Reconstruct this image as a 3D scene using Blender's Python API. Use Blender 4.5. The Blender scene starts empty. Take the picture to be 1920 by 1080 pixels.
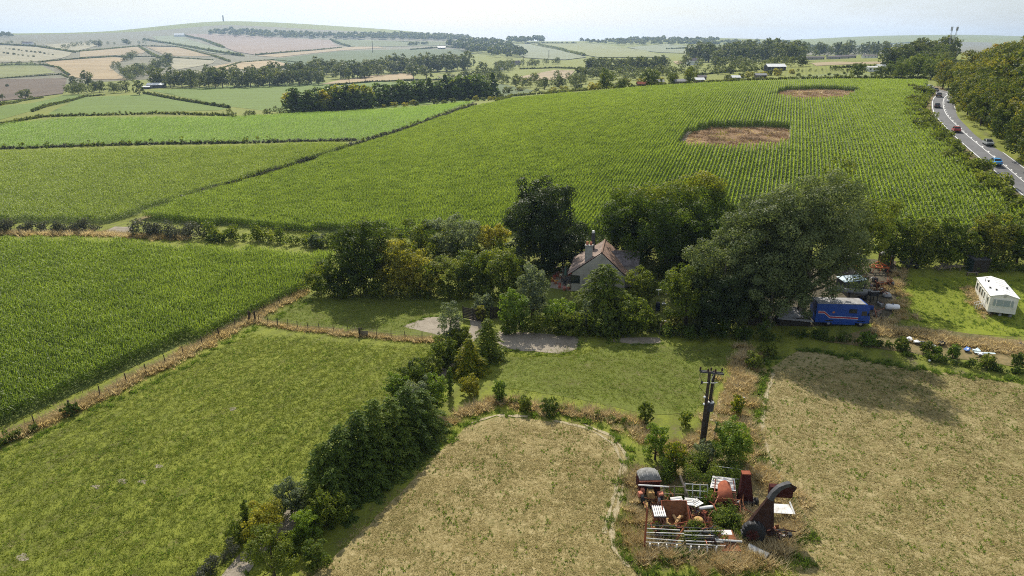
import bpy, bmesh, math, random
import numpy as np
from mathutils import Vector, Matrix
from mathutils.geometry import delaunay_2d_cdt

# ------------------------------------------------------------------ camera, sky, sun, exposure
S = bpy.context.scene
H, PITCH, FPX = 35.0, math.radians(19.17), 1280.0
cam_d = bpy.data.cameras.new('camera'); cam = bpy.data.objects.new('camera', cam_d)
S.collection.objects.link(cam); S.camera = cam
cam_d.sensor_width = 36; cam_d.lens = 24; cam_d.clip_start = 0.5; cam_d.clip_end = 40000
cam.location = (0, 0, H); cam.rotation_euler = (math.pi / 2 - PITCH, 0, 0)

SUN_EL, SUN_AZ = math.radians(42), math.radians(-7)        # azimuth from +Y, clockwise
w = bpy.data.worlds.new('World'); S.world = w; w.use_nodes = True
n = w.node_tree.nodes; l = w.node_tree.links; n.clear()
sky = n.new('ShaderNodeTexSky'); sky.sky_type = 'NISHITA'; sky.sun_disc = False
sky.sun_elevation = SUN_EL; sky.sun_rotation = SUN_AZ; sky.air_density = 1.0; sky.dust_density = 1.6; sky.ozone_density = 1.2
bg = n.new('ShaderNodeBackground'); bg.inputs['Strength'].default_value = 0.078
out = n.new('ShaderNodeOutputWorld')
tc = n.new('ShaderNodeTexCoord'); mp = n.new('ShaderNodeMapping'); mp.inputs['Scale'].default_value = (1, 1, 6)
nz = n.new('ShaderNodeTexNoise'); nz.inputs['Scale'].default_value = 2.6; nz.inputs['Detail'].default_value = 9; nz.inputs['Roughness'].default_value = 0.62
cr = n.new('ShaderNodeValToRGB'); cr.color_ramp.elements[0].position = 0.36; cr.color_ramp.elements[0].color = (0.12, 0.12, 0.12, 1)
cr.color_ramp.elements[1].position = 0.70; cr.color_ramp.elements[1].color = (.85, .85, .85, 1)
mx = n.new('ShaderNodeMix'); mx.data_type = 'RGBA'; mx.inputs[7].default_value = (10.2, 10.7, 11.3, 1)
l.new(tc.outputs['Generated'], mp.inputs['Vector']); l.new(mp.outputs[0], nz.inputs['Vector']); l.new(nz.outputs['Fac'], cr.inputs[0])
l.new(cr.outputs[0], mx.inputs[0]); l.new(sky.outputs[0], mx.inputs[6]); l.new(mx.outputs[2], bg.inputs['Color']); l.new(bg.outputs[0], out.inputs['Surface'])

sd = bpy.data.lights.new('sun', 'SUN'); sun = bpy.data.objects.new('sun', sd); S.collection.objects.link(sun)
sd.energy = 5.0; sd.angle = math.radians(0.53); sd.color = (1.0, 0.935, 0.82)
sv = Vector((math.sin(SUN_AZ) * math.cos(SUN_EL), math.cos(SUN_AZ) * math.cos(SUN_EL), math.sin(SUN_EL)))
sun.rotation_euler = sv.to_track_quat('Z', 'Y').to_euler(); sun.location = (0, 0, 200)
S.view_settings.view_transform = 'Standard'; S.view_settings.look = 'None'; S.view_settings.gamma = 1
S.view_settings.exposure = 0.36; S.view_settings.use_curve_mapping = False
S.render.engine = 'CYCLES'
cy = S.cycles
cy.max_bounces = 5; cy.diffuse_bounces = 2; cy.glossy_bounces = 2; cy.transmission_bounces = 3; cy.volume_bounces = 0; cy.transparent_max_bounces = 4
cy.use_denoising = False; cy.filter_width = 1.05; cy.caustics_reflective = False; cy.caustics_refractive = False; cy.sample_clamp_indirect = 4

R = np.random.default_rng(7)
random.seed(7)

# ------------------------------------------------------------------ terrain: a height field over the ground plan
def zr(Y, row):
    return H + Y * math.tan(math.atan((540 - row) / FPX) - PITCH)
def r_(Y, row): return (Y, zr(Y, row))
COLS = {
 -500: [(0,0),(133,0),(250,3),(420,4),(500,0),(700,-14),(1000,2),(1200,12),(1900,45),(2800,80),(3600,108),(6000,60),(9500,20)],
 0: [(0,0),(133,0),(250,.9),(330,2),r_(440,195),(520,-3),r_(720,191),r_(1000,146),r_(1200,124),r_(1900,88),r_(2600,75),r_(3400,61),(5000,60),(9500,20)],
 150: [(0,0),(133,0),(250,1.5),(330,3),r_(440,200),r_(560,180),r_(800,160),r_(1000,146),r_(1200,125),r_(1900,92),r_(2600,77),r_(3600,60),(5200,60),(9500,20)],
 300: [(0,0),(133,0),(250,2),(330,3),r_(440,200),r_(650,166),r_(850,150),r_(1200,125),r_(1700,105),r_(2400,85),r_(3000,74),r_(4000,49),(6000,90),(9500,20)],
 430: [(0,0),(133,0),(250,2),(330,3.4),r_(440,200),r_(650,166),r_(850,148),r_(1200,126),r_(1700,106),r_(2400,87),r_(3000,75),r_(4200,33),(6000,90),(9500,20)],
 600: [(0,0),(110,0),(133,.3),(250,3),(330,4),r_(400,211),r_(650,166),r_(800,151),r_(1400,120),r_(2200,95),r_(2800,82),r_(4200,43),(6000,80),(9500,20)],
 780: [(0,0),(100,0),(133,1.2),(200,3.5),r_(300,232),r_(400,199),r_(650,165),r_(800,150),r_(1400,118),r_(2000,98),r_(2800,86),r_(4000,55),(6000,60),(9500,20)],
 960: [(0,0),(85,.3),(110,1.5),(135,4),(200,8.4),(250,10.7),(330,14),(420,8),(520,7),r_(700,151),r_(1000,128),r_(1400,113),r_(2000,98),r_(2600,86),r_(3400,77),(6000,40),(9500,20)],
 1130: [(0,0),(85,.7),(110,2.7),(135,6),(160,9),(200,12.5),(250,16),(325,18.5),(420,15),(520,14),r_(700,140),r_(1000,120),r_(1400,108),r_(2000,98),r_(2600,88),r_(3600,76),(6000,40),(9500,20)],
 1300: [(0,0),(60,0),(85,1),(110,4),(135,8.5),(160,13),(240,20),(310,21.5),r_(420,151),r_(700,126),r_(1000,113),r_(1600,101),r_(2400,88),r_(3800,68),(6000,60),(9500,20)],
 1600: [(0,0),(60,.4),(85,1.5),(110,5),(135,9),(160,13),(240,20),r_(310,151),r_(420,135),r_(520,110),(700,26),r_(1000,106),r_(2000,98),r_(3500,86),r_(5500,66),(9500,60)],
 1800: [(0,0),(60,.6),(85,2),(110,6),(135,11),(165,14),(235,18.7),r_(290,161),r_(420,140),(520,32),(1000,30),r_(2000,98),r_(3500,85),r_(5500,63),(9500,60)],
 1920: [(0,0),(60,.8),(85,2.5),(110,6.5),(135,11.5),(160,16.5),(200,23),(250,28),(320,31),(420,33),(520,33),(1000,30),r_(2000,98),r_(3500,84),r_(5500,69),(9500,60)],
 2300: [(0,0),(60,1),(85,3),(110,9),(135,17),(160,24),(250,38),(420,42),(1000,30),(2000,40),(3500,60),(5500,120),(9500,60)],
}
UK = 0.97
cu = np.array([(p - 960) / FPX * UK for p in sorted(COLS)])
NU, NL = 700, 700
UG = np.linspace(-1.6, 1.6, NU); LG = np.linspace(math.log(20), math.log(9500), NL)
tab = np.array([np.interp(LG, [math.log(max(a, 10)) for a, b in COLS[p]], [b for a, b in COLS[p]]) for p in sorted(COLS)])
ZG = np.array([np.interp(UG, cu, tab[:, j]) for j in range(NL)]).T            # [u, l]
def blur1(a, k, ax):
    ker = np.exp(-np.linspace(-2, 2, 2 * k + 1) ** 2); ker /= ker.sum()
    pad = [(0, 0), (0, 0)]; pad[ax] = (k, k)
    b = np.pad(a, pad, mode='edge'); o = np.zeros_like(a)
    for i, q in enumerate(ker):
        o += q * (b[i:i + a.shape[0], :] if ax == 0 else b[:, i:i + a.shape[1]])
    return o
ZG = blur1(blur1(ZG, 26, 0), 11, 1)
def height(x, y):
    x = np.asarray(x, float); y = np.asarray(y, float)
    yy = np.clip(y, 20.5, 9400); u = np.clip(x / np.maximum(yy, 20.5), -1.59, 1.59)
    fu = (u - UG[0]) / (UG[1] - UG[0]); fl = (np.log(yy) - LG[0]) / (LG[1] - LG[0])
    i = np.clip(fu.astype(int), 0, NU - 2); j = np.clip(fl.astype(int), 0, NL - 2); a = fu - i; b = fl - j
    z = ZG[i, j] * (1 - a) * (1 - b) + ZG[i + 1, j] * a * (1 - b) + ZG[i, j + 1] * (1 - a) * b + ZG[i + 1, j + 1] * a * b
    return z
def hz(x, y): return float(height(x, y))
YS = np.exp(np.linspace(math.log(22), math.log(9000), 5200))
def G(px, py):
    """the point of the terrain that lies at a place of the photograph"""
    a = math.tan(math.atan((540 - py) / FPX) - PITCH)
    Z = H + YS * a; zc = YS * math.cos(PITCH) - (Z - H) * math.sin(PITCH)
    X = (px - 960) / FPX * zc
    d = Z - height(X, YS)
    k = np.where(d <= 0)[0]
    k = k[0] if len(k) else int(np.argmin(np.abs(d / YS)))
    return Vector((X[k], YS[k], float(height(X[k], YS[k]))))
def GY(px, Y):
    """the terrain point in the image column px at the distance Y"""
    x = (px - 960) / FPX * Y
    for _ in range(6):
        z = hz(x, Y); zc = Y * math.cos(PITCH) - (z - H) * math.sin(PITCH); x = (px - 960) / FPX * zc
    return Vector((x, Y, hz(x, Y)))
def depth(P): return P[1] * math.cos(PITCH) - (P[2] - H) * math.sin(PITCH)
def normal_at(x, y, e=0.6):
    gx = (height(x + e, y) - height(x - e, y)) / (2 * e); gy = (height(x, y + e) - height(x, y - e)) / (2 * e)
    return gx, gy

# ------------------------------------------------------------------ object helpers
C = S.collection
def tag(o, label=None, cat=None, group=None, kind=None):
    if label: o['label'] = label
    if cat: o['category'] = cat
    if group: o['group'] = group
    if kind: o['kind'] = kind
    return o
def thing(name, label, cat, loc=(0, 0, 0), rz=0, group=None):
    o = bpy.data.objects.new(name, None); C.objects.link(o); o.empty_display_size = 0.3
    o.location = loc; o.rotation_euler = (0, 0, rz)
    return tag(o, label, cat, group)
def link(name, me, m=None, parent=None):
    o = bpy.data.objects.new(name, me); C.objects.link(o)
    if m is not None and not me.materials: me.materials.append(m)
    o.parent = parent
    return o
class MB:
    def __init__(s): s.v = []; s.f = []
    def add(s, vs, fs):
        b = len(s.v); s.v += [tuple(v) for v in vs]; s.f += [tuple(i + b for i in f) for f in fs]; return s
    def box(s, c, d, rot=None, taper=1.0):
        x, y, z = d[0] / 2, d[1] / 2, d[2] / 2
        vs = [Vector((a * x * (taper if k > 0 else 1), b * y * (taper if k > 0 else 1), k * z)) for k in (-1, 1) for a, b in ((-1, -1), (1, -1), (1, 1), (-1, 1))]
        if rot is not None:
            M = rot if isinstance(rot, Matrix) else eul(*rot)
            vs = [M @ v for v in vs]
        return s.add([v + Vector(c) for v in vs], [(3, 2, 1, 0), (4, 5, 6, 7), (0, 1, 5, 4), (1, 2, 6, 5), (2, 3, 7, 6), (3, 0, 4, 7)])
    def tube(s, pts, rad, n=6, cap=True):
        pts = [Vector(p) for p in pts]; N = len(pts)
        rad = [rad] * N if isinstance(rad, (int, float)) else rad
        vs = []; prev = None
        for i, p in enumerate(pts):
            d = (pts[min(i + 1, N - 1)] - pts[max(i - 1, 0)]).normalized()
            a = d.orthogonal().normalized() if prev is None else (prev - d * prev.dot(d)).normalized()
            prev = a; b = d.cross(a)
            vs += [p + (a * math.cos(2 * math.pi * k / n) + b * math.sin(2 * math.pi * k / n)) * rad[i] for k in range(n)]
        fs = [(i * n + k, i * n + (k + 1) % n, (i + 1) * n + (k + 1) % n, (i + 1) * n + k) for i in range(N - 1) for k in range(n)]
        if cap: fs += [tuple(range(n))[::-1], tuple(range((N - 1) * n, N * n))]
        return s.add(vs, fs)
    def prism(s, prof, y0, y1, axis='y'):
        """profile in (x, z), extruded along y (or (y, z) along x)"""
        k = len(prof)
        if axis == 'y': vs = [(a, y0, b) for a, b in prof] + [(a, y1, b) for a, b in prof]
        else: vs = [(y0, a, b) for a, b in prof] + [(y1, a, b) for a, b in prof]
        return s.add(vs, [tuple(range(k)), tuple(range(2 * k - 1, k - 1, -1))] + [(i, i + k, (i + 1) % k + k, (i + 1) % k) for i in range(k)])
    def sheet(s, quad, t):
        q = [Vector(p) for p in quad]; nn = (q[1] - q[0]).cross(q[3] - q[0]).normalized() * t
        return s.add(q + [p + nn for p in q], [(3, 2, 1, 0), (4, 5, 6, 7), (0, 1, 5, 4), (1, 2, 6, 5), (2, 3, 7, 6), (3, 0, 4, 7)])
    def lathe(s, prof, c=(0, 0, 0), n=12):
        vs = [(c[0] + r * math.cos(2 * math.pi * k / n), c[1] + r * math.sin(2 * math.pi * k / n), c[2] + z) for r, z in prof for k in range(n)]
        N = len(prof)
        return s.add(vs, [(i * n + k, i * n + (k + 1) % n, (i + 1) * n + (k + 1) % n, (i + 1) * n + k) for i in range(N - 1) for k in range(n)] + [tuple(range(n))[::-1], tuple(range((N - 1) * n, N * n))])
    def mesh(s, name, bevel=0):
        me = bpy.data.meshes.new(name); me.from_pydata(s.v, [], s.f); me.update()
        bm = bmesh.new(); bm.from_mesh(me); bmesh.ops.recalc_face_normals(bm, faces=bm.faces)
        if bevel: bmesh.ops.bevel(bm, geom=[e for e in bm.edges if e.is_manifold and e.calc_face_angle(0) > 0.5], offset=bevel, segments=2, affect='EDGES', profile=.6)
        bm.to_mesh(me); bm.free(); return me
    def build(s, name, m, parent=None, bevel=0):
        return link(name, s.mesh(name, bevel), m, parent)
def eul(rx=0, ry=0, rz=0):
    return Matrix.Rotation(rz, 3, 'Z') @ Matrix.Rotation(ry, 3, 'Y') @ Matrix.Rotation(rx, 3, 'X')
def smooth(o):
    o.data.polygons.foreach_set('use_smooth', [True] * len(o.data.polygons)); return o
def npmesh(name, V, F, v=None):
    me = bpy.data.meshes.new(name); me.from_pydata(V, [], F); me.update()
    if v is not None:
        a = me.attributes.new('v', 'FLOAT', 'POINT'); a.data.foreach_set('value', np.asarray(v, np.float32))
    return me

# ------------------------------------------------------------------ materials
def newmat(name):
    m = bpy.data.materials.new(name); m.use_nodes = True; m.node_tree.nodes.clear()
    return m, m.node_tree.nodes, m.node_tree.links
def ramp(n, stops):
    c = n.new('ShaderNodeValToRGB'); e = c.color_ramp.elements
    while len(e) < len(stops): e.new(0.5)
    for i, (p, col) in enumerate(stops): e[i].position = p; e[i].color = (*col, 1)
    return c
def noise(n, l, vec, scale, detail=4, rough=.6, dist=0):
    t = n.new('ShaderNodeTexNoise'); t.inputs['Scale'].default_value = scale; t.inputs['Detail'].default_value = detail
    t.inputs['Roughness'].default_value = rough; t.inputs['Distortion'].default_value = dist
    l.new(vec, t.inputs['Vector']); return t.outputs['Fac']
def mathn(n, l, op, a, b=None, c=None):
    t = n.new('ShaderNodeMath'); t.operation = op
    for i, q in enumerate((a, b, c)):
        if q is None: continue
        if isinstance(q, (int, float)): t.inputs[i].default_value = q
        else: l.new(q, t.inputs[i])
    return t.outputs[0]
def mixc(n, l, f, a, b, mode='MIX'):
    t = n.new('ShaderNodeMix'); t.data_type = 'RGBA'; t.blend_type = mode
    for i, q in ((0, f), (6, a), (7, b)):
        if isinstance(q, (int, float)): t.inputs[i].default_value = q
        elif isinstance(q, tuple): t.inputs[i].default_value = (*q, 1)
        else: l.new(q, t.inputs[i])
    return t.outputs[2]
def finish(m, n, l, col, rough=.8, spec=.3, bump=None, metal=0):
    b = n.new('ShaderNodeBsdfPrincipled'); o = n.new('ShaderNodeOutputMaterial')
    if isinstance(col, tuple): b.inputs['Base Color'].default_value = (*col, 1)
    else: l.new(col, b.inputs['Base Color'])
    if isinstance(rough, (int, float)): b.inputs['Roughness'].default_value = rough
    else: l.new(rough, b.inputs['Roughness'])
    b.inputs['Specular IOR Level'].default_value = spec; b.inputs['Metallic'].default_value = metal
    if bump:
        bn = n.new('ShaderNodeBump'); bn.inputs['Strength'].default_value = bump[1]; bn.inputs['Distance'].default_value = bump[2]
        l.new(bump[0], bn.inputs['Height']); l.new(bn.outputs[0], b.inputs['Normal'])
    l.new(b.outputs[0], o.inputs['Surface']); return m
def leafmat(name, dark, mid, light, trans=.35, gloss=.1, yellow=None, tint=(2.3, 2.3, 1.1)):
    """foliage: colour from a per-leaf value, with light shining through"""
    m, n, l = newmat(name)
    at = n.new('ShaderNodeAttribute'); at.attribute_name = 'v'
    oi = n.new('ShaderNodeObjectInfo'); geo = n.new('ShaderNodeNewGeometry')
    big = noise(n, l, geo.outputs['Position'], .16, 2); drift = noise(n, l, geo.outputs['Position'], .022, 3)
    big = mathn(n, l, 'ADD', mathn(n, l, 'MULTIPLY', big, .65), mathn(n, l, 'ADD', mathn(n, l, 'MULTIPLY', drift, .8), -.22))
    f = mathn(n, l, 'ADD', mathn(n, l, 'MULTIPLY', at.outputs['Fac'], .62), mathn(n, l, 'ADD', mathn(n, l, 'MULTIPLY', oi.outputs['Random'], .22), mathn(n, l, 'MULTIPLY', mathn(n, l, 'SUBTRACT', big, .35), .5)))
    stops = [(0.08, dark), (.5, mid), (.92, light)]
    if yellow: stops = [(0.08, dark), (.45, mid), (.72, light), (.95, yellow)]
    c = ramp(n, stops); l.new(f, c.inputs[0])
    p = n.new('ShaderNodeBsdfPrincipled'); p.inputs['Roughness'].default_value = .5; p.inputs['Specular IOR Level'].default_value = gloss
    t = n.new('ShaderNodeBsdfTranslucent'); ms = n.new('ShaderNodeMixShader'); ms.inputs[0].default_value = trans
    l.new(c.outputs[0], p.inputs['Base Color'])
    tcol = mixc(n, l, 1.0, c.outputs[0], tint, 'MULTIPLY'); l.new(tcol, t.inputs['Color'])
    o = n.new('ShaderNodeOutputMaterial'); l.new(p.outputs[0], ms.inputs[1]); l.new(t.outputs[0], ms.inputs[2]); l.new(ms.outputs[0], o.inputs['Surface'])
    return m
def groundmat(name, stops, fine=2.2, mid=.25, large=.035, wts=(.45, .35, .35), bump=.5, bdist=.08, stripe=None, aniso=None):
    """open ground: three scales of noise through a colour ramp"""
    m, n, l = newmat(name)
    geo = n.new('ShaderNodeNewGeometry'); pos = geo.outputs['Position']; pv = pos
    if aniso:
        mp = n.new('ShaderNodeMapping'); mp.inputs['Rotation'].default_value = (0, 0, aniso[0]); mp.inputs['Scale'].default_value = (1, aniso[1], 1)
        l.new(pos, mp.inputs['Vector']); pv = mp.outputs[0]
    a = noise(n, l, pos, fine, 5, .7); b = noise(n, l, pv, mid, 5, .65); c = noise(n, l, pv, large, 3, .6)
    f = mathn(n, l, 'ADD', mathn(n, l, 'MULTIPLY', mathn(n, l, 'SUBTRACT', a, .5), wts[0] * 2), mathn(n, l, 'ADD', mathn(n, l, 'MULTIPLY', mathn(n, l, 'SUBTRACT', b, .5), wts[1] * 2), mathn(n, l, 'MULTIPLY', mathn(n, l, 'SUBTRACT', c, .5), wts[2] * 2)))
    f = mathn(n, l, 'ADD', f, .5)
    if stripe:   # (angle, period m, amount)
        mp = n.new('ShaderNodeMapping'); mp.inputs['Rotation'].default_value = (0, 0, stripe[0]); l.new(pos, mp.inputs['Vector'])
        wv = n.new('ShaderNodeTexWave'); wv.inputs['Scale'].default_value = .314 / stripe[1]; wv.inputs['Distortion'].default_value = 2.2; wv.inputs['Detail'].default_value = 4; wv.inputs['Detail Scale'].default_value = 1.8
        l.new(mp.outputs[0], wv.inputs['Vector'])
        f = mathn(n, l, 'ADD', f, mathn(n, l, 'MULTIPLY', mathn(n, l, 'SUBTRACT', wv.outputs['Fac'], .5), stripe[2]))
    cr_ = ramp(n, stops); l.new(f, cr_.inputs[0])
    return finish(m, n, l, cr_.outputs[0], .9, .15, (a, bump, bdist))
def plainmat(name, col, rough=.6, spec=.4, var=.25, scale=1.5, metal=0, dirt=None, bump=.15):
    """painted, metal or wooden surfaces with uneven tone and dirt"""
    m, n, l = newmat(name)
    tcn = n.new('ShaderNodeTexCoord'); v = tcn.outputs['Object']
    a = noise(n, l, v, scale, 6, .65); b = noise(n, l, v, scale * 7, 4, .7)
    f = mathn(n, l, 'ADD', mathn(n, l, 'MULTIPLY', a, .7), mathn(n, l, 'MULTIPLY', b, .3))
    d = dirt or tuple(c * (1 - var * 1.6) for c in col)
    c = ramp(n, [(.33, d), (.52, col), (.72, tuple(min(1, q * (1 + var * .6)) for q in col))]); l.new(f, c.inputs[0])
    return finish(m, n, l, c.outputs[0], rough, spec, (b, bump, .02), metal)
def glassmat(name, col=(.02, .025, .03)):
    m, n, l = newmat(name); return finish(m, n, l, col, .08, .6)
# ------------------------------------------------------------------ foliage generators
def unit(n, rg):
    v = rg.normal(size=(n, 3)); return v / np.linalg.norm(v, axis=1, keepdims=True)
def leaf_quads(c, nrm, tan, L, W, fold=0.0):
    t = tan - nrm * np.sum(tan * nrm, axis=1, keepdims=True); t /= np.linalg.norm(t, axis=1, keepdims=True) + 1e-9
    b = np.cross(nrm, t)
    L = L[:, None] / 2; W = W[:, None] / 2
    V = np.stack([c - t * L, c + b * W + nrm * fold * W, c + t * L, c - b * W + nrm * fold * W], 1).reshape(-1, 3)
    F = np.arange(len(V)).reshape(-1, 4)
    return V, F
def lobes_for(shape, rx, rz, z0, n, rg):
    """centres and radii of the clumps of a crown that fills radius rx and height z0..z0+2rz"""
    out = []; asp = rz / rx
    if shape == 'cone':
        n = int(n * max(1, asp * .8))
        for i in range(n):
            t = ((i + rg.random()) / n) ** 1.25; rad = (1 - t) ** .8 * .74; a = i * 2.4 + rg.random()
            out.append((math.cos(a) * rad * rx, math.sin(a) * rad * rx, t * 2 * rz * .96, rx * (.36 * (1 - t) + .1)))
    elif shape == 'bushy':
        n = int(n * max(1, asp * .8))
        for i in range(n):
            t = (i + rg.random()) / n; rad = (1 - t) ** .5 * .80; a = i * 2.4 + rg.random()
            out.append((math.cos(a) * rad * rx, math.sin(a) * rad * rx, t * 2 * rz * .95, rx * (.27 - .13 * t)))
    elif shape == 'column':
        n = int(max(n, asp * 5))
        for i in range(n):
            t = (i + .5) / n; a = i * 2.4; out.append((math.cos(a) * rx * .35, math.sin(a) * rx * .35, 2 * rz * t, rx * (.65 - .3 * t * t)))
    else:
        n = int(n * max(1.0, asp * .9)); rr = min(rx, rz)
        for i in range(n):
            t = (i + .5) / n; a = i * 2.4 + rg.random() * .8; zz = (t * 2 - 1) * .9; pr_ = math.sqrt(max(.12, 1 - zz * zz if zz > 0 else 1 - .45 * zz * zz))
            k = .62 + .16 * rg.random(); out.append((math.cos(a) * rx * k * pr_, math.sin(a) * rx * k * pr_, rz * (1 + zz * .78), rr * (.30 + .18 * rg.random())))
        out.append((0, 0, rz * 1.25, rr * .6)); out.append((0, 0, rz * .8, rr * .6))
    o = np.array(out); ext = (np.hypot(o[:, 0], o[:, 1]) + o[:, 3]).max()
    o[:, :2] *= rx / ext; o[:, 3] *= min(1.0, rx / ext * 1.05)
    lo_, hi_ = (o[:, 2] - o[:, 3] * .8).min(), (o[:, 2] + o[:, 3]).max(); o[:, 2] = z0 + (o[:, 2] - lo_) * 2 * rz / (hi_ - lo_)
    return o
def crown_mesh(name, lob, leaf, rg, cover=1.6, sub=9, aspect=1.5, droop=0.0, spray=False, zs=1.0, sparse=0.0, topyellow=None, zmin=None):
    cs = []; rs = []; pc = []
    for (x, y, z, r) in lob:
        d = unit(sub, rg); d[:, 2] = d[:, 2] * .9 + .12
        q = np.array([x, y, z]) + d * r * np.array([1, 1, zs]) * (.62 + .25 * rg.random((sub, 1)))
        cs.append(q); rs.append(r * (.34 + .2 * rg.random(sub))); pc.append(np.repeat([[x, y, z]], sub, 0))
    cs = np.concatenate(cs); rs = np.concatenate(rs)
    if zmin is not None: cs[:, 2] = np.maximum(cs[:, 2], zmin + rs * .5)
    if sparse:
        k = rg.random(len(cs)) > sparse; cs, rs = cs[k], rs[k]
    cnt = np.maximum(6, (cover * 12.6 * rs ** 2 / leaf ** 2 * .5).astype(int))
    idx = np.repeat(np.arange(len(cs)), cnt)
    d = unit(len(idx), rg); rad = rs[idx] * (.55 + .55 * rg.random(len(idx)) ** .6)
    c = cs[idx] + d * rad[:, None] * np.array([1, 1, .8])
    # drop leaves buried deep in the big lobes
    keep = np.ones(len(c), bool)
    for (x, y, z, r) in lob:
        q = (c - [x, y, z]) / np.array([1, 1, zs]); keep &= np.einsum('ij,ij->i', q, q) > (r * .5) ** 2
    keep |= rg.random(len(c)) < .12
    c, d, idx = c[keep], d[keep], idx[keep]
    N = len(c); rn = unit(N, rg)
    nrm = d * 1.15 + rn * .55 + np.array([0, 0, .3]); nrm /= np.linalg.norm(nrm, axis=1, keepdims=True)
    if spray:
        cen = lob[:, :3].mean(0); o = c - [cen[0], cen[1], 0]; o[:, 2] = 0; o /= np.linalg.norm(o, axis=1, keepdims=True) + 1e-6
        tan = o + rn * .45 + np.array([0, 0, -droop]); nrm = np.array([0, 0, 1.0]) + rn * .55 + o * .35; nrm /= np.linalg.norm(nrm, axis=1, keepdims=True)
    else: tan = unit(N, rg)
    L = leaf * (.7 + .7 * rg.random(N)) * math.sqrt(aspect); W = leaf * (.7 + .6 * rg.random(N)) / math.sqrt(aspect)
    V, F = leaf_quads(c, nrm, tan, L, W, .25)
    cv = rg.random(len(cs))[idx] * .45 + rg.random(N) * .55
    if topyellow is not None:
        zz = (c[:, 2] - c[:, 2].min()) / (np.ptp(c[:, 2]) + 1e-6); cv = np.clip(cv * .55 + np.clip((zz - topyellow) / (1 - topyellow), 0, 1) * .75, 0, 1)
    return npmesh(name, V, F, np.repeat(cv, 4))
def conifer_mesh(name, h, rx, rg, leaf, nb=95, z0=.02, power=.65, lift=.25):
    """a feathery conifer: whorls of branches, each carrying flat sprays"""
    cs, ns, ts, Ls = [], [], [], []
    for i in range(nb):
        t = ((i + rg.random()) / nb) ** 1.15; z = h * (z0 + (1 - z0) * t * .97); a = i * 2.39996 + rg.normal() * .25; Lb = rx * (1 - t) ** power * (.75 + .4 * rg.random()) + .12 * rx
        o = np.array([math.cos(a), math.sin(a), 0]); sd = np.array([-o[1], o[0], 0]); up = lift * (.4 + t * 1.2); k = max(4, int(Lb / leaf * 1.5))
        for s in np.linspace(.22, 1.0, k):
            c = o * Lb * s + np.array([0, 0, z + Lb * (up * s - .42 * s * s)]); dr = o + np.array([0, 0, up - .84 * s]); wide = .30 * Lb * (1 - .75 * s) + leaf * .4
            for q in (-1, -.4, .4, 1):
                cs.append(c + sd * q * wide * (.5 + .6 * rg.random()) + rg.normal(size=3) * leaf * .22); ts.append(dr + sd * q * .9 + rg.normal(size=3) * .2); ns.append(np.array([0, 0, 1.0]) + rg.normal(size=3) * .38 + o * .3); Ls.append(leaf * (1.5 + .9 * rg.random()))
    c = np.array(cs); n_ = np.array(ns); n_ /= np.linalg.norm(n_, axis=1, keepdims=True); c[:, 2] = np.maximum(c[:, 2], .04)
    V, F = leaf_quads(c, n_, np.array(ts), np.array(Ls), np.array(Ls) * .42, .3)
    return npmesh(name, V, F, np.repeat(np.clip(rg.random(len(c)) * .6 + .4 * np.repeat(rg.random(len(c) // 4 + 1), 4)[:len(c)], 0, 1), 4))
def trunk_mesh(name, h, r, lob, rg, limbs=6, lean=(0, 0), nside=7):
    mb = MB(); top = (lean[0], lean[1], h)
    pts = [(lean[0] * t + .06 * r * math.sin(7 * t), lean[1] * t, h * t - .15 * (t == 0)) for t in (0, .25, .5, .75, 1)]
    mb.tube(pts, [r * 1.25, r * .92, r * .75, r * .55, r * .25], nside)
    for (x, y, z, rr) in lob[:limbs]:
        t = min(.8, max(.3, (z - .25 * h) / h * .7)); s = Vector((lean[0] * t, lean[1] * t, h * t)); e = Vector((x, y, z))
        if (e - s).length < .3: continue
        mid_ = s.lerp(e, .5) + Vector((0, 0, -.08 * (e - s).length))
        mb.tube([s, mid_, e], [r * .42, r * .28, r * .08], 5)
    return mb.mesh(name)

M = {}
WARM = {'oak', 'dark', 'beech', 'conifer', 'cypress', 'scrub', 'bramble', 'wood', 'far', 'laurel', 'olive'}
def lm(k, *a, **kw):
    if k in WARM: a = [(c[0] * 1.45, c[1] * 1.26, c[2] * .85) for c in a]
    M[k] = leafmat(k + '_leaves', *a, **kw)
lm('oak', (.018, .035, .010), (.056, .090, .017), (.150, .180, .036))
lm('ash', (.045, .064, .024), (.110, .138, .052), (.235, .262, .115), trans=.28)
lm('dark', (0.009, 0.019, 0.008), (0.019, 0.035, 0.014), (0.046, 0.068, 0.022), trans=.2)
lm('beech', (0.019, 0.038, 0.011), (0.049, 0.084, 0.016), (0.115, 0.142, 0.024), yellow=(0.405, 0.270, 0.027))
lm('grey', (0.054, 0.074, 0.043), (0.115, 0.142, 0.081), (0.230, 0.257, 0.155))
lm('laurel', (.028, .055, .011), (.070, .125, .020), (.145, .215, .040), gloss=.2)
lm('conifer', (.016, .034, .012), (.056, .098, .026), (.145, .195, .050), trans=.3)
lm('cypress', (.022, .045, .012), (.075, .115, .018), (.20, .235, .030), trans=.3)
lm('gold', (.025, .050, .008), (.09, .13, .012), (.26, .24, .015), yellow=(.45, .36, .02))
lm('scrub', (0.030, 0.049, 0.014), (0.074, 0.108, 0.027), (0.155, 0.189, 0.047))
lm('bramble', (0.016, 0.035, 0.011), (0.047, 0.081, 0.022), (0.108, 0.142, 0.047))
lm('olive', (.036, .052, .014), (.098, .118, .026), (.215, .220, .044), yellow=(.32, .27, .045))
lm('heather', (0.041, 0.046, 0.035), (0.084, 0.089, 0.065), (0.155, 0.162, 0.115), trans=.2)
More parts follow.
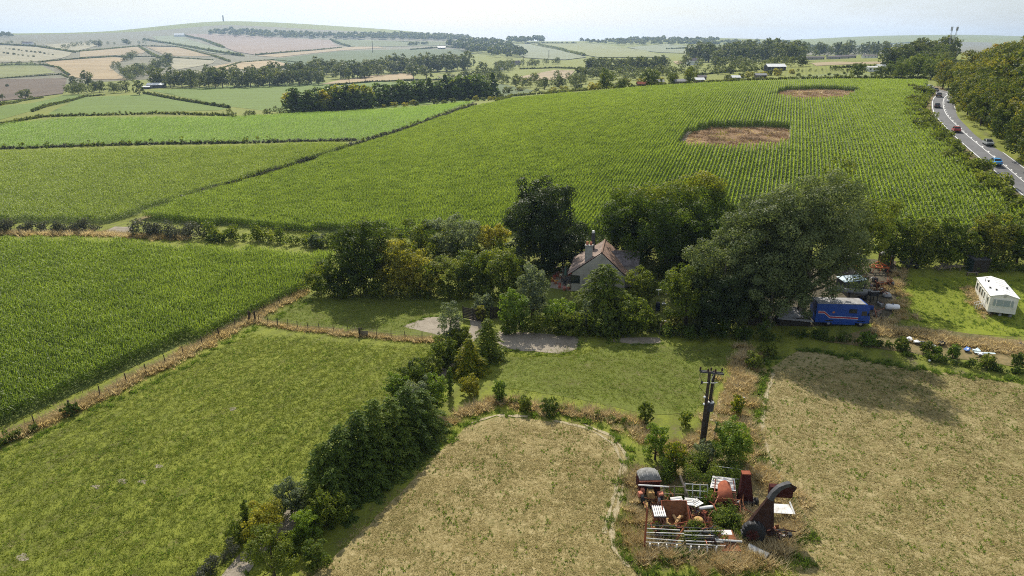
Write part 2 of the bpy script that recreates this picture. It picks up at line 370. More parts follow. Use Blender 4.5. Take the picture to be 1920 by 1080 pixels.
lm('wood', (0.016, 0.032, 0.011), (0.049, 0.076, 0.019), (0.128, 0.142, 0.027), yellow=(0.243, 0.169, 0.020))
lm('far', (.022, .038, .014), (.058, .084, .028), (.140, .165, .052), trans=.28)
lm('maize', (.058, .094, .010), (.135, .188, .020), (.24, .30, .045), trans=.48, gloss=.22, tint=(2.1, 2.15, .95))
lm('russet', (.10, .062, .030), (.20, .130, .066), (.34, .24, .135), trans=.35, gloss=.15, tint=(1.5, 1.35, 1.1))
lm('maize_olive', (.068, .105, .012), (.145, .195, .022), (.25, .305, .05), trans=.48, gloss=.35, tint=(2.2, 2.2, .95))
lm('beet', (.095, .155, .022), (.175, .270, .036), (.28, .385, .065), trans=.45, gloss=.35)
lm('grass', (.095, .118, .015), (.175, .205, .023), (.28, .305, .045), trans=.42, gloss=.2, tint=(1.95, 2.0, 1.0))
lm('lush', (.060, .092, .016), (.115, .165, .026), (.20, .26, .045), trans=.38, gloss=.2, tint=(1.9, 2.0, 1.2))
lm('straw', (.17, .135, .065), (.31, .245, .125), (.46, .37, .20), trans=.3, gloss=.2, tint=(1.5, 1.45, 1.3))
lm('dry', (.24, .185, .090), (.42, .340, .170), (.58, .49, .28), trans=.5, gloss=.2, tint=(1.6, 1.5, 1.15))
lm('hay', (.30, .24, .13), (.50, .41, .235), (.66, .56, .35), trans=.48, gloss=.2, tint=(1.45, 1.4, 1.15))
lm('stub', (.13, .135, .030), (.335, .275, .115), (.50, .42, .20), trans=.35, gloss=.1, tint=(1.55, 1.5, 1.2))
bark = plainmat('bark', (.085, .068, .050), .9, .1, .4, 3)
bark_pale = plainmat('pale_bark', (.20, .175, .14), .9, .1, .4, 3)

def size_px(P, wpx, top):
    wm = wpx * depth(P) / FPX
    return wm, zr(P[1], top) - P[2]
def tree(name, label, px, py, wpx, top, kind, shape='round', cat='tree', leaf=None, n=14, cover=1.5, base=.12, aspect=1.5, spray=False, droop=.3, sub=9,
         group=None, Y=None, sparse=0, ty=None, pale=False, limbs=6, seed=None, lean=(0, 0)):
    P = GY(px, Y) if Y else G(px, py)
    wm, h = size_px(P, wpx, top)
    rg = np.random.default_rng(seed if seed is not None else int(px * 7 + py * 13))
    rx = wm / 2; leaf = leaf or max(.13, P[1] * .0026)
    z0 = h * base; rz = (h - z0) / 2
    lob = lobes_for(shape, rx, rz, z0, n, rg)
    if lean != (0, 0): lob[:, 0] += lean[0] * lob[:, 2] / h; lob[:, 1] += lean[1] * lob[:, 2] / h
    t = thing(name, label, cat, P, rg.random() * 6.28, group)
    link('trunk' if cat == 'tree' else 'stem', trunk_mesh('trunk', h * .62, max(.05, h * .026), lob, rg, limbs), bark_pale if pale else bark, t)
    link('crown' if cat == 'tree' else 'foliage', (conifer_mesh('crown', h, rx * 1.08, rg, leaf, int(50 + 8 * h), .02, .72 if shape == 'bushy' else .8) if spray else crown_mesh('crown', lob, leaf, rg, cover, sub, aspect, droop, spray, min(1.0, rz / rx), sparse, ty, 0.02)), M[kind], t)
    return t

# shared tree shapes for woods and hedgerows farther off (height 1)
PROTO = {}
def proto(key, shape, rx, n, leaf, kind, base=.1, cover=1.4, seed=1, ty=None, aspect=1.4, sub=8):
    rg = np.random.default_rng(seed); lob = lobes_for(shape, rx, (1 - base) / 2, base, n, rg)
    cm = crown_mesh(key + '_crown', lob, leaf, rg, cover, sub, aspect, zs=min(1, .45 / rx), topyellow=ty, zmin=0.01); cm.materials.append(M[kind])
    tm = trunk_mesh(key + '_trunk', .6, .022, lob, rg, 4, nside=5); tm.materials.append(bark)
    PROTO[key] = (tm, cm)
for i in range(4):
    proto(f'w{i}', 'round', .42 + .06 * (i % 2), 11, .034, 'wood', .08, 1.35, 30 + i, ty=(.5 if i == 1 else None))
    proto(f'f{i}', 'round', .40 + .07 * (i % 3), 9, .07, 'far', .06, 1.4, 50 + i)
    proto(f'm{i}', 'round', .40 + .07 * (i % 3), 10, .042, 'oak', .08, 1.5, 70 + i)
proto('fc0', 'cone', .26, 16, .075, 'conifer', .03, 1.5, 90); proto('fc1', 'column', .30, 9, .075, 'conifer', .02, 1.6, 91)
proto('fg0', 'column', .34, 10, .075, 'gold', .03, 1.5, 92, ty=.35); proto('fb0', 'spread', .62, 9, .11, 'far', .02, 1.5, 93); proto('fb1', 'spread', .62, 9, .11, 'olive', .02, 1.5, 94)
proto('ft0', 'round', .45, 8, .075, 'far', .28, 1.3, 95); proto('mc0', 'cone', .3, 20, .055, 'conifer', .03, 1.5, 96)
def ptree(key, P, h, label, name='broadleaf_tree', group=None, wide=1.0, cat='tree', rg=R):
    t = thing(name, label, cat, P, rg.random() * 6.28, group); t.scale = (h * wide, h * wide, h)
    tm, cm = PROTO[key]
    link('trunk', tm, None, t); link('crown', cm, None, t)
    return t
def pxh(P, hpx): return hpx * depth(P) / FPX * 1.04

def polyline(pts, step):
    out = []; pts = [np.array(p[:2], float) for p in pts]
    for a, b in zip(pts, pts[1:]):
        k = max(1, int(np.linalg.norm(b - a) / step)); out += [a + (b - a) * i / k for i in range(k)]
    return np.array(out + [pts[-1]])
def hedge(name, label, pxs, hgt, wid, kind, leaf=None, cover=1.3, cat='hedge', group=None, gap=0.0, rough=.35, world=None):
    """a hedge: leafy clumps along a line on the ground"""
    W = world or [G(*p) for p in pxs]
    Ym = float(np.mean([p[1] for p in W])); leaf = leaf or max(.14, Ym * .0026)
    rg = np.random.default_rng(int(abs(W[0][0] * 37 + W[0][1] * 11)) % 100000)
    step = max(wid * .5, leaf * .9); pl = polyline(W, step)
    if gap: pl = pl[rg.random(len(pl)) > gap]
    o = pl[0]; base = Vector((o[0], o[1], hz(*o)))
    k = len(pl); pl = pl + rg.normal(size=pl.shape) * wid * .16; z = height(pl[:, 0], pl[:, 1])
    hh = hgt * (1 + rough * rg.normal(size=k)).clip(.45, 1.9)
    lob = np.stack([pl[:, 0] - base.x, pl[:, 1] - base.y, z - base.z + hh * .5, np.maximum(hh, wid) * .5], 1)
    zs = .9
    cs = []; rs = []
    for (x, y, zz, r), h_ in zip(lob, hh):
        m_ = int(5 * min(3.5, max(1, 1.1 * wid / hgt))); d = unit(m_, rg) * rg.random((m_, 1)) ** .35 * np.array([wid * .45, wid * .45, h_ * .40]); cs.append(np.array([x, y, zz]) + d); rs.append(np.full(m_, min(h_, wid) * .34))
    cs = np.concatenate(cs); rs = np.concatenate(rs)
    cnt = np.maximum(4, (cover * 6.3 * rs ** 2 / leaf ** 2).astype(int)); idx = np.repeat(np.arange(len(cs)), cnt)
    d = unit(len(idx), rg); c = cs[idx] + d * (rs[idx] * (.5 + .65 * rg.random(len(idx))))[:, None]
    zg = height(c[:, 0] + base.x, c[:, 1] + base.y) - base.z; c[:, 2] = np.maximum(c[:, 2], zg + .03)
    nrm = d * .7 + unit(len(c), rg) * .8; nrm /= np.linalg.norm(nrm, axis=1, keepdims=True)
    N = len(c); V, F = leaf_quads(c, nrm, unit(N, rg), leaf * 1.2 * (.7 + .6 * rg.random(N)), leaf * .8 * (.7 + .6 * rg.random(N)), .25)
    cv = rg.random(len(cs))[idx] * .5 + rg.random(N) * .5
    t = thing(name, label, cat, base, 0, group)
    link('foliage', npmesh('hedge', V, F, np.repeat(cv, 4)), M[kind], t)
    return t

# ------------------------------------------------------------------ scattering (crops and grass that nobody could count)
def inside(poly, X, Y):
    r = np.zeros(len(X), bool); n_ = len(poly); j = n_ - 1
    for i in range(n_):
        xi, yi = poly[i][0], poly[i][1]; xj, yj = poly[j][0], poly[j][1]
        c = ((yi > Y) != (yj > Y)) & (X < (xj - xi) * (Y - yi) / (yj - yi + 1e-12) + xi); r ^= c; j = i
    return r
def eulers(X, Y, spin, tilt=1.0):
    gx, gy = normal_at(X, Y); gx = gx * tilt; gy = gy * tilt
    nz_ = 1 / np.sqrt(1 + gx ** 2 + gy ** 2); nv = np.stack([-gx * nz_, -gy * nz_, nz_], 1)
    xa = np.stack([np.cos(spin), np.sin(spin), np.zeros_like(spin)], 1); xa -= nv * np.sum(xa * nv, 1, keepdims=True); xa /= np.linalg.norm(xa, axis=1, keepdims=True)
    ya = np.cross(nv, xa)
    ry = -np.arcsin(np.clip(xa[:, 2], -1, 1)); rx = np.arctan2(ya[:, 2], nv[:, 2]); rz = np.arctan2(xa[:, 1], xa[:, 0])
    return np.stack([rx, ry, rz], 1)
def scatter(name, label, cat, X, Y, spin, scl, protos, tilt=1.0):
    Z = height(X, Y)
    me = bpy.data.meshes.new(name); me.from_pydata(np.stack([X, Y, Z], 1), [], []); me.update()
    a = me.attributes.new('rot', 'FLOAT_VECTOR', 'POINT'); a.data.foreach_set('vector', eulers(X, Y, spin, tilt).astype(np.float32).ravel())
    a = me.attributes.new('scl', 'FLOAT', 'POINT'); a.data.foreach_set('value', scl.astype(np.float32))
    o = link(name, me); tag(o, label, cat, kind='stuff')
    col = bpy.data.collections.new(name + '_shapes')
    for p in protos: col.objects.link(p)
    ng = bpy.data.node_groups.new(name, 'GeometryNodeTree')
    ng.interface.new_socket('Geometry', in_out='INPUT', socket_type='NodeSocketGeometry'); ng.interface.new_socket('Geometry', in_out='OUTPUT', socket_type='NodeSocketGeometry')
    n, l = ng.nodes, ng.links
    gi = n.new('NodeGroupInput'); go = n.new('NodeGroupOutput'); ip = n.new('GeometryNodeInstanceOnPoints'); ci = n.new('GeometryNodeCollectionInfo')
    ci.inputs['Collection'].default_value = col; ci.inputs['Separate Children'].default_value = True; ci.inputs['Reset Children'].default_value = True
    ip.inputs['Pick Instance'].default_value = True
    ra = n.new('GeometryNodeInputNamedAttribute'); ra.data_type = 'FLOAT_VECTOR'; ra.inputs['Name'].default_value = 'rot'
    sa = n.new('GeometryNodeInputNamedAttribute'); sa.data_type = 'FLOAT'; sa.inputs['Name'].default_value = 'scl'
    ri = n.new('FunctionNodeRandomValue'); ri.data_type = 'INT'; ri.inputs['Min'].default_value = 0; ri.inputs['Max'].default_value = len(protos) - 1
    l.new(gi.outputs[0], ip.inputs['Points']); l.new(ci.outputs[0], ip.inputs['Instance']); l.new(ra.outputs['Attribute'], ip.inputs['Rotation']); l.new(sa.outputs['Attribute'], ip.inputs['Scale'])
    l.new(ri.outputs['Value'], ip.inputs['Instance Index']); l.new(ip.outputs[0], go.inputs[0])
    md = o.modifiers.new('scatter', 'NODES'); md.node_group = ng
    return o
def offscene(name, me, m):
    o = bpy.data.objects.new(name, me); me.materials.append(m); return o
def maize_patch(seed, kind, rows=3, length=2.4, sp=.75, hgt=2.0, per=.2, nl=7):
    rg = np.random.default_rng(seed); Vs = []; Fs = []; vv = []; b = 0
    for r in range(rows):
        for k in range(int(length / per)):
            x0 = (r - (rows - 1) / 2) * sp + rg.normal() * .05; y0 = -length / 2 + (k + .5) * per + rg.normal() * .03; h = hgt * (.86 + .22 * rg.random()); pv = rg.random()
            for i in range(nl):
                a = rg.random() * 6.28; z = h * (.22 + .72 * i / nl); Lf = (.62 - .2 * i / nl) * (.8 + .4 * rg.random()) * hgt / 2; wd = .065 * (.8 + .4 * rg.random())
                dx, dy = math.cos(a), math.sin(a); px_, py_ = -dy * wd, dx * wd
                p = [(0, z), (Lf * .45, z + Lf * .42), (Lf * .95, z + Lf * (.22 - .3 * rg.random()))]
                Vs += [(x0 + dx * p[0][0] - px_ * .5, y0 + dy * p[0][0] - py_ * .5, p[0][1]), (x0 + dx * p[0][0] + px_ * .5, y0 + dy * p[0][0] + py_ * .5, p[0][1]),
                       (x0 + dx * p[1][0] + px_, y0 + dy * p[1][0] + py_, p[1][1]), (x0 + dx * p[1][0] - px_, y0 + dy * p[1][0] - py_, p[1][1]),
                       (x0 + dx * p[2][0], y0 + dy * p[2][0], p[2][1])]
                Fs += [(b, b + 1, b + 2, b + 3), (b + 3, b + 2, b + 4)]; b += 5; vv += [pv * .4 + rg.random() * .35 + .25 * i / nl] * 5
            Vs += [(x0 - .03, y0, h * .8), (x0 + .03, y0, h * .8), (x0 + rg.normal() * .05, y0 + rg.normal() * .05, h * 1.08)]; Fs += [(b, b + 1, b + 2)]; b += 3; vv += [.95] * 3
    return offscene(f'plants_{seed}', npmesh(f'plants_{seed}', Vs, Fs, vv), M[kind])
def grass_patch(seed, kind, size=1.3, tufts=46, blades=5, hgt=.14, wd=.035, spread=.09, hv=.5, lean=.6):
    rg = np.random.default_rng(seed); N = tufts * blades
    tx = rg.normal(size=tufts) * size * .36; ty_ = rg.normal(size=tufts) * size * .36; th = hgt * (1 + hv * rg.normal(size=tufts)).clip(.3, 2.2); tv = rg.random(tufts)
    i = np.repeat(np.arange(tufts), blades); a = rg.random(N) * 6.28
    x = tx[i] + np.cos(a) * spread * rg.random(N); y = ty_[i] + np.sin(a) * spread * rg.random(N); h = th[i] * (.7 + .5 * rg.random(N)); ln = lean * h
    pxv = -np.sin(a) * wd; pyv = np.cos(a) * wd
    V = np.stack([np.stack([x - pxv, y - pyv, np.full(N, -.01)], 1), np.stack([x + pxv, y + pyv, np.full(N, -.01)], 1), np.stack([x + np.cos(a) * ln, y + np.sin(a) * ln, h], 1)], 1).reshape(-1, 3)
    v = np.repeat(tv[i] * .5 + rg.random(N) * .5, 3)
    return offscene(f'blades_{seed}', npmesh(f'blades_{seed}', V, np.arange(3 * N).reshape(-1, 3), v), M[kind])
def lattice(poly, sx, sy, az=0.0, jit=0.0, holes=(), rg=R):
    """grid points inside a ground polygon; rows run along azimuth az"""
    P = np.array([[p[0], p[1]] for p in poly]); c, s = math.cos(az), math.sin(az)
    # row axis (sin, cos), cross axis (cos, -sin)
    A = P @ np.array([s, c]); B = P @ np.array([c, -s])
    a = np.arange(A.min(), A.max() + sy, sy); b = np.arange(B.min(), B.max() + sx, sx)
    aa, bb = np.meshgrid(a, b); aa = aa.ravel(); bb = bb.ravel()
    aa = aa + rg.normal(size=len(aa)) * jit * sy; bb = bb + rg.normal(size=len(bb)) * jit * sx
    X = aa * s + bb * c; Y = aa * c - bb * s
    k = inside(P, X, Y)
    for h_ in holes: k &= ~inside(h_, X, Y)
    return X[k], Y[k]
def near_line(pxs, step, wid, rg=R, world=None):
    W = world or [G(*p) for p in pxs]; pl = polyline(W, step); pl = pl + rg.normal(size=pl.shape) * wid
    return pl[:, 0], pl[:, 1]
# ------------------------------------------------------------------ the ground and its fields
def structure(o): o['kind'] = 'structure'; return o
pasture = groundmat('pasture', [(.14, (.150, .128, .065)), (.32, (.116, .130, .022)), (.52, (.155, .178, .024)), (.72, (.190, .208, .028)), (.92, (.200, .185, .065))], 3.2, .42, .05, (.50, .30, .26), .9, .10, stripe=(math.radians(21.8), 2.3, .20))
ug = np.concatenate([np.linspace(-1.58, -.82, 40), np.linspace(-.8, .85, 330), np.linspace(.87, 1.58, 40)]); lg = np.concatenate([[math.log(9)], np.linspace(math.log(20.6), math.log(9400), 400)])
UU, LL = np.meshgrid(ug, lg, indexing='ij'); YY = np.exp(LL); XX = UU * np.maximum(YY, 60 - YY * .6)
gv = np.stack([XX.ravel(), YY.ravel(), height(XX.ravel(), YY.ravel())], 1); nl_ = len(lg)
ii, jj = np.meshgrid(np.arange(len(ug) - 1), np.arange(nl_ - 1), indexing='ij'); q = (ii * nl_ + jj).ravel()
ground = structure(link('ground', npmesh('ground', gv, np.stack([q, q + nl_, q + nl_ + 1, q + 1], 1)), pasture)); smooth(ground)
tag(ground, 'gently rolling farmland with olive green pasture in front', 'ground')

def drape(name, poly, m, lift=0.0, jit=.0, world=False, step=None, label=None, cat='field'):
    W = [Vector((p[0], p[1], 0)) for p in poly] if world else [G(*p) for p in poly]
    W = [np.array(p[:2]) for p in W]; B = []
    for a, b in zip(W, W[1:] + W[:1]):
        ym = (a[1] + b[1]) / 2; st = step or max(.5, ym * .012); k = max(1, int(np.linalg.norm(b - a) / st)); B += [a + (b - a) * i / k for i in range(k)]
    B = np.array(B)
    if jit: B = B + R.normal(size=B.shape) * jit
    y0, y1 = max(B[:, 1].min(), 15), B[:, 1].max(); u = B[:, 0] / B[:, 1]
    fac = .018 if step is None else step / ((y0 + y1) / 2)
    ls = np.arange(math.log(y0), math.log(y1), fac); us = np.arange(u.min(), u.max(), fac)
    if len(ls) * len(us) > 14000:
        q_ = math.sqrt(len(ls) * len(us) / 14000); ls = np.arange(math.log(y0), math.log(y1), fac * q_); us = np.arange(u.min(), u.max(), fac * q_)
    uu, ll = np.meshgrid(us, ls); X = (uu * np.exp(ll)).ravel() + 1e-3; Y = np.exp(ll).ravel() + 1e-3; k = inside(B, X, Y)
    pts = np.concatenate([B, np.stack([X[k], Y[k]], 1)]); nb = len(B)
    sc = 1.0 / max(1.0, np.abs(pts).max())
    r = delaunay_2d_cdt([Vector(p * sc) for p in pts], [(i, (i + 1) % nb) for i in range(nb)], [], 0, 1e-9)
    P = np.array([[p[0], p[1]] for p in r[0]]) / sc; T = np.array([t for t in r[2] if len(t) == 3]); cen = P[T].mean(1); T = T[inside(B, cen[:, 0], cen[:, 1])]
    z = height(P[:, 0], P[:, 1]) + lift * .5 + .004 + .00018 * P[:, 1]
    o = link(name, npmesh(name, np.stack([P[:, 0], P[:, 1], z], 1), T), m); smooth(o)
    tag(o, label, cat); return structure(o)

stubble = groundmat('stubble', [(.12, (.120, .115, .042)), (.30, (.195, .165, .065)), (.5, (.275, .222, .100)), (.7, (.335, .275, .135)), (.9, (.39, .33, .18))], 2.4, .33, .05, (.75, .14, .16), 1.0, .12, stripe=(math.radians(21.8), 1.7, .06))
stubble2 = groundmat('cut_grass', [(.14, (.105, .105, .030)), (.34, (.175, .160, .055)), (.5, (.255, .210, .095)), (.7, (.315, .26, .130)), (.9, (.37, .31, .17))], 2.4, .33, .05, (.72, .16, .22), 1.0, .12, stripe=(math.radians(60), 2.1, .07))
lawn = groundmat('lawn', [(.15, (.190, .155, .08)), (.35, (.110, .122, .026)), (.55, (.122, .148, .024)), (.75, (.15, .175, .03)), (.93, (.22, .19, .08))], 3.4, .30, .07, (.62, .42, .30), 1.0, .12)
lush_l = groundmat('lush_lawn', [(.15, (.120, .125, .018)), (.4, (.150, .180, .016)), (.6, (.185, .220, .018)), (.9, (.24, .25, .03))], 3.4, .30, .07, (.55, .35, .2), .9, .1)
gravel = groundmat('gravel', [(.18, (.10, .10, .045)), (.32, (.17, .145, .105)), (.5, (.25, .215, .165)), (.7, (.31, .27, .21)), (.9, (.38, .33, .265))], 6, .6, .12, (.5, .35, .25), .7, .05)
soil = groundmat('crop_soil', [(.2, (.06, .075, .018)), (.5, (.085, .11, .024)), (.8, (.12, .145, .035))], 1.5, .2, .03)
pit = groundmat('bare_clearing', [(.15, (.115, .075, .030)), (.4, (.19, .115, .055)), (.6, (.25, .155, .08)), (.85, (.34, .24, .135))], .9, .16, .05, (.4, .5, .2), .8, .1)
scrubland = groundmat('rough_ground', [(.15, (.06, .065, .018)), (.4, (.13, .115, .045)), (.6, (.20, .155, .07)), (.85, (.26, .20, .10))], 1.8, .3, .08, (.5, .4, .3), .9, .1)
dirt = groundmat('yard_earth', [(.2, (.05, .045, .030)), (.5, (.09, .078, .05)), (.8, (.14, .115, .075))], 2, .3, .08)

drape('stubble_field', [(500, 1180), (590, 1080), (690, 985), (785, 890), (838, 835), (875, 800), (930, 782), (1000, 787), (1090, 799), (1150, 820), (1180, 860), (1168, 930), (1152, 1000), (1165, 1040), (1215, 1085), (1300, 1180)], stubble, .01, .07, label='straw coloured cut field with a rounded end beside the conifers')
drape('mown_field', [(1450, 1180), (1495, 1085), (1505, 990), (1475, 930), (1430, 850), (1420, 790), (1445, 690), (1500, 655), (1700, 690), (1920, 722), (2200, 770), (2500, 900), (2300, 1180)], stubble2, .01, .07, label='dry mown field on the right below the white caravan')
drape('lawn', [(942, 668), (1000, 672), (1080, 668), (1150, 648), (1260, 650), (1375, 650), (1350, 720), (1300, 775), (1210, 778), (1080, 748), (990, 733), (935, 725)], lawn, .012, .08, label='striped green lawn in front of the cottage hedge')
drape('paddock', [(505, 603), (575, 553), (700, 558), (880, 560), (880, 600), (820, 632), (680, 622)], lawn, .012, .05, label='small green paddock in front of the tall oaks')
drape('gravel_drive', [(935, 622), (1020, 626), (1085, 632), (1082, 655), (1050, 664), (985, 658), (938, 652), (925, 630)], gravel, .03, .08, label='pale gravel parking patch in front of the hedge', cat='drive')
drape('gravel_patch', [(755, 612), (800, 595), (860, 596), (862, 618), (820, 628)], gravel, .03, .10, label='pale bare gravel patch in the paddock', cat='drive')
drape('worn_verge', [(1150, 634), (1235, 634), (1240, 644), (1190, 646), (1145, 641)], gravel, .028, .08, label='worn gravel strip by the garden gate', cat='drive')
drape('garden_path', [(880, 590), (902, 592), (905, 625), (884, 645), (856, 684), (826, 712), (808, 724), (818, 706), (842, 676), (866, 640), (882, 612)], gravel, .032, .06, label='gravel path leading past the golden conifer to the gate', cat='path')
drape('farm_path', [(585, 930), (600, 938), (560, 985), (500, 1030), (460, 1080), (425, 1100), (410, 1090), (440, 1050), (500, 990), (550, 945)], gravel, .03, .05, label='gravel path winding down beside the conifers', cat='path')
drape('caravan_lawn', [(1675, 520), (1770, 520), (1900, 520), (2150, 540), (2300, 680), (1920, 632), (1760, 625), (1700, 600), (1680, 570)], lush_l, .012, .1, label='bright green lawn around the white caravan')
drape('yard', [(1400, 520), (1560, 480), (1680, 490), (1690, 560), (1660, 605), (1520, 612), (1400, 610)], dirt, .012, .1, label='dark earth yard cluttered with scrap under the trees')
drape('dry_bank', [(1640, 612), (1700, 612), (1920, 640), (2200, 668), (2200, 710), (1920, 690), (1700, 662), (1540, 640)], scrubland, .02, .1, label='dry grass bank between the caravan lawn and the mown field')
drape('scrap_ground', [(1195, 900), (1260, 850), (1330, 830), (1420, 880), (1480, 930), (1490, 1000), (1450, 1050), (1330, 1065), (1215, 1050), (1190, 980)], scrubland, .02, .1, label='rough ground under the heap of scrap machinery')
drape('house_garden', [(930, 560), (1000, 510), (1100, 490), (1250, 490), (1350, 540), (1340, 625), (940, 625)], lawn, .006, .1, label='shaded garden lawn round the cottage')
for px, py, s in ((180, 913, 8), (230, 903, 9), (268, 904, 8), (298, 875, 7), (437, 767, 6), (43, 1046, 12)):
    drape('bare_patch', [(px + s * math.cos(a) * (1 + .3 * math.sin(3 * a + px)), py + s * .55 * math.sin(a)) for a in np.linspace(0, 6.28, 12)[:-1]], gravel, .004, .05, step=.3, label=f'small bare earth patch worn in the left pasture', cat='bare patch')['group'] = 'bare patches in the pasture'

# ---- crops
PIT1 = [(1274, 272), (1300, 247), (1345, 240), (1420, 239), (1470, 240), (1484, 246), (1489, 256), (1484, 268), (1466, 278), (1430, 282), (1370, 284), (1310, 284), (1282, 281)]
PIT2 = [(1444, 184), (1472, 170), (1540, 168), (1600, 171), (1607, 179), (1580, 192), (1500, 194)]
W1 = [G(*p) for p in PIT1]; W2 = [G(*p) for p in PIT2]
MZ1 = [(-420, 458), (0, 461), (190, 462), (300, 472), (480, 482), (622, 490), (605, 505), (562, 547), (480, 590), (300, 665), (130, 743), (0, 800), (-420, 985)]
MZ2 = [(-420, 302), (0, 290), (300, 283), (560, 276), (640, 274), (650, 280), (520, 322), (400, 358), (300, 388), (205, 420), (0, 417), (-420, 417)]
MZ3 = [(252, 412), (310, 395), (430, 358), (560, 318), (700, 272), (800, 236), (890, 206), (960, 191), (1100, 179), (1300, 165), (1500, 157), (1736, 157), (1722, 190), (1722, 206), (1725, 234), (1748, 262), (1778, 294), (1812, 332), (1846, 364), (1885, 396), (1930, 430), (1960, 460), (1800, 440), (1640, 430), (1420, 450), (1100, 450), (900, 442), (640, 438), (420, 424), (300, 418)]
MZ4 = [(-420, 262), (0, 235), (130, 222), (430, 221), (560, 214), (700, 207), (890, 192), (800, 229), (690, 262), (560, 264), (300, 270), (0, 277), (-420, 290)]
MZ5 = [(90, 214), (150, 184), (275, 177), (330, 188), (430, 203), (410, 207), (300, 210), (150, 218)]
MZ6 = [(280, 170), (400, 163), (560, 155), (690, 153), (800, 155), (925, 158), (1000, 176), (930, 186), (720, 203), (540, 212), (430, 200), (350, 184)]
MZ7 = [(-300, 232), (0, 200), (120, 178), (180, 178), (60, 208), (0, 225)]
crops = {}
for nm, pg, mt, lb in (('maize_ground', MZ1, soil, 'dark soil under the nearest maize on the left'), ('maize_ground', MZ2, soil, 'soil under the olive maize on the left'), ('maize_ground', MZ3, soil, 'soil under the big maize field'),
                   ('crop_ground', MZ4, 'beetg', 'bright green crop field beyond the long hedge'), ('crop_ground', MZ5, 'beetg', 'green field between two far hedges on the left'), ('crop_ground', MZ6, 'beetg', 'green field behind the conifer belt'), ('crop_ground', MZ7, 'beetg', 'green strip field at the far left edge')):
    if mt == 'beetg':
        mt = M.get('beetg') or groundmat('crop_green', [(.15, (.065, .095, .016)), (.4, (.095, .140, .020)), (.6, (.115, .170, .024)), (.9, (.15, .205, .035))], .55, .12, .02, (.5, .3, .3), .6, .3, aniso=(math.radians(10), 5)); M['beetg'] = mt
    drape(nm, pg, mt, .0, label=lb)
drape('clearing', [(p.x, p.y) for p in W1], pit, .03, .1, world=True, label='large round brown clearing in the maize nearer the trees', cat='clearing')
drape('clearing', [(p.x, p.y) for p in W2], pit, .03, .1, world=True, label='round brown clearing in the maize near the far hedge', cat='clearing')
drape('clearing_edge', [(1276, 264), (1288, 246), (1296, 246), (1285, 265)], gravel, .06, .05, label='pale bare strip at the left edge of the nearer clearing', cat='clearing')
def crop(name, label, pg, kind, az, hgt, seed, holes=(), sp=.75, size=1.0, nl=7, per=.2, jit=0.0):
    pr = [maize_patch(seed + i, kind, 3, 2.4, sp, hgt, per, nl) for i in range(4)]
    W = [G(*p) for p in pg]
    X, Y = lattice(W, 3 * sp * size, 2.4 * size, az, jit, holes)
    fl = R.integers(0, 2, len(X)) * math.pi
    scatter(name, label, 'crop', X, Y, -az + fl, size * (.93 + .12 * R.random(len(X))), pr)
    print(name, len(X))
crop('maize', 'tall green maize in the nearest field on the left', MZ1, 'maize', math.radians(22), 2.1, 100)
crop('maize', 'olive green maize in the field behind the dark bank on the left', MZ2, 'maize_olive', math.radians(24), 2.0, 110, per=.3, nl=6)
crop('maize', 'rows of green maize filling the big central field', MZ3, 'maize', math.radians(21), 2.1, 120, (W1, W2), per=.2, nl=8)
crop('leafy_crop', 'bright green leafy crop beyond the long hedge', MZ4, 'beet', math.radians(30), .8, 130, size=1.5, per=.4, nl=5)
# dry grass in the clearings
gh = [grass_patch(200 + i, 'russet', 2.4, 40, 5, .30, .06, .25, .6, 1.3) for i in range(3)] + [grass_patch(204, 'dry', 2.4, 22, 5, .25, .06, .25, .6, 1.4), grass_patch(205, 'olive', 2.0, 14, 5, .3, .06, .2)]
for Wp, lb in ((W1, 'matted dry grass in the nearer maize clearing'), (W2, 'matted dry grass in the far maize clearing')):
    X, Y = lattice(Wp, 2.3, 2.3, .3, .35); scatter('dry_grass', lb, 'grass', X, Y, R.random(len(X)) * 6.28, .7 + .5 * R.random(len(X)), gh)

# ---- grass in the foreground
def grass_on(name, label, pg, protos, sp=1.25, jit=.2, prob=1.0, holes=(), smin=.8, smax=1.3):
    W = [G(*p) for p in pg]; X, Y = lattice(W, sp, sp, .4, jit, [[G(*p) for p in h] for h in holes])
    k = R.random(len(X)) < prob; X, Y = X[k], Y[k]
    scatter(name, label, 'grass', X, Y, R.random(len(X)) * 6.28, smin + (smax - smin) * R.random(len(X)), protos)
short_g = [grass_patch(210 + i, 'grass', 1.6, 60, 5, .06, .026, .10, .9, 1.5) for i in range(3)]
tuft_g = [grass_patch(215 + i, 'lush', 2.2, 16, 7, .12, .035, .10, .6) for i in range(3)]
stub_g = [grass_patch(220 + i, 'stub', 1.6, 66, 6, .05, .030, .12, .9, 2.2) for i in range(4)]
dot_g = [grass_patch(250 + i, 'lush', 1.5, 7, 10, .13, .045, .10, .4, .5) for i in range(3)]
tall_dry = [grass_patch(230 + i, 'dry', .9, 18, 9, .52, .035, .18, .3, 1.0) for i in range(2)] + [grass_patch(232 + i, 'hay', .9, 18, 9, .52, .035, .18, .3, 1.0) for i in range(2)]
rank_g = [grass_patch(236 + i, 'lush', .9, 20, 8, .28, .04, .15, .4, .6) for i in range(3)]
grass_on('grass', 'short olive grass of the left pasture', [(-300, 990), (0, 855), (470, 625), (815, 655), (770, 720), (600, 850), (400, 1080), (380, 1150), (-300, 1200)], short_g, 1.0)
grass_on('grass', 'lusher tufts dotted over the left pasture', [(-300, 1000), (0, 870), (470, 630), (800, 660), (600, 850), (400, 1080), (-300, 1200)], tuft_g, 1.9, .4, .8, smin=.6, smax=1.1)
grass_on('stubble', 'short straw stubble of the rounded field', [(500, 1180), (690, 990), (838, 840), (930, 785), (1090, 802), (1175, 860), (1150, 1000), (1215, 1085), (1300, 1180)], stub_g, 1.0, .25, .95)
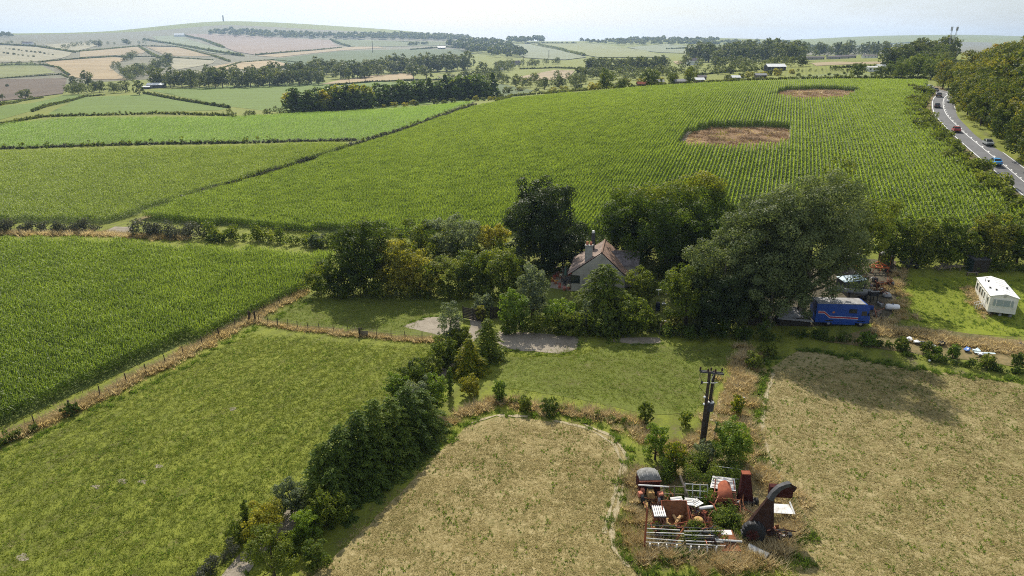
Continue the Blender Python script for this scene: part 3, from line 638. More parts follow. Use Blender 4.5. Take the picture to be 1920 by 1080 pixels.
grass_on('stubble', 'short dry stubble of the right hand field', [(1450, 1180), (1505, 990), (1425, 850), (1445, 690), (1700, 692), (1920, 726), (2200, 770), (2300, 1180)], stub_g, 1.0, .25, .95)
grass_on('grass', 'green tufts growing through the right hand stubble', [(1450, 1180), (1505, 990), (1425, 850), (1445, 660), (1700, 692), (1920, 726), (2200, 770), (2300, 1180)], dot_g, 1.3, .45, .8, smin=.6, smax=1.2)
grass_on('grass', 'green tufts growing through the rounded stubble field', [(500, 1180), (690, 990), (838, 840), (930, 785), (1090, 802), (1175, 860), (1150, 1000), (1215, 1085), (1300, 1180)], dot_g, 1.3, .45, .7, smin=.6, smax=1.2)
grass_on('grass', 'short grass of the cottage lawn', [(942, 668), (1150, 650), (1375, 650), (1300, 775), (1080, 745), (935, 725)], short_g, 1.0)
grass_on('grass', 'short grass of the small paddock', [(505, 603), (575, 553), (880, 560), (770, 605), (760, 626), (680, 622)], short_g, 1.0)
grass_on('grass', 'lush grass round the white caravan', [(1680, 525), (1900, 520), (2150, 540), (2300, 680), (1920, 632), (1700, 605)], rank_g[:2] + tuft_g, 1.3, smin=.4, smax=.8)
def grass_line(name, label, pxs, protos, dens, wid, smin=.7, smax=1.2):
    X, Y = near_line(pxs, 1 / dens, wid); scatter(name, label, 'grass', X, Y, R.random(len(X)) * 6.28, smin + (smax - smin) * R.random(len(X)), protos)
FENCE1 = [(-60, 862), (0, 830), (130, 772), (240, 720), (345, 668), (470, 600), (570, 548)]
FENCE2 = [(470, 600), (520, 612), (600, 622), (680, 630), (760, 637), (822, 640)]
grass_line('dry_grass', 'tall tawny grass along the fence beside the maize', FENCE1, tall_dry, 3.0, .38, .8, 1.3)
grass_line('grass', 'green verge under the fence beside the maize', [(x + 14, y + 14) for x, y in FENCE1], rank_g, 1.3, .35, .5, .9)
grass_line('dry_grass', 'tawny grass under the post and wire fence of the paddock', FENCE2, tall_dry, 3.0, .22, .6, 1.0)
grass_line('dry_grass', 'tawny grass bank below the lawn', [(845, 790), (890, 770), (950, 752), (1040, 768), (1120, 780), (1190, 800), (1230, 830)], tall_dry, 2.8, .7, .6, 1.2)
grass_line('dry_grass', 'tall tawny grass strip beside the utility pole', [(1400, 655), (1385, 700), (1360, 760), (1345, 800), (1310, 835), (1240, 850)], tall_dry, 2.8, .75, .6, 1.2)
grass_line('dry_grass', 'tall tawny grass between the pole and the mown field', [(1425, 665), (1405, 720), (1395, 790), (1405, 850), (1440, 900), (1470, 920)], tall_dry, 1.8, .5, .6, 1.1)
grass_line('grass', 'green margin of the mown field beside the tall grass', [(1445, 660), (1425, 740), (1418, 800), (1432, 860), (1470, 920), (1510, 990), (1500, 1060)], rank_g, 2.0, .35, .6, 1.1)
grass_line('grass', 'green margin curving round the stubble field', [(820, 845), (850, 812), (895, 787), (940, 775), (1010, 779), (1090, 791), (1150, 812), (1180, 850), (1165, 920), (1148, 1000), (1162, 1045), (1210, 1078), (1330, 1085), (1450, 1065)], rank_g, 1.7, .35, .5, 1.0)
grass_line('dry_grass', 'tawny grass ringing the scrap heap', [(1195, 890), (1185, 950), (1190, 1010), (1220, 1045), (1300, 1058), (1400, 1058), (1460, 1040), (1495, 990), (1480, 930), (1430, 880)], tall_dry, 2.6, .6, .6, 1.2)
grass_line('dry_grass', 'tawny grass growing among the scrap machinery', [(1400, 950), (1430, 1010), (1400, 1040), (1350, 1045), (1440, 1030), (1480, 980)], tall_dry, 3, .6, .5, 1.0)
grass_line('dry_grass', 'tawny grass bank below the caravan lawn', [(1640, 620), (1720, 628), (1800, 642), (1920, 660), (2100, 690)], tall_dry, 4.5, .9, .7, 1.2)
grass_line('dry_grass', 'tawny grass beside the scrap yard', [(1690, 505), (1680, 545), (1695, 575), (1690, 600), (1640, 610)], tall_dry, 2.2, .6, .6, 1.0)
grass_line('dry_grass', 'tawny grass beside the caravan steps', [(1815, 540), (1835, 575), (1850, 592)], tall_dry, 3, .5, .5, .9)
grass_line('dry_grass', 'tawny grass under the dark bank on the left', [(-100, 441), (0, 440), (100, 440), (190, 440), (250, 443), (350, 447)], tall_dry, 2.0, .6, 1.1, 1.7)
grass_line('grass', 'green edge of the right hand field under the bank', [(1500, 655), (1700, 688), (1800, 705), (1920, 718), (2050, 738)], rank_g, 2.2, .4, .6, 1.1)
drape('farm_track', [(195, 436), (215, 425), (250, 426), (247, 436), (260, 446), (215, 447)], gravel, .05, .1, label='pale chalk gateway between the hedges on the left', cat='track')
drape('farm_track', [(255, 412), (325, 386), (330, 392), (262, 416)], scrubland, .05, .1, label='dry strip of track climbing between the maize fields', cat='track')

# thin lines of dried cuttings left by the mower on the pasture
d68 = np.array([math.cos(math.radians(68.2)), math.sin(math.radians(68.2))]); n68 = np.array([d68[1], -d68[0]]); o68 = np.array(G(0, 860)[:2]); PW = [G(*p) for p in [(-200, 960), (0, 862), (470, 628), (800, 660), (600, 850), (420, 1060), (-200, 1180)]]
clip_g = [grass_patch(240 + i, 'hay', 1.0, 9, 6, .05, .03, .12, .5, 1.3) for i in range(2)] + [grass_patch(243, 'lush', 1.0, 14, 6, .14, .035, .1)]
LX = []; LY = []
for k in range(1, 26):
    s_ = np.arange(-25, 70, .8); s_ = s_[R.random(len(s_)) < .55 * R.random() + .1]; q_ = o68 + n68 * (k * 1.75 + R.normal() * .25) + d68 * s_[:, None] + R.normal(size=(len(s_), 2)) * .18; LX.append(q_[:, 0]); LY.append(q_[:, 1])
LX = np.concatenate(LX); LY = np.concatenate(LY); k_ = inside(PW, LX, LY); LX, LY = LX[k_], LY[k_]
scatter('grass_cuttings', 'faint lines of cut grass along the left pasture', 'grass', LX, LY, R.random(len(LX)) * 6.28, .5 + .5 * R.random(len(LX)), clip_g)
for lb, pts in (('grass fringe round the gravel patch', [(935, 655), (985, 662), (1050, 668), (1085, 657), (1086, 634)]), ('grass fringe round the bare paddock patch', [(752, 612), (800, 594), (862, 594)]), ('grass fringe along the worn verge', [(1142, 643), (1190, 648), (1242, 646)]), ('grass fringe along the bottom path', [(600, 940), (560, 990), (500, 1034), (460, 1082)]), ('grass fringe on the far side of the bottom path', [(583, 928), (548, 943), (498, 988), (438, 1048)])):
    grass_line('grass', lb, pts, rank_g + tuft_g, 2.4, .22, .35, .7)

drape('farm_track', [(330, 392), (430, 358), (560, 318), (700, 272), (800, 236), (880, 206), (880, 210), (800, 241), (700, 278), (560, 325), (430, 366), (335, 398)], scrubland, .05, .1, label='pale grassy track beside the climbing hedge', cat='track')

def wheel_track(pxs, wid, label):
    W = polyline([G(*p) for p in pxs], .5); W = W + R.normal(size=W.shape) * .03; tt = np.gradient(W, axis=0); tt /= np.linalg.norm(tt, axis=1, keepdims=True); nn = np.stack([-tt[:, 1], tt[:, 0]], 1); k = len(W); wv = wid * (.5 + .25 * R.normal(size=(k, 1)).clip(-1.2, 1.2))
    a, b = W + nn * wv, W - nn * wv; P = np.concatenate([a, b]); z = height(P[:, 0], P[:, 1]) + .045
    o = link('wheel_track', npmesh('wheel_track', np.stack([P[:, 0], P[:, 1], z], 1), [(i, i + 1, k + i + 1, k + i) for i in range(k - 1)]), trackm); structure(tag(o, label, 'track'))
trackm = groundmat('worn_track', [(.2, (.22, .185, .105)), (.5, (.32, .27, .165)), (.8, (.40, .345, .225))], 4, .8, .1)
wheel_track([(1095, 796), (1150, 820), (1176, 856), (1166, 920), (1146, 990), (1150, 1030), (1180, 1065)], .32, 'pale wheel track round the end of the stubble field'); wheel_track([(1040, 790), (1100, 803), (1150, 832), (1166, 866), (1152, 930), (1132, 1000)], .25, 'second pale wheel track inside the stubble field')
wheel_track([(1450, 700), (1432, 760), (1428, 810), (1445, 865), (1490, 930), (1518, 1000)], .28, 'pale wheel track along the edge of the mown field'); wheel_track([(1395, 662), (1375, 700), (1350, 755), (1335, 790)], .35, 'pale mown strip beside the tawny grass'); wheel_track([(880, 795), (930, 779), (990, 782)], .4, 'pale bare edge at the top of the stubble field')

grass_on('grass', 'lusher tufts dotted over the cottage lawn', [(942, 672), (1150, 652), (1375, 652), (1300, 772), (1080, 742), (935, 722)], tuft_g, 1.6, .4, .8, smin=.6, smax=1.0)
grass_on('grass', 'lusher tufts dotted over the small paddock', [(510, 600), (580, 556), (880, 562), (770, 603), (750, 622), (680, 618)], tuft_g, 1.6, .4, .8, smin=.6, smax=1.0)
grass_on('grass', 'brighter tufts dotted over the caravan lawn', [(1690, 530), (1900, 525), (2150, 545), (2300, 680), (1920, 628), (1700, 602)], tuft_g + short_g, 1.3, .4, .9, smin=.8, smax=1.3)
# ------------------------------------------------------------------ trees and shrubs near the cottage
T = tree
# big trees behind the cottage
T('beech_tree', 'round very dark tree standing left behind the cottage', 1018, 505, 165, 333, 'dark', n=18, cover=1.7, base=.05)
T('beech_tree', 'wide beech with yellow orange crown behind the cottage roof', 1250, 498, 265, 318, 'beech', 'spread', n=24, cover=1.5, base=.06, ty=.5)
T('shrub', 'loose yellow green bush left of the wide beech', 1170, 475, 90, 362, 'oak', cat='shrub', base=.03)
T('ash_tree', 'tallest grey green ash above the blue lorry', 1500, 600, 200, 314, 'ash', 'spread', n=30, cover=1.35, base=.17, pale=True, limbs=14, seed=5, sub=8)
T('ash_tree', 'broad grey green ash left of the tallest ash', 1420, 590, 190, 345, 'ash', 'spread', n=28, cover=1.35, base=.06, pale=True, limbs=10, sub=8)
T('ash_tree', 'lower spreading ash at the left of the ash group', 1350, 600, 160, 425, 'ash', 'spread', n=20, cover=1.4, base=.02, pale=True, limbs=10, sub=8)
T('ash_tree', 'pale leaved ash crown hanging in front of the group', 1440, 616, 140, 460, 'ash', 'spread', n=18, cover=1.2, base=.08, pale=True, limbs=8, sub=7)
T('ash_tree', 'dark leaved ash to the right of the tallest ash', 1592, 530, 135, 345, 'oak', n=20, cover=1.2, base=.30, pale=True, limbs=10, sub=7)
T('ash_tree', 'thin topped dark tree peeping above the ash', 1550, 500, 90, 290, 'scrub', n=14, cover=.9, base=.3, sparse=.25)
T('tree', 'dark bushy tree right of the cottage garden', 1285, 610, 120, 486, 'oak', n=14, base=.02)
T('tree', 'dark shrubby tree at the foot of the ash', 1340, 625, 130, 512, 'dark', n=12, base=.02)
T('shrub', 'pale bush at the edge of the grey sheet roof', 1425, 612, 60, 560, 'scrub', cat='shrub', base=.02)
# oaks on the left of the paddock
T('oak_tree', 'tall oak at the left end of the paddock trees', 685, 548, 140, 402, 'oak', n=18, base=.05)
T('oak_tree', 'olive topped oak just right of the tall oak', 752, 548, 115, 446, 'olive', n=14, base=.04)
T('shrub', 'low dark thicket at the foot of the tall oak', 628, 550, 120, 488, 'oak', 'spread', cat='shrub', base=.02)
T('tree', 'rounded yellow green tree in the middle of the paddock edge', 788, 553, 98, 476, 'olive', base=.03)
T('tree', 'rounded green tree at the right of the paddock edge', 842, 553, 98, 480, 'scrub', base=.03)
T('tree', 'dark green tree where the paddock edge meets the garden', 895, 550, 100, 464, 'oak', base=.03)
T('tree', 'leafy garden tree above the dark gate', 942, 558, 95, 466, 'oak', base=.03)
T('fir_tree', 'small grey green fir in the back garden', 972, 515, 38, 462, 'grey', 'cone', base=.03, spray=True, n=20)
T('shrub', 'round garden bush beside the small fir', 992, 488, 52, 440, 'scrub', cat='shrub', base=.03)
T('shrub', 'dark bush below the very dark tree', 1055, 502, 95, 436, 'dark', cat='shrub', base=.02)
T('shrub', 'sunlit bush at the left foot of the very dark tree', 925, 470, 70, 416, 'olive', cat='shrub', base=.02)
T('shrub', 'dark thicket at the back of the garden hollow', 790, 472, 140, 408, 'oak', 'spread', cat='shrub', base=.02)
T('shrub', 'silvery thicket at the right of the garden hollow', 858, 472, 120, 400, 'grey', 'spread', cat='shrub', base=.02)
T('shrub', 'pale leaved shrub in the garden hollow', 905, 505, 110, 466, 'grey', 'spread', cat='shrub', base=.02)
T('shrub', 'dark yellow bush behind the tall oak', 755, 488, 70, 448, 'olive', cat='shrub', base=.02)
# hedge and shrubs in front of the cottage
T('laurel_shrub', 'bright green laurel next to the white sign', 965, 622, 66, 540, 'laurel', cat='shrub', base=.02)
T('tree', 'grey green apple tree above the laurel', 998, 600, 72, 494, 'grey', base=.06)
T('laurel_shrub', 'bright green shrub below the flower patio', 1052, 618, 80, 558, 'laurel', cat='shrub', base=.02)
T('cypress_tree', 'spreading feathery cypress in front of the cottage', 1130, 602, 140, 494, 'cypress', 'bushy', n=40, base=.03, spray=True, aspect=2.2)
T('shrub', 'light green lilac beside the cypress', 1200, 575, 66, 500, 'scrub', cat='shrub', base=.04)
T('shrub', 'round dark hedge bush in front of the cypress', 1185, 622, 86, 552, 'oak', cat='shrub', base=.02)
T('sapling', 'thin pale sapling tied to two stakes', 1098, 622, 24, 562, 'grey', 'column', base=.30, n=8)
T('shrub', 'dark rounded bush left of the sapling', 1062, 628, 56, 580, 'oak', cat='shrub', base=.02)
T('shrub', 'dark low bush right of the sapling', 1132, 628, 62, 580, 'bramble', cat='shrub', base=.02)
T('shrub', 'pale leaved shrub by the garden gate', 1225, 620, 40, 588, 'scrub', cat='shrub', base=.02)
T('shrub', 'small yellow green shrub left of the garden posts', 1262, 625, 42, 592, 'olive', cat='shrub', base=.02)
T('shrub', 'silvery round shrub above the slatted gate', 905, 590, 48, 550, 'grey', cat='shrub', base=.05)
T('shrub', 'narrow dark shrub inside the slatted gate', 902, 602, 22, 572, 'olive', cat='shrub', base=.02)
hedge('hedge', 'dark green clipped hedge along the gravel patch', [(948, 626), (1020, 628), (1090, 630), (1160, 632), (1200, 632)], 2.6, 1.6, 'oak', leaf=.24)
hedge('hedge', 'tangled dark hedge under the ash trees', [(1255, 632), (1320, 636), (1390, 640), (1440, 640)], 2.0, 2.0, 'bramble', leaf=.24)
hedge('hedge', 'low scrubby hedge in front of the blue lorry', [(1500, 632), (1560, 638), (1620, 646), (1690, 655)], 1.0, 1.8, 'bramble', leaf=.2)
for px, py, w_, tp, k, lb in ((1625, 650, 38, 622, 'laurel', 'green elder bush in front of the blue lorry'), (1690, 655, 30, 632, 'scrub', 'pale bush at the start of the dry bank'), (1735, 664, 28, 638, 'scrub', 'weedy bush beside the white litter'),
                            (1785, 672, 26, 644, 'laurel', 'bright green bush left of the blue sacks'), (1755, 670, 20, 648, 'laurel', 'small green bush on the dry bank'), (1850, 690, 30, 664, 'scrub', 'weedy bush below the blue sacks'), (1905, 690, 28, 660, 'bramble', 'bush on the bank at the right edge')):
    T('shrub', lb, px, py, w_, tp, k, cat='shrub', base=.02, leaf=.17)
hedge('hedge', 'straggly weeds along the foot of the right bank', [(1700, 668), (1780, 684), (1850, 694), (1930, 705), (2050, 720)], .7, .9, 'bramble', leaf=.18, gap=.25)
# line of trees behind the caravan
for px, w_, tp, k, lb in ((1672, 80, 402, 'oak', 'dark tree at the left of the row behind the yard'), (1722, 70, 408, 'scrub', 'grey green tree second in the row behind the caravan lawn'), (1765, 70, 405, 'oak', 'dark tree in the middle of the row behind the caravan lawn'),
                      (1808, 70, 425, 'oak', 'lower dark tree left of the yellowish tree'), (1852, 88, 398, 'olive', 'yellowish tree behind the white caravan'), (1905, 80, 410, 'oak', 'dark tree behind the right end of the caravan'), (1965, 80, 405, 'scrub', 'tree at the right edge behind the caravan')):
    T('tree', lb, px, 495, w_, tp, k, base=.04, n=14)
hedge('hedge', 'dark thicket under the trees behind the caravan lawn', [(1650, 500), (1740, 502), (1830, 505), (1920, 510), (2020, 515)], 2.6, 2.5, 'oak', leaf=.3)
# hedges on the left
hedge('hedge', 'grey purple bank of scrub left of the chalk gateway', [(-120, 436), (-40, 436), (40, 436), (110, 436), (185, 436)], 2.0, 2.4, 'heather', leaf=.3)
hedge('hedge', 'grey purple bank of scrub right of the chalk gateway', [(258, 444), (300, 445), (350, 447), (385, 448)], 2.5, 2.8, 'heather', leaf=.3)
hedge('hedge', 'dark green hedge behind the near maize field', [(385, 450), (440, 452), (500, 456), (560, 460), (622, 464)], 2.4, 2.8, 'oak', leaf=.32)
T('shrub', 'pale grey green shrub in the hedge near the tall oak', 600, 463, 46, 436, 'grey', cat='shrub', base=.02)
T('shrub', 'pale shrub in the hedge right of the scrub bank', 405, 455, 40, 436, 'bramble', cat='shrub', base=.02)
hedge('hedge', 'narrow dark hedge climbing between the maize fields', [(325, 386), (380, 366), (430, 350), (500, 328), (560, 308), (640, 280), (700, 262), (760, 243), (820, 222), (890, 198)], 1.0, 1.3, 'heather', leaf=.45)
hedge('hedge', 'broken dark hedge clumps on the climbing field edge', [(420, 352), (500, 327), (600, 292), (690, 264), (800, 228), (880, 200)], 1.5, 1.4, 'oak', leaf=.5, gap=.65)
hedge('hedge', 'long thin hedge across the left between two green fields', [(-150, 287), (0, 280), (160, 274), (300, 271), (440, 269), (560, 266), (670, 264)], .9, 1.2, 'heather', leaf=.5)
hedge('hedge', 'broken darker bushes along the long thin hedge', [(0, 280), (300, 271), (560, 266)], 2.0, 1.5, 'oak', leaf=.6, gap=.75)
# conifer clump and path shrubs
CON = [(612, 938, 100, 830, 1), (645, 925, 105, 795, 2), (678, 902, 112, 768, 3), (708, 880, 112, 745, 4), (738, 858, 108, 742, 5), (766, 836, 104, 722, 6), (795, 812, 96, 728, 7), (632, 962, 80, 875, 8), (690, 915, 90, 830, 9), (752, 868, 84, 800, 10)]
CL = ['dark feathery conifer ' + q for q in ('at the lower left end of the big clump', 'second from the lower end of the clump', 'third from the lower end of the clump', 'tallest in the middle of the clump', 'just right of the middle of the clump', 'second from the upper end of the clump', 'at the upper end of the clump', 'small one in front of the lower end of the clump', 'low one on the stubble side of the clump middle', 'low one on the stubble side near the upper end')]
for (px, py, w_, tp, sd), lb in zip(CON, CL):
    T('conifer_tree', lb, px, py, w_, tp, 'conifer', 'bushy', n=46, base=.01, spray=True, droop=.35, aspect=3.0, leaf=.155, cover=1.5, sub=8, seed=sd, group='conifers in the big clump')
SH = [('laurel_shrub', 'glossy rounded laurel at the top end of the conifers', 820, 772, 56, 700, 'laurel', 'round'), ('shrub', 'silvery leaved shrub beside the glossy laurel', 790, 775, 66, 708, 'grey', 'round'), ('golden_conifer', 'golden tipped conifer beside the garden path', 881, 700, 74, 634, 'gold', 'cone'),
      ('conifer_tree', 'bright green bushy conifer beside the gravel patch', 915, 672, 76, 596, 'cypress', 'cone'), ('columnar_conifer', 'narrow dark column conifer beside the path', 844, 742, 15, 690, 'conifer', 'column'), ('shrub', 'brownish low shrub below the golden conifer', 880, 742, 44, 702, 'olive', 'round'),
      ('shrub', 'small round green shrub at the corner of the lawn', 936, 752, 32, 712, 'laurel', 'round'), ('birch_tree', 'airy weeping birch by the path', 846, 655, 66, 566, 'grey', 'round'), ('columnar_conifer', 'small column conifer with a yellow top', 873, 632, 15, 614, 'gold', 'column'),
      ('shrub', 'dark shrub at the end of the paddock fence', 832, 690, 58, 632, 'oak', 'round'), ('shrub', 'dark leafy shrub right of the paddock fence', 862, 662, 50, 614, 'oak', 'round'), ('shrub', 'dark green bush above the conifer clump', 775, 735, 80, 676, 'oak', 'round'), ('shrub', 'green bush between conifers and pasture', 748, 752, 60, 700, 'laurel', 'round'), ('shrub', 'pale shrub on the pasture side of the path', 805, 710, 60, 664, 'scrub', 'round'),
      ('shrub', 'dark shrub at the lower foot of the conifers', 615, 985, 95, 910, 'oak', 'round'), ('shrub', 'glossy shrub with white blossom below the conifers', 578, 1012, 70, 955, 'laurel', 'round'), ('willow_shrub', 'large feathery willow shrub at the bottom left', 515, 1085, 110, 985, 'scrub', 'round'), ('ivy_stump', 'narrow ivy covered stump on the pasture edge', 465, 1000, 20, 940, 'oak', 'column'),
      ('shrub', 'small dark shrub behind the ivy stump', 448, 1015, 50, 980, 'oak', 'round'), ('shrub', 'flowering shrub above the willow shrub', 548, 968, 80, 900, 'grey', 'round'), ('shrub', 'pale bush at the left of the bottom path', 500, 1010, 90, 940, 'olive', 'round'), ('shrub', 'low green bush at the bottom edge of the picture', 595, 1065, 60, 1015, 'bramble', 'round'),
      ('shrub', 'small thorn bush at the left end of the tawny bank', 985, 770, 30, 742, 'scrub', 'round'), ('shrub', 'low thorn bush on the tawny bank', 1030, 778, 36, 745, 'bramble', 'round'),
      ('gorse_bush', 'dark green bush left of the utility pole', 1228, 862, 56, 795, 'laurel', 'round'), ('gorse_bush', 'yellow leaved bush below the utility pole', 1265, 888, 58, 832, 'gold', 'spread'), ('gorse_bush', 'large green bush right of the utility pole', 1366, 868, 84, 788, 'laurel', 'spread'),
      ('gorse_bush', 'small dark bush at the lawn corner left of the pole', 1210, 792, 34, 752, 'oak', 'round'), ('gorse_bush', 'small yellow topped bush beside the tawny strip', 1380, 778, 26, 740, 'gold', 'round'), ('gorse_bush', 'thin yellow bush behind the pole', 1285, 800, 30, 772, 'gold', 'round'), ('bramble_bush', 'grey green bramble at the foot of the pole', 1318, 868, 50, 828, 'grey', 'spread'),
      ('shrub', 'green weeds along the tawny strip', 1412, 690, 36, 660, 'scrub', 'round'), ('shrub', 'green bush at the top of the tawny strip', 1438, 668, 40, 640, 'scrub', 'round')]
for nm, lb, px, py, w_, tp, k, sh in SH:
    con = sh in ('cone',)
    T(nm, lb, px, py, w_, tp, k, sh, cat='tree' if nm.endswith(('tree', 'conifer')) else 'shrub', base=.03, n=22 if con else 12, spray=con, aspect=2.0 if con else 1.5, leaf=.15 if py < 780 else .13, cover=1.6, sparse=.35 if 'birch' in nm or 'thin' in lb or 'willow' in nm else 0)
for lb, pts, hh in (('dark bramble thicket behind the scrap heap', [(1245, 905), (1290, 888), (1330, 885), (1370, 892), (1388, 905), (1350, 912), (1290, 912)], 1.7), ('bramble patch in the middle of the scrap heap', [(1260, 935), (1300, 932), (1335, 928), (1330, 950), (1300, 945), (1270, 940)], 1.0), ('bramble patch right of the rusty hopper', [(1330, 1000), (1345, 980), (1370, 965), (1392, 985), (1370, 1000)], 1.0), ('bramble patch over the metal racks', [(1222, 1000), (1250, 1012), (1290, 1012), (1335, 1008)], .75), ('low bramble along the front of the scrap heap', [(1250, 1048), (1310, 1050), (1360, 1048)], .45)):
    hedge('bramble_bush', lb, pts, hh, 1.7, 'bramble', leaf=.13, cover=1.5, cat='bramble', rough=.3)
hedge('hedge', 'dark bushes beside the bottom path', [(610, 950), (570, 1000), (540, 1060)], 1.0, 1.0, 'bramble', leaf=.14)
hedge('hedge', 'tangled dry hedge at the lower left of the path', [(440, 1040), (410, 1065), (380, 1095)], .9, .9, 'heather', leaf=.12)
hedge('hedge', 'weedy bushes on the fence line at the left edge', [(-40, 862), (0, 838), (40, 818), (70, 808)], .9, .8, 'bramble', leaf=.15)
T('shrub', 'small dark bramble bush in the fence line', 135, 778, 34, 755, 'bramble', cat='shrub', base=.02, leaf=.14)
hedge('hedge', 'low weedy hedge below the lawn', [(930, 752), (990, 760), (1060, 772), (1130, 786), (1190, 802)], .55, .7, 'bramble', leaf=.13, gap=.3)

hedge('hedge', 'dark hedge filling in under the paddock trees', [(585, 552), (650, 554), (730, 556), (820, 557), (900, 560)], 3.2, 3.0, 'oak', leaf=.27, rough=.25)
hedge('hedge', 'dark scrub at the back of the garden hollow', [(725, 478), (780, 476), (840, 476), (900, 476), (945, 480)], 3.0, 3.5, 'oak', leaf=.33)
hedge('hedge', 'tangled shrubs between the garden trees', [(905, 540), (950, 532), (1000, 522), (1035, 515)], 2.6, 3.0, 'bramble', leaf=.27)
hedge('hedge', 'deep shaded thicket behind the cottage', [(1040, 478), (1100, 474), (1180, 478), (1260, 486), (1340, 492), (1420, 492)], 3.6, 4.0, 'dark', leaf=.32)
hedge('hedge', 'shaded thicket below the wide beech', [(1215, 530), (1260, 522), (1320, 530), (1370, 545)], 2.2, 3.0, 'oak', leaf=.27)
hedge('hedge', 'long dark shrub border beside the upper path', [(790, 730), (815, 705), (838, 682), (855, 660)], 1.3, 1.2, 'oak', leaf=.16)

hedge('bramble_bush', 'bramble growing round the drum and rods of the scrap heap', [(1298, 1000), (1330, 992), (1352, 985), (1375, 1000), (1395, 1012)], .7, 1.2, 'bramble', leaf=.13, cover=1.5, cat='bramble')
# ------------------------------------------------------------------ materials of built things
pm = plainmat
M['rust'] = pm('rust', (.20, .085, .040), .95, .06, .45, 2.5, dirt=(.075, .032, .02)); M['rust_dark'] = pm('dark_rust', (.050, .028, .022), .95, .06, .4, 2)
M['rust_red'] = pm('red_rust', (.27, .088, .050), .95, .06, .4, 2.2, dirt=(.13, .045, .03)); M['maroon'] = pm('maroon_paint', (.060, .020, .018), .95, .06, .4, 2)
M['salmon'] = pm('faded_red_paint', (.46, .185, .12), .9, .1, .35, 2); M['ochre'] = pm('faded_yellow_paint', (.40, .25, .09), .8, .2, .5, 3, dirt=(.14, .08, .04))
M['galv'] = pm('galvanised_steel', (.48, .48, .46), .5, .5, .3, 3, .35); M['whitemetal'] = pm('white_painted_metal', (.72, .71, .68), .55, .4, .22, 2, dirt=(.42, .36, .29))
M['black'] = pm('black_rubber', (.018, .018, .018), .8, .3, .3, 4); M['dkgrey'] = pm('dark_grey_metal', (.055, .055, .058), .7, .3, .4, 3)
M['wood'] = M['wood']; M['timber'] = pm('weathered_timber', (.20, .165, .125), .9, .1, .4, 5); M['darkwood'] = pm('dark_timber', (.045, .038, .03), .9, .1, .4, 5); M['fresh'] = pm('fresh_wood', (.52, .33, .15), .8, .2, .3, 4)
M['creosote'] = pm('creosoted_pole', (.060, .047, .036), .9, .15, .4, 4); M['white'] = pm('white_paint', (.78, .78, .76), .5, .4, .08, 1.2, dirt=(.62, .60, .55)); M['cream'] = pm('cream_cladding', (.74, .72, .64), .55, .35, .10, 1, dirt=(.58, .55, .46))
M['blue'] = pm('blue_paint', (.015, .06, .28), .4, .4, .18, 1.2); M['red'] = pm('red_stripe', (.36, .03, .035), .5, .4, .1); M['glass'] = glassmat('window_glass'); M['curtain'] = glassmat('curtained_window', (.30, .36, .36))
M['roofgrey'] = pm('grey_roof_sheet', (.30, .30, .30), .7, .3, .35, 1.5, dirt=(.16, .15, .14)); M['paleblue'] = pm('pale_blue_sheet', (.60, .72, .75), .5, .4, .2, 1.4)
M['yellow'] = pm('yellow_machine_paint', (.62, .33, .03), .6, .4, .3, 2); M['orange'] = pm('orange_machine_paint', (.50, .12, .035), .6, .4, .3, 2); M['tarp'] = pm('grey_tarpaulin', (.20, .20, .19), .8, .2, .4, 2.5); M['greenfab'] = pm('green_canvas', (.10, .17, .13), .9, .1, .2, 3)
M['render'] = pm('pale_render', (.36, .335, .285), .9, .1, .2, 1.5); M['lead'] = pm('chimney_render', (.34, .33, .30), .9, .1, .3, 2); M['terracotta'] = pm('terracotta', (.42, .16, .09), .8, .2, .2, 4); M['brickwall'] = pm('brick', (.30, .17, .12), .9, .1, .35, 3)
M['plastic'] = pm('white_plastic', (.80, .80, .80), .35, .5, .06); M['bluesack'] = pm('blue_plastic', (.10, .22, .55), .4, .5, .25, 3); M['navy'] = pm('navy_plastic', (.015, .025, .06), .5, .4, .2)
def tilemat(name, c1, c2, c3, vary=None):
    m, n, l = newmat(name); tcn = n.new('ShaderNodeTexCoord'); v = tcn.outputs['Object']
    a = noise(n, l, v, .9, 6, .65); b = noise(n, l, v, 6, 4, .7); vo = n.new('ShaderNodeTexVoronoi'); vo.inputs['Scale'].default_value = 4.2; l.new(v, vo.inputs['Vector'])
    sep = n.new('ShaderNodeSeparateColor'); l.new(vo.outputs['Color'], sep.inputs[0])
    f = mathn(n, l, 'ADD', mathn(n, l, 'MULTIPLY', a, .55), mathn(n, l, 'ADD', mathn(n, l, 'MULTIPLY', b, .25), mathn(n, l, 'MULTIPLY', sep.outputs[0], .22)))
    c = ramp(n, [(.34, c1), (.52, c2), (.72, c3)]); l.new(f, c.inputs[0]); return finish(m, n, l, c.outputs[0], .9, .15, (vo.outputs['Distance'], .6, .05))
M['tiles'] = tilemat('mossy_brown_tiles', (.13, .10, .085), (.235, .175, .145), (.36, .29, .24)); M['tiles_red'] = tilemat('red_lichen_tiles', (.15, .10, .075), (.25, .17, .13), (.33, .20, .125)); M['tiles_grey'] = tilemat('grey_tiles', (.10, .085, .085), (.165, .145, .145), (.24, .21, .21))

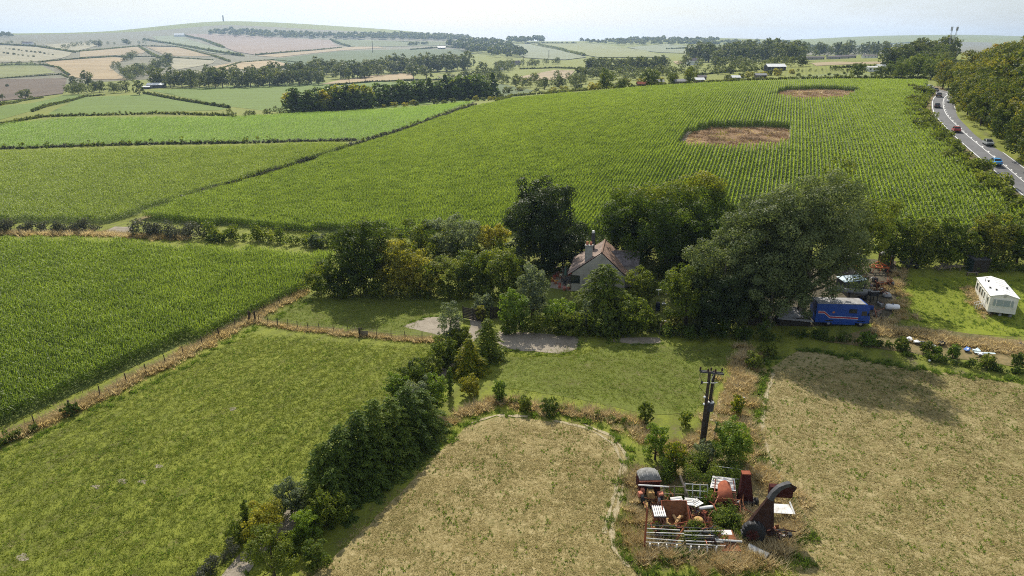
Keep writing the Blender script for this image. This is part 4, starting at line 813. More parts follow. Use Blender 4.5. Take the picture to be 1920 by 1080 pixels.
def rows(mb, n, f):
    for i in range(n): f(mb, i)
    return mb
def courses(mb, p0, p1, p2, p3, n, t=.035):
    """overlapping courses of roof tiles on the quad eaves p0-p1, ridge p3-p2"""
    p0, p1, p2, p3 = map(Vector, (p0, p1, p2, p3)); nn = (p1 - p0).cross(p3 - p0).normalized()
    if nn.z < 0: nn = -nn
    for i in range(n):
        a, b = i / n, (i + 1.12) / n; b = min(b, 1.0)
        q = [p0.lerp(p3, a) + nn * (t * 1.5), p1.lerp(p2, a) + nn * (t * 1.5), p1.lerp(p2, b) + nn * .012, p0.lerp(p3, b) + nn * .012]
        mb.add(q + [v - nn * t for v in q], [(0, 1, 2, 3), (7, 6, 5, 4), (0, 4, 5, 1), (1, 5, 6, 2), (2, 6, 7, 3), (3, 7, 4, 0)])
    return mb
# ------------------------------------------------------------------ cottage
hx, hy = 13.2, 97.5; hb = hz(hx, hy) + .3; hs = zr(94, 472) - hb      # ridge height
t = thing('cottage', 'old cottage with mossy brown tiled roof, two chimneys and a tall flue', 'cottage', (hx, hy, hb), math.radians(-11))
wl = MB().box((0, 0, 1.15), (7.6, 8.6, 2.7)); wl.prism([(-3.8, 2.5), (3.8, 2.5), (.35, hs - .12)], -4.25, -4.05); wl.box((4.0, .5, 1.6), (3.2, 4.0, 3.2)); wl.build('wall', M['render'], t)
e = 2.3; fr, bk = -4.55, 4.6
rf = courses(MB(), (-4.35, fr, e), (-4.35, bk, e), (.35, 3.0, hs), (.35, fr + .6, hs), 22); lo = rf.build('roof_left', M['tiles'], t)
rf = courses(MB(), (4.35, fr, e), (4.35, bk, e), (.35, 3.0, hs), (.35, fr + .6, hs), 22); rf.build('roof_right', M['tiles_red'], t)
rf = courses(MB(), (-4.35, bk, e), (4.35, bk, e), (.36, 3.0, hs), (.34, 3.0, hs), 20); rf.build('roof_back', M['tiles'], t)
MB().tube([(.35, fr + .55, hs + .05), (.35, 3.05, hs + .05)], .13, 6).build('ridge_tiles', M['tiles_red'], t)
wg = thing('cross_wing', None, None); wg.parent = t
courses(MB(), (1.6, -1.6, 3.1), (5.7, -1.6, 3.1), (5.7, .6, hs - .95), (1.6, .6, hs - .95), 12).build('roof', M['tiles_grey'], wg); courses(MB(), (1.6, 2.6, 3.1), (5.7, 2.6, 3.1), (5.7, .6, hs - .95), (1.6, .6, hs - .95), 12).build('roof', M['tiles_grey'], wg)
MB().tube([(1.9, .6, hs - .88), (5.72, .6, hs - .88)], .1, 6).build('ridge_tiles', M['tiles'], wg)
MB().prism([(-1.5, 3.1), (2.5, 3.1), (.6, hs - 1.0)], 5.4, 5.58, 'x').build('gable', M['render'], wg)
ch = MB().box((-1.55, -3.0, hs - 1.0), (1.05, .75, 3.4)).box((-1.55, -3.0, hs + .73), (1.2, .9, .14)).build('chimney', M['lead'], t, .02)
for dx in (-.26, .26): MB().lathe([(.16, 0), (.19, .1), (.15, .3), (.18, .42), (.12, .42)], (-1.55 + dx, -3.0, hs + .8), 10).build('chimney_pot', M['terracotta'], ch)
fl = MB().box((-1.3, 1.2, hs + .2), (.5, .5, 2.6)).build('flue', M['dkgrey'], t, .02); MB().lathe([(.2, 0), (.22, .1), (.2, .32), (.1, .36)], (-1.3, 1.2, hs + 1.5), 10).build('flue_cap', M['white'], fl)
MB().sheet([(-3.95, -4.31, 1.0), (-2.6, -4.31, 1.0), (-2.6, -4.31, 2.2), (-3.95, -4.31, 2.2)], .04).build('window', M['glass'], t)
for yy in (-2.4, .4, 2.8):
    wn = MB().box((-3.83, yy, 1.45), (.06, 1.1, 1.1)).build('window', M['white'], t); MB().box((-3.87, yy, 1.45), (.03, .95, .95)).build('pane', M['glass'], wn)
MB().tube([(-4.42, fr, 2.24), (-4.42, bk, 2.24)], .07, 6).build('gutter', M['black'], t)
# garden things
tp = drape('patio', [(1040, 500), (1085, 505), (1082, 548), (1030, 540)], gravel, .03, .03, label='sunlit stone patio left of the cottage', cat='patio')
def at(px, py, dz=0): p = G(px, py); return Vector((p.x, p.y, p.z + dz))
t = thing('parasol', 'closed green parasol on the cottage patio', 'parasol', at(1060, 528)); MB().tube([(0, 0, 0), (0, 0, 2.5)], .03).build('pole', M['timber'], t); MB().lathe([(.03, 1.0), (.24, 1.05), (.17, 1.6), (.05, 2.45)], n=10).build('canopy', M['greenfab'], t); MB().lathe([(.25, 0), (.25, .1), (.05, .16)], n=10).build('base', M['dkgrey'], t)
t = thing('garden_table', 'dark garden table beside the closed parasol', 'table', at(1066, 531), .3); MB().lathe([(.6, .70), (.6, .74)], n=14).build('table_top', M['dkgrey'], t)
for a in range(4): MB().tube([(.4 * math.cos(a * 1.57), .4 * math.sin(a * 1.57), 0), (.35 * math.cos(a * 1.57), .35 * math.sin(a * 1.57), .71)], .025, 5).build('leg', M['dkgrey'], t)
for px, py, rz, lb in ((1058, 536, .2, 'dark garden chair in front of the patio table'), (1074, 529, 1.7, 'dark garden chair right of the patio table'), (1055, 529, -1.5, 'dark garden chair left of the patio table')):
    t = thing('garden_chair', lb, 'chair', at(px, py), rz, 'chairs round the patio table'); MB().box((0, 0, .43), (.45, .45, .05)).build('seat', M['dkgrey'], t); MB().box((0, -.22, .7), (.45, .05, .5)).build('backrest', M['dkgrey'], t)
    for sx in (-.19, .19):
        for sy in (-.19, .19): MB().box((sx, sy, .2), (.04, .04, .42)).build('leg', M['dkgrey'], t)
flower = [leafmat('flowers_%d' % i, c, c, c2, trans=.3) for i, (c, c2) in enumerate((((.45, .06, .05), (.7, .2, .15)), ((.6, .25, .3), (.8, .6, .6)), ((.7, .7, .62), (.85, .85, .8)), ((.55, .32, .05), (.7, .5, .1))))]
for i, (px, py) in enumerate([(1040, 524), (1046, 519), (1052, 523), (1042, 533), (1049, 541), (1058, 545), (1066, 543), (1036, 529), (1072, 520), (1066, 517), (1052, 515), (1076, 537)]):
    t = thing('flower_pot', 'clay pot of ' + ('red', 'pink', 'white', 'orange')[i % 4] + ' flowers ' + ('at the left edge of the patio', 'at the back left of the patio', 'behind the closed parasol', 'left of the dark chair', 'at the front left of the patio', 'at the front of the patio', 'in front of the patio table', 'at the far left corner of the patio', 'beside the cottage wall', 'at the back right of the patio', 'at the back of the patio by the globe lights', 'by the right patio chair')[i], 'flower pot', at(px, py), group='flower pots on the patio')
    MB().lathe([(.16, 0), (.23, .3), (.25, .32), (.2, .32)], n=10).build('pot', M['terracotta'], t); rg = np.random.default_rng(i)
    tag(link('flowers', crown_mesh('flowers', np.array([(0, 0, .55, .28)]), .1, rg, 1.2, 8, 1.2), flower[i % 4], t), kind='stuff')
t = thing('garden_light', 'white globe lights on a post behind the patio', 'lamp', at(1055, 512)); MB().tube([(0, 0, 0), (0, 0, 2.1)], .03).build('post', M['dkgrey'], t)
for z in (1.6, 2.1): MB().lathe([(.02, -.11), (.09, -.07), (.11, 0), (.09, .07), (.02, .11)], (0, 0, z), 8).build('globe', M['plastic'], t)
t = thing('garden_bench', 'white garden table on the sunlit patch right of the cottage', 'table', at(1241, 552), .2); MB().box((0, 0, .7), (1.9, .5, .06)).build('table_top', M['plastic'], t)
for sx in (-.6, .6): MB().box((sx, 0, .34), (.1, .4, .68), (0, .12 * (1 if sx > 0 else -1), 0)).build('leg', M['plastic'], t)
t = thing('water_butt', 'dark blue water butt near the garden gate', 'water butt', at(1233, 583)); MB().lathe([(.28, 0), (.33, .5), (.33, .7), (.28, 1.1), (.24, 1.15)], n=14).build('barrel', M['navy'], t); MB().lathe([(.3, 0), (.3, .05), (.08, .1)], (0, 0, 1.15), 14).build('lid', M['dkgrey'], t)
t = thing('rubbish_bag', 'white plastic bag on the grass beside the water butt', 'bag', at(1244, 572)); smooth(link('bag', crown_mesh('bag', np.array([(0, 0, .2, .2)]), .2, np.random.default_rng(3), 3), M['plastic'], t))
t = thing('garden_wall', 'low brick wall across the garden gateway', 'wall', at(1207, 612), math.radians(-4)); W0 = MB()
for c_ in range(9):
    for k in range(16):
        b = MB().box((k * .24 + (.12 if c_ % 2 else 0) + .1, 0, c_ * .085 + .05), (.228, .22, .075)); W0.add(b.v, b.f)
wb = W0.build('brickwork', M['brickwall'], t); MB().box((1.95, 0, .81), (4.1, .3, .06)).build('coping', M['lead'], t)
t = thing('slatted_gate', 'dark slatted timber gate at the end of the garden path', 'gate', at(868, 598), math.radians(-28))
for i in range(7): MB().box((1.6, 0, .25 + i * .23), (3.2, .04, .19)).build('slat', M['darkwood'], t)
for x in (0, 1.6, 3.2): MB().box((x, .06, .95), (.12, .1, 1.9)).build('post', M['darkwood'], t)
t = thing('board_fence', 'dark timber fence panel right of the slatted gate', 'fence', at(920, 598), .1)
for i in range(9): MB().box((i * .2, 0, .85), (.18, .03, 1.7)).build('board', M['darkwood'], t)
MB().box((.8, .04, 1.3), (1.8, .05, .1)).build('rail', M['darkwood'], t)
t = thing('notice_board', 'small white sign on a post by the gravel patch', 'sign', at(952, 618), .05); MB().box((0, 0, .6), (.07, .07, 1.2)).build('post', M['timber'], t); MB().box((0, -.05, 1.2), (.62, .03, .42)).build('sign_board', M['white'], t)
for px, lb in ((1093, 'left stake of the tied sapling'), (1102, 'right stake of the tied sapling')):
    t = MB().box((0, 0, .85), (.1, .1, 1.7)).build('tree_stake', M['timber'], None); t.location = at(px, 622); tag(t, 'pale timber ' + lb, 'stake')
for px, py, h_, lb in ((1202, 622, 1.1, 'short grey post left of the garden gate'), (1237, 628, 1.5, 'tall grey post right of the garden gate'), (676, 553, 1.5, 'pale post pair under the tall oak'), (776, 556, 1.2, 'pale post under the yellow green tree'), (1396, 640, 2.0, 'pale broken post at the foot of the hedge')):
    t = MB().box((0, 0, h_ / 2), (.14, .14, h_), (0, .06, 0)).build('timber_post', M['timber'], None); t.location = at(px, py); tag(t, lb, 'post')
# ------------------------------------------------------------------ post and wire fences
def fence(label, pxs, step, hgt, thick, jit=.1):
    W = [G(*p) for p in pxs]; pl = polyline(W, step); o = Vector((pl[0][0], pl[0][1], hz(*pl[0]))); t = thing('wire_fence', label, 'fence', o); rg = np.random.default_rng(11); tops = []
    me = [MB().tube([(0, 0, -.3), (0, 0, hgt)], [thick, thick * .85], 6).mesh('post'), MB().tube([(0, 0, -.3), (.02, 0, hgt * .96)], [thick * 1.6, thick * 1.4], 6).mesh('post')]
    for q in me: q.materials.append(M['creosote'])
    for i, p in enumerate(pl):
        p = p + rg.normal(size=2) * .05; z = hz(*p); c = link('post', me[1 if i % 7 == 3 else 0], None, t); c.location = (p[0] - o.x, p[1] - o.y, z - o.z); c.rotation_euler = (rg.normal() * jit * .6, rg.normal() * jit * .6, 0); tops.append(Vector(c.location))
    for h_ in (.35, .65, .95): MB().tube([q + Vector((0, 0, h_ * hgt / 1.1)) for q in tops], .007, 3).build('wire', M['dkgrey'], t)
fence('long post and wire fence between maize and pasture', FENCE1, 2.6, 1.35, .06); fence('post and wire fence across the front of the paddock', FENCE2, 1.55, 1.2, .05)
t = thing('gate_post_pair', 'pair of thick dark gate posts at the fence corner', 'posts', at(468, 604))
for dx in (0, .8): MB().tube([(dx, 0, -.2), (dx, 0, 1.6)], .12, 7).build('post', M['creosote'], t)
t = thing('strainer_post', 'thick dark strainer post in the paddock fence', 'post', at(675, 632)); MB().box((0, 0, .6), (.26, .2, 1.3)).build('post', M['darkwood'], t); MB().box((.6, .1, .45), (.9, .03, .7)).build('panel', M['timber'], t)
# ------------------------------------------------------------------ utility poles
P = G(1313, 846); t = thing('utility_pole', 'twin utility poles with crossarm and transformer', 'utility pole', P, 0); hp = zr(P[1], 697) - P[2]
A0, A1 = Vector((0, 0, -.3)), Vector((.12, .05, hp)); B0, B1 = Vector((.45, .75, -.3)), Vector((.62, .3, hp - .05))
MB().tube([A0, A1], [.17, .13], 10).build('pole', M['creosote'], t); MB().tube([B0, B1], [.17, .13], 10).build('pole', M['creosote'], t)
arm = MB().box((.32, -.02, hp - .12), (2.05, .09, .13), (0, .06, -.12)).box((.32, .32, hp - .16), (2.05, .09, .13), (0, .06, -.12)).build('crossarm', M['dkgrey'], t)
for i, x in enumerate((-.66, -.05, .3, .62, 1.28)): MB().lathe([(.03, 0), (.09, .05), (.05, .1), (.10, .15), (.05, .2), (.09, .25), (.03, .32)], (x, .0 if i % 2 else .28, hp - .02 - x * .06), 8).build('insulator', M['rust_dark'], arm)
MB().box((.05, -.18, hp - 1.0), (1.25, .05, .06), (0, .05, 0)).build('bracket', M['galv'], t); MB().box((.7, -.05, hp - 1.05), (.4, .05, .06)).build('bracket', M['galv'], t)
for x in (-.55, .1): MB().lathe([(.05, -.12), (.11, -.05), (.06, 0), (.11, .06), (.05, .14)], (x, -.18, hp - .97), 8).build('insulator', M['black'], t)
for x in (.15, .45): MB().box((x, .1, hp - .55), (.05, .05, .8), (.1, .25, 0)).build('brace', M['galv'], t)
tr = MB().lathe([(.1, 0), (.3, .05), (.3, .72), (.33, .74), (.33, .82), (.12, .86)], (.62, .35, hp - 4.1), 14).build('transformer', M['dkgrey'], t); MB().lathe([(.3, 0), (.26, .07), (.05, .1)], (.62, .35, hp - 3.2), 12).build('lid', M['galv'], tr)
for a in (.5, 2.4, 4.2): MB().lathe([(.03, 0), (.07, .05), (.03, .1), (.07, .15), (.02, .25)], (.62 + .18 * math.cos(a), .35 + .18 * math.sin(a), hp - 3.2), 6).build('bushing', M['black'], tr)
MB().tube([(-.66, .1, hp + .25), (-.75, 0, hp - .4), (-.55, -.18, hp - .85), (-.75, -.15, hp - 1.4), (-.35, 0, hp - 1.9), (.05, .05, hp - 2.4), (.4, .25, hp - 3.1)], .02, 5).build('cable', M['black'], t)
MB().tube([(1.28, .1, hp + .2), (.95, .2, hp - .4), (.75, .2, hp - 1.2), (.66, .2, hp - 3.0)], .018, 5).build('cable', M['black'], t)
for z in (hp - 2.6, hp - 3.3): MB().lathe([(.05, 0), (.1, .04), (.1, .16), (.05, .2)], (-.12, -.02, z), 8).build('junction', M['white'], t)
t = thing('guard_post', 'slim timber post beside the utility poles', 'post', at(1340, 822)); MB().box((0, 0, .8), (.12, .12, 1.7), (0, .08, 0)).build('post', M['timber'], t); MB().box((0, -.03, 1.72), (.2, .14, .08)).build('cap', M['galv'], t)
t = thing('fence_post', 'dark slim post beside the small yellow bush', 'post', at(1392, 770)); MB().box((0, 0, .7), (.1, .1, 1.5)).build('post', M['dkgrey'], t); MB().box((0, 0, 1.48), (.14, .14, .05)).build('cap', M['galv'], t)
# ------------------------------------------------------------------ static caravan
A, B = G(1849, 592), G(1906, 598); rz = math.atan2(B.y - A.y, B.x - A.x); wd = 3.05; L = 7.9
t = thing('static_caravan', 'white static caravan with shallow pitched roof on the bright lawn', 'caravan', A, math.radians(-22)); f0, wh = .55, 2.15
bd = MB().box((wd / 2, L / 2, f0 + wh / 2), (wd, L, wh)); bd.prism([(0, f0 + wh), (wd, f0 + wh), (wd / 2, f0 + wh + .38)], 0.005, L - .005)
bd = bd.build('body', M['cream'], t, .02)
for i in range(5): MB().box((wd / 2, -.012, f0 + .2 + i * .32), (wd - .04, .02, .29)).build('cladding_board', M['cream'], bd)
MB().sheet([(-.1, -.12, f0 + wh + .0), (-.1, L + .1, f0 + wh + .0), (wd / 2, L + .1, f0 + wh + .42), (wd / 2, -.12, f0 + wh + .42)][::-1], .05).build('roof_panel', M['white'], t)
MB().sheet([(wd + .1, -.12, f0 + wh + .0), (wd + .1, L + .1, f0 + wh + .0), (wd / 2, L + .1, f0 + wh + .42), (wd / 2, -.12, f0 + wh + .42)], .05).build('roof_panel', M['white'], t)
for s in (0, 1):
    for i in range(7):
        y = .5 + i * 1.12; x0, x1 = (-.08, wd / 2) if s == 0 else (wd + .08, wd / 2)
        MB().tube([(x0, y, f0 + wh + .065), (x1, y, f0 + wh + .485)], .018, 4).build('roof_seam', M['white'], t)
w0 = MB().box((wd / 2, -.04, f0 + 1.35), (2.3, .05, 1.0)).build('front_window', M['cream'], t)
for x, ww in ((.52, .26), (1.1, .7), (1.86, .7), (2.44, .26)): MB().box((x + .03, -.075, f0 + 1.35), (ww, .02, .84)).build('pane', M['curtain'], w0)
em = MB().lathe([(.02, 0), (.16, .01), (.02, .03)], n=14).build('emblem', M['galv'], t); em.location = (wd / 2, -.02, f0 + wh + .12); em.rotation_euler = (math.pi / 2, 0, 0)
for y, ww in ((.9, .5), (2.75, .45), (4.0, .6), (5.3, .7), (6.9, .6)):
    wn = MB().box((-.025, y, f0 + 1.35), (.05, ww, .95)).build('window', M['white'], t); MB().box((-.06, y, f0 + 1.35), (.02, ww - .14, .8)).build('pane', M['glass'], wn)
dr = MB().box((-.025, 2.0, f0 + .95), (.05, .75, 1.8)).build('door', M['white'], t); MB().box((-.07, 2.28, f0 + .9), (.04, .04, .14)).build('handle', M['dkgrey'], dr)
for x, y in ((.8, 5.6), (.9, 1.8), (2.4, 3.2), (.45, 2.9)):
    z = f0 + wh + .42 * (x / (wd / 2) if x < wd / 2 else (wd - x) / (wd / 2)) + .05; v = MB().lathe([(.09, 0), (.09, .12), (.16, .14), (.16, .2), (.05, .24)], (x, y, z), 10).build('roof_vent', M['dkgrey'], t)
MB().tube([(.5, 5.9, f0 + wh + .2), (.5, 5.9, f0 + wh + .75), (.75, 5.9, f0 + wh + .78)], .04, 6).build('flue', M['dkgrey'], t)
for x in (.5, wd - .5): MB().box((x, L / 2, f0 - .12), (.12, L - .3, .2)).build('chassis_rail', M['dkgrey'], t)
for x in (.3, wd - .3): smooth(MB().tube([(x - .1, L / 2, .3), (x + .1, L / 2, .3)], .3, 14).build('wheel', M['black'], t))
for x in (.4, wd / 2, wd - .4):
    for y in (.4, L - .5): MB().box((x, y, .2), (.3, .3, .42)).build('support_block', M['roofgrey'], t)
st = thing('steps', None, None); st.parent = t
for i in range(3): MB().box((-.3 - i * .28, 2.0, .42 - i * .16), (.28, .9, .05)).build('tread', M['timber'], st)
for y in (1.55, 2.45):
    for i in range(4): MB().box((-.15 - i * .28, y, .75 - i * .13), (.04, .04, .9)).build('baluster', M['white'], st)
    MB().tube([(-.1, y, 1.25), (-1.05, y, .8)], .03, 5).build('handrail', M['white'], st)
# ------------------------------------------------------------------ blue lorry
P = G(1571, 606); sc = depth(P) / FPX; L = 98 * sc
t = thing('horsebox_lorry', 'blue horsebox lorry with red and white stripe under the ash', 'lorry', P, math.radians(-4)); hl = L / 2; Ht = 3.05
bd = MB().prism([(-hl, .5), (hl - .1, .5), (hl, 1.15), (hl - .25, 2.15), (hl - .15, 2.4), (hl - .55, Ht), (-hl, Ht)], -1.15, 1.15).build('body', M['blue'], t, .03)
MB().box((-.35, 0, Ht + .04), (L - .9, 2.34, .08)).build('roof', M['roofgrey'], t, .03)
def strip(x0, z0, x1, z1, h_, y=-1.158): return MB().sheet([(x0, y, z0), (x1, y, z1), (x1, y, z1 + h_), (x0, y, z0 + h_)][::-1], .006)
for (dz, h_, m_, nm) in ((0, .05, 'white', 'white_stripe'), (.06, .20, 'red', 'red_stripe'), (.27, .05, 'white', 'white_stripe')):
    sub = thing(nm, None, None) if False else None
    mb = strip(-hl + .25, 1.75 + dz, -hl + 1.0, 1.75 + dz, h_); b2 = strip(-hl + 1.0, 1.75 + dz, -hl + 1.75, 1.12 + dz, h_); mb.add(b2.v, b2.f); b2 = strip(-hl + 1.75, 1.12 + dz, hl - 1.5, 1.02 + dz, h_ * .8); mb.add(b2.v, b2.f)
    mb.build(nm, M[m_], t)
MB().sheet([(-hl + 1.95, -1.158, 1.95), (-hl + 2.15, -1.158, 1.75), (-hl + 2.4, -1.158, 1.95), (-hl + 2.2, -1.158, 2.1)], -.006).build('emblem', M['salmon'], t)
wn = MB().box((hl - 2.25, -1.155, 2.12), (.98, .02, .56)).build('side_window', M['black'], t); MB().box((hl - 2.25, -1.168, 2.12), (.84, .012, .42)).build('pane', M['glass'], wn)
cw = MB().sheet([(hl - 1.15, -1.158, 1.55), (hl - .45, -1.158, 1.55), (hl - .55, -1.158, 2.15), (hl - 1.15, -1.158, 2.15)][::-1], .012).build('cab_window', M['glass'], t)
MB().box((hl - .8, -1.156, 1.05), (.9, .012, .9)).build('cab_door', M['blue'], t); MB().box((hl - .3, -1.28, 1.75), (.08, .22, .34)).build('mirror', M['black'], t)
ws = MB().sheet([(hl + .0, -1.0, 1.2), (hl + .0, 1.0, 1.2), (hl - .22, 1.0, 2.1), (hl - .22, -1.0, 2.1)], .015).build('windscreen', M['glass'], t)
for y in (-.85, .85): MB().box((hl - .0, y, .85), (.06, .3, .2)).build('headlight', M['curtain'], t)
for x in (-hl + 1.75, hl - 1.05):
    for y in (-.98, .98):
        w_ = smooth(MB().tube([(x, y - .14, .42), (x, y + .14, .42)], .42, 18).build('wheel', M['black'], t)); MB().tube([(x, y - .155, .42), (x, y + .155, .42)], .2, 12).build('hub', M['roofgrey'], w_)
    MB().box((x, -1.152, .78), (1.0, .02, .16)).build('wheel_arch', M['black'], t)
MB().box((.2, -1.1, .42), (L * .42, .05, .3)).build('side_skirt', M['blue'], t); MB().box((hl - .02, 0, .52), (.12, 2.2, .25)).build('bumper', M['dkgrey'], t)
for i in range(3): MB().box((-hl + 1.0 + i * 1.3, -1.153, .75), (.9, .012, .35)).build('locker_door', M['blue'], t)
# ------------------------------------------------------------------ yard clutter
t = thing('sheet_shed', 'low shed with a pale grey sheet roof in front of the ash', 'shed', at(1490, 612), math.radians(-6)); MB().box((0, 1.2, .55), (3.8, 2.2, 1.1)).build('wall', M['darkwood'], t)
MB().sheet([(-2.3, -.2, 1.0), (2.2, -.3, .75), (1.0, 2.5, 1.75), (-1.6, 2.5, 1.7)], .05).build('roof', M['roofgrey'], t)
t = thing('covered_van', 'old van with a pale blue and white roof in the scrap yard', 'van', at(1602, 548), math.radians(12)); MB().box((0, 1, .85), (3.4, 1.9, 1.3)).build('body', M['dkgrey'], t, .08); MB().sheet([(-1.9, 0, 1.55), (1.75, -.1, 1.7), (1.85, 2.1, 1.85), (-1.7, 2.1, 1.7)], .06).build('roof', M['paleblue'], t)
for x in (-1.1, 1.1): smooth(MB().tube([(x, -.02, .35), (x, .2, .35)], .35, 14).build('wheel', M['black'], t))
MB().box((1.0, .04, 1.25), (.9, .03, .4)).build('window', M['glass'], t)
t = thing('tarpaulin_roll', 'long bundle under a mottled grey tarpaulin behind the lorry', 'bundle', at(1590, 562), math.radians(-7)); rg = np.random.default_rng(2)
smooth(MB().tube([(-2.9 + i * .55, rg.normal() * .06, 1.5 + rg.normal() * .07 - i * .03) for i in range(12)], [.28] + [.42 + rg.normal() * .05 for _ in range(10)] + [.25], 10).build('cover', M['tarp'], t))
for x in (-2.2, 0, 2.2): MB().box((x, 0, .55), (.15, .8, 1.1)).build('trestle', M['darkwood'], t)
t = thing('tilt_frame', 'black metal frame between the bundle and the white tank', 'frame', at(1634, 566), .1)
for x in (-.5, .5):
    for y in (-.4, .4): MB().box((x, y, .8), (.09, .09, 1.6)).build('leg', M['black'], t)
MB().box((0, 0, 1.2), (1.2, .95, .5)).build('tray', M['black'], t); MB().box((0, -.42, 1.62), (1.25, .08, .08)).build('rail', M['roofgrey'], t)
t = thing('white_tank', 'white plastic tank with rounded ends on the yard edge', 'tank', at(1672, 582), math.radians(-10)); smooth(MB().tube([(-.85, 0, .5), (-.75, 0, .5), (.6, 0, .5), (.8, 0, .5), (.92, 0, .48)], [.24, .4, .4, .34, .12], 14).build('shell', M['plastic'], t)); MB().lathe([(.14, 0), (.14, .1), (.05, .12)], (0, 0, .88), 10).build('filler_cap', M['navy'], t)
t = thing('dome_cover', 'dirty white dome cover among the scrap', 'dome', at(1662, 556)); smooth(MB().lathe([(.6, 0), (.62, .2), (.5, .42), (.3, .58), (.1, .64)], n=14).build('shell', M['roofgrey'], t)); MB().lathe([(.65, 0), (.65, .06)], n=14).build('rim', M['dkgrey'], t)
def digger(label, px, py, mk, rz, s=1.0):
    t = thing('farm_machine', label, 'machine', at(px, py), rz); m_ = M[mk]
    MB().box((0, 0, .75 * s), (2.4 * s, .12, .14 * s)).build('beam', m_, t); MB().box((0, .9, .85 * s), (2.4 * s, .12, .14 * s)).build('beam', m_, t)
    for x in (-1.1, -.35, .4, 1.1): MB().box((x * s, .45, .8 * s), (.1, 1.0, .1)).build('cross_bar', m_, t)
    for x in (-.9, 0, .9): MB().tube([(x * s, .4, .8 * s), (x * s + .3, .2, .5 * s), (x * s + .1, .1, 0)], .05, 5).build('tine', m_, t)
    MB().tube([(-1.1 * s, .4, .85 * s), (-.2 * s, .45, 1.5 * s), (.9 * s, .5, .95 * s)], .08, 6).build('arm', m_, t)
    for x in (-1.2, 1.2): smooth(MB().tube([(x * s, .3, .3), (x * s, .5, .3)], .3, 12).build('wheel', M['black'], t))
digger('yellow farm machine half hidden under the ash', 1603, 507, 'yellow', .2, .9); digger('rusty orange cultivator at the back of the yard', 1648, 512, 'orange', -.12, 1.1)
t = thing('corrugated_lean_to', 'mossy corrugated roof under the ash branches', 'shed', at(1587, 505), .05); MB().box((0, .6, .9), (3.6, 1.4, 1.8)).build('wall', M['darkwood'], t); mb = MB()
for i in range(16): mb.tube([(-2 + i * .26, -.3, 1.85), (-2 + i * .26, 1.6, 2.4)], .12, 5)
mb.build('roof', M['roofgrey'], t)
t = thing('dark_hut', 'dark timber hut behind the orange cultivator', 'hut', at(1663, 500), .1); MB().box((0, .5, .9), (1.7, 1.3, 1.8)).build('wall', M['timber'], t); MB().box((0, .5, 1.88), (1.95, 1.6, .1), (.12, 0, 0)).build('roof', M['roofgrey'], t); MB().box((.2, -.16, .8), (.7, .03, 1.5)).build('door', M['darkwood'], t)
for i, (px, py, lb, m_, d_) in enumerate([(1652, 534, 'rusty iron plate leaning in the yard', 'rust', (1.3, .5, .3)), (1655, 541, 'long white plank on the scrap', 'whitemetal', (1.5, .25, .12)), (1640, 528, 'dark engine block in the yard', 'dkgrey', (.7, .6, .6)), (1625, 520, 'white bucket lid among the scrap', 'whitemetal', (.3, .3, .3)), (1630, 580, 'blue fuel drum beside the lorry cab', 'blue', (.9, .5, .55)), (1645, 588, 'pale tyre rack beside the white tank', 'timber', (1.0, .5, .5)), (1612, 560, 'black oil tray behind the lorry roof', 'black', (.8, .7, .3)), (1650, 574, 'grey bent panel next to the fuel drum', 'roofgrey', (.9, .4, .5))]):
    t = thing('scrap_piece', lb, 'scrap', at(px, py), i * .7); MB().box((0, 0, d_[2] / 2), d_, (.05 * i, .04, 0)).build('block', M[m_], t, .03); MB().tube([(-d_[0] / 2, 0, d_[2]), (0, .1, d_[2] + .18), (d_[0] / 2, 0, d_[2])], .035, 5).build('bar', M['rust'], t); MB().box((0, 0, d_[2] + .02), (d_[0] * .5, d_[1] * .5, .06)).build('plate', M['dkgrey'], t)
for px, py, h_, lb in ((1645, 500, 2.6, 'tall thin pole behind the yard'), (1664, 520, 3.2, 'orange topped pole at the yard corner')):
    t = thing('marker_pole', lb, 'pole', at(px, py)); MB().tube([(0, 0, 0), (.05, 0, h_)], .05, 6).build('pole', M['rust'], t); MB().tube([(.05, 0, h_), (.06, 0, h_ + .12)], .08, 6).build('cap', M['dkgrey'], t)
t = thing('timber_pile', 'pile of broken grey timber at the back of the caravan lawn', 'timber', at(1772, 506), .1); rg = np.random.default_rng(4)
for i in range(14):
    x = rg.normal() * .8; a = rg.normal() * .9; MB().box((x, rg.normal() * .3, .3 + .5 * rg.random()), (1.7 + rg.random(), .12, .08), (rg.normal() * .3, rg.normal() * .45, a * .4)).build('plank', M['timber'], t)
t = thing('tool_shed', 'dark green shed behind the caravan', 'shed', at(1838, 512), .05); MB().box((0, .9, 1.0), (2.4, 1.7, 2.0)).build('wall', pm('green_shed', (.025, .05, .045), .8, .2, .3, 4), t); MB().box((0, .9, 2.08), (2.7, 2.0, .1), (.1, 0, 0)).build('roof', M['dkgrey'], t)
for i in range(9): MB().box((-1.1 + i * .27, .035, 1.0), (.24, .03, 1.95)).build('board', M['darkwood'], t)
t = thing('timber_bench', 'low timber bench in front of the green shed', 'bench', at(1822, 517), -.05); MB().box((0, 0, .45), (1.6, .4, .06)).build('seat', M['timber'], t)
for x in (-.65, .65): MB().box((x, 0, .21), (.08, .35, .42)).build('leg', M['timber'], t)
t = thing('rail_fence', 'short timber rail between the pile and the shed', 'fence', at(1800, 508), -.08); MB().box((0, 0, .75), (3.0, .06, .14)).build('rail', M['timber'], t)
for x in (-1.4, 0, 1.4): MB().box((x, .06, .45), (.12, .1, .95)).build('post', M['timber'], t)
t = thing('trailer', 'dark flat trailer under the trees behind the lawn', 'trailer', at(1705, 502), 0); MB().box((0, 0, .7), (2.6, 1.4, .15)).build('deck', M['dkgrey'], t); MB().box((0, .6, 1.0), (2.6, .06, .5)).build('headboard', M['roofgrey'], t)
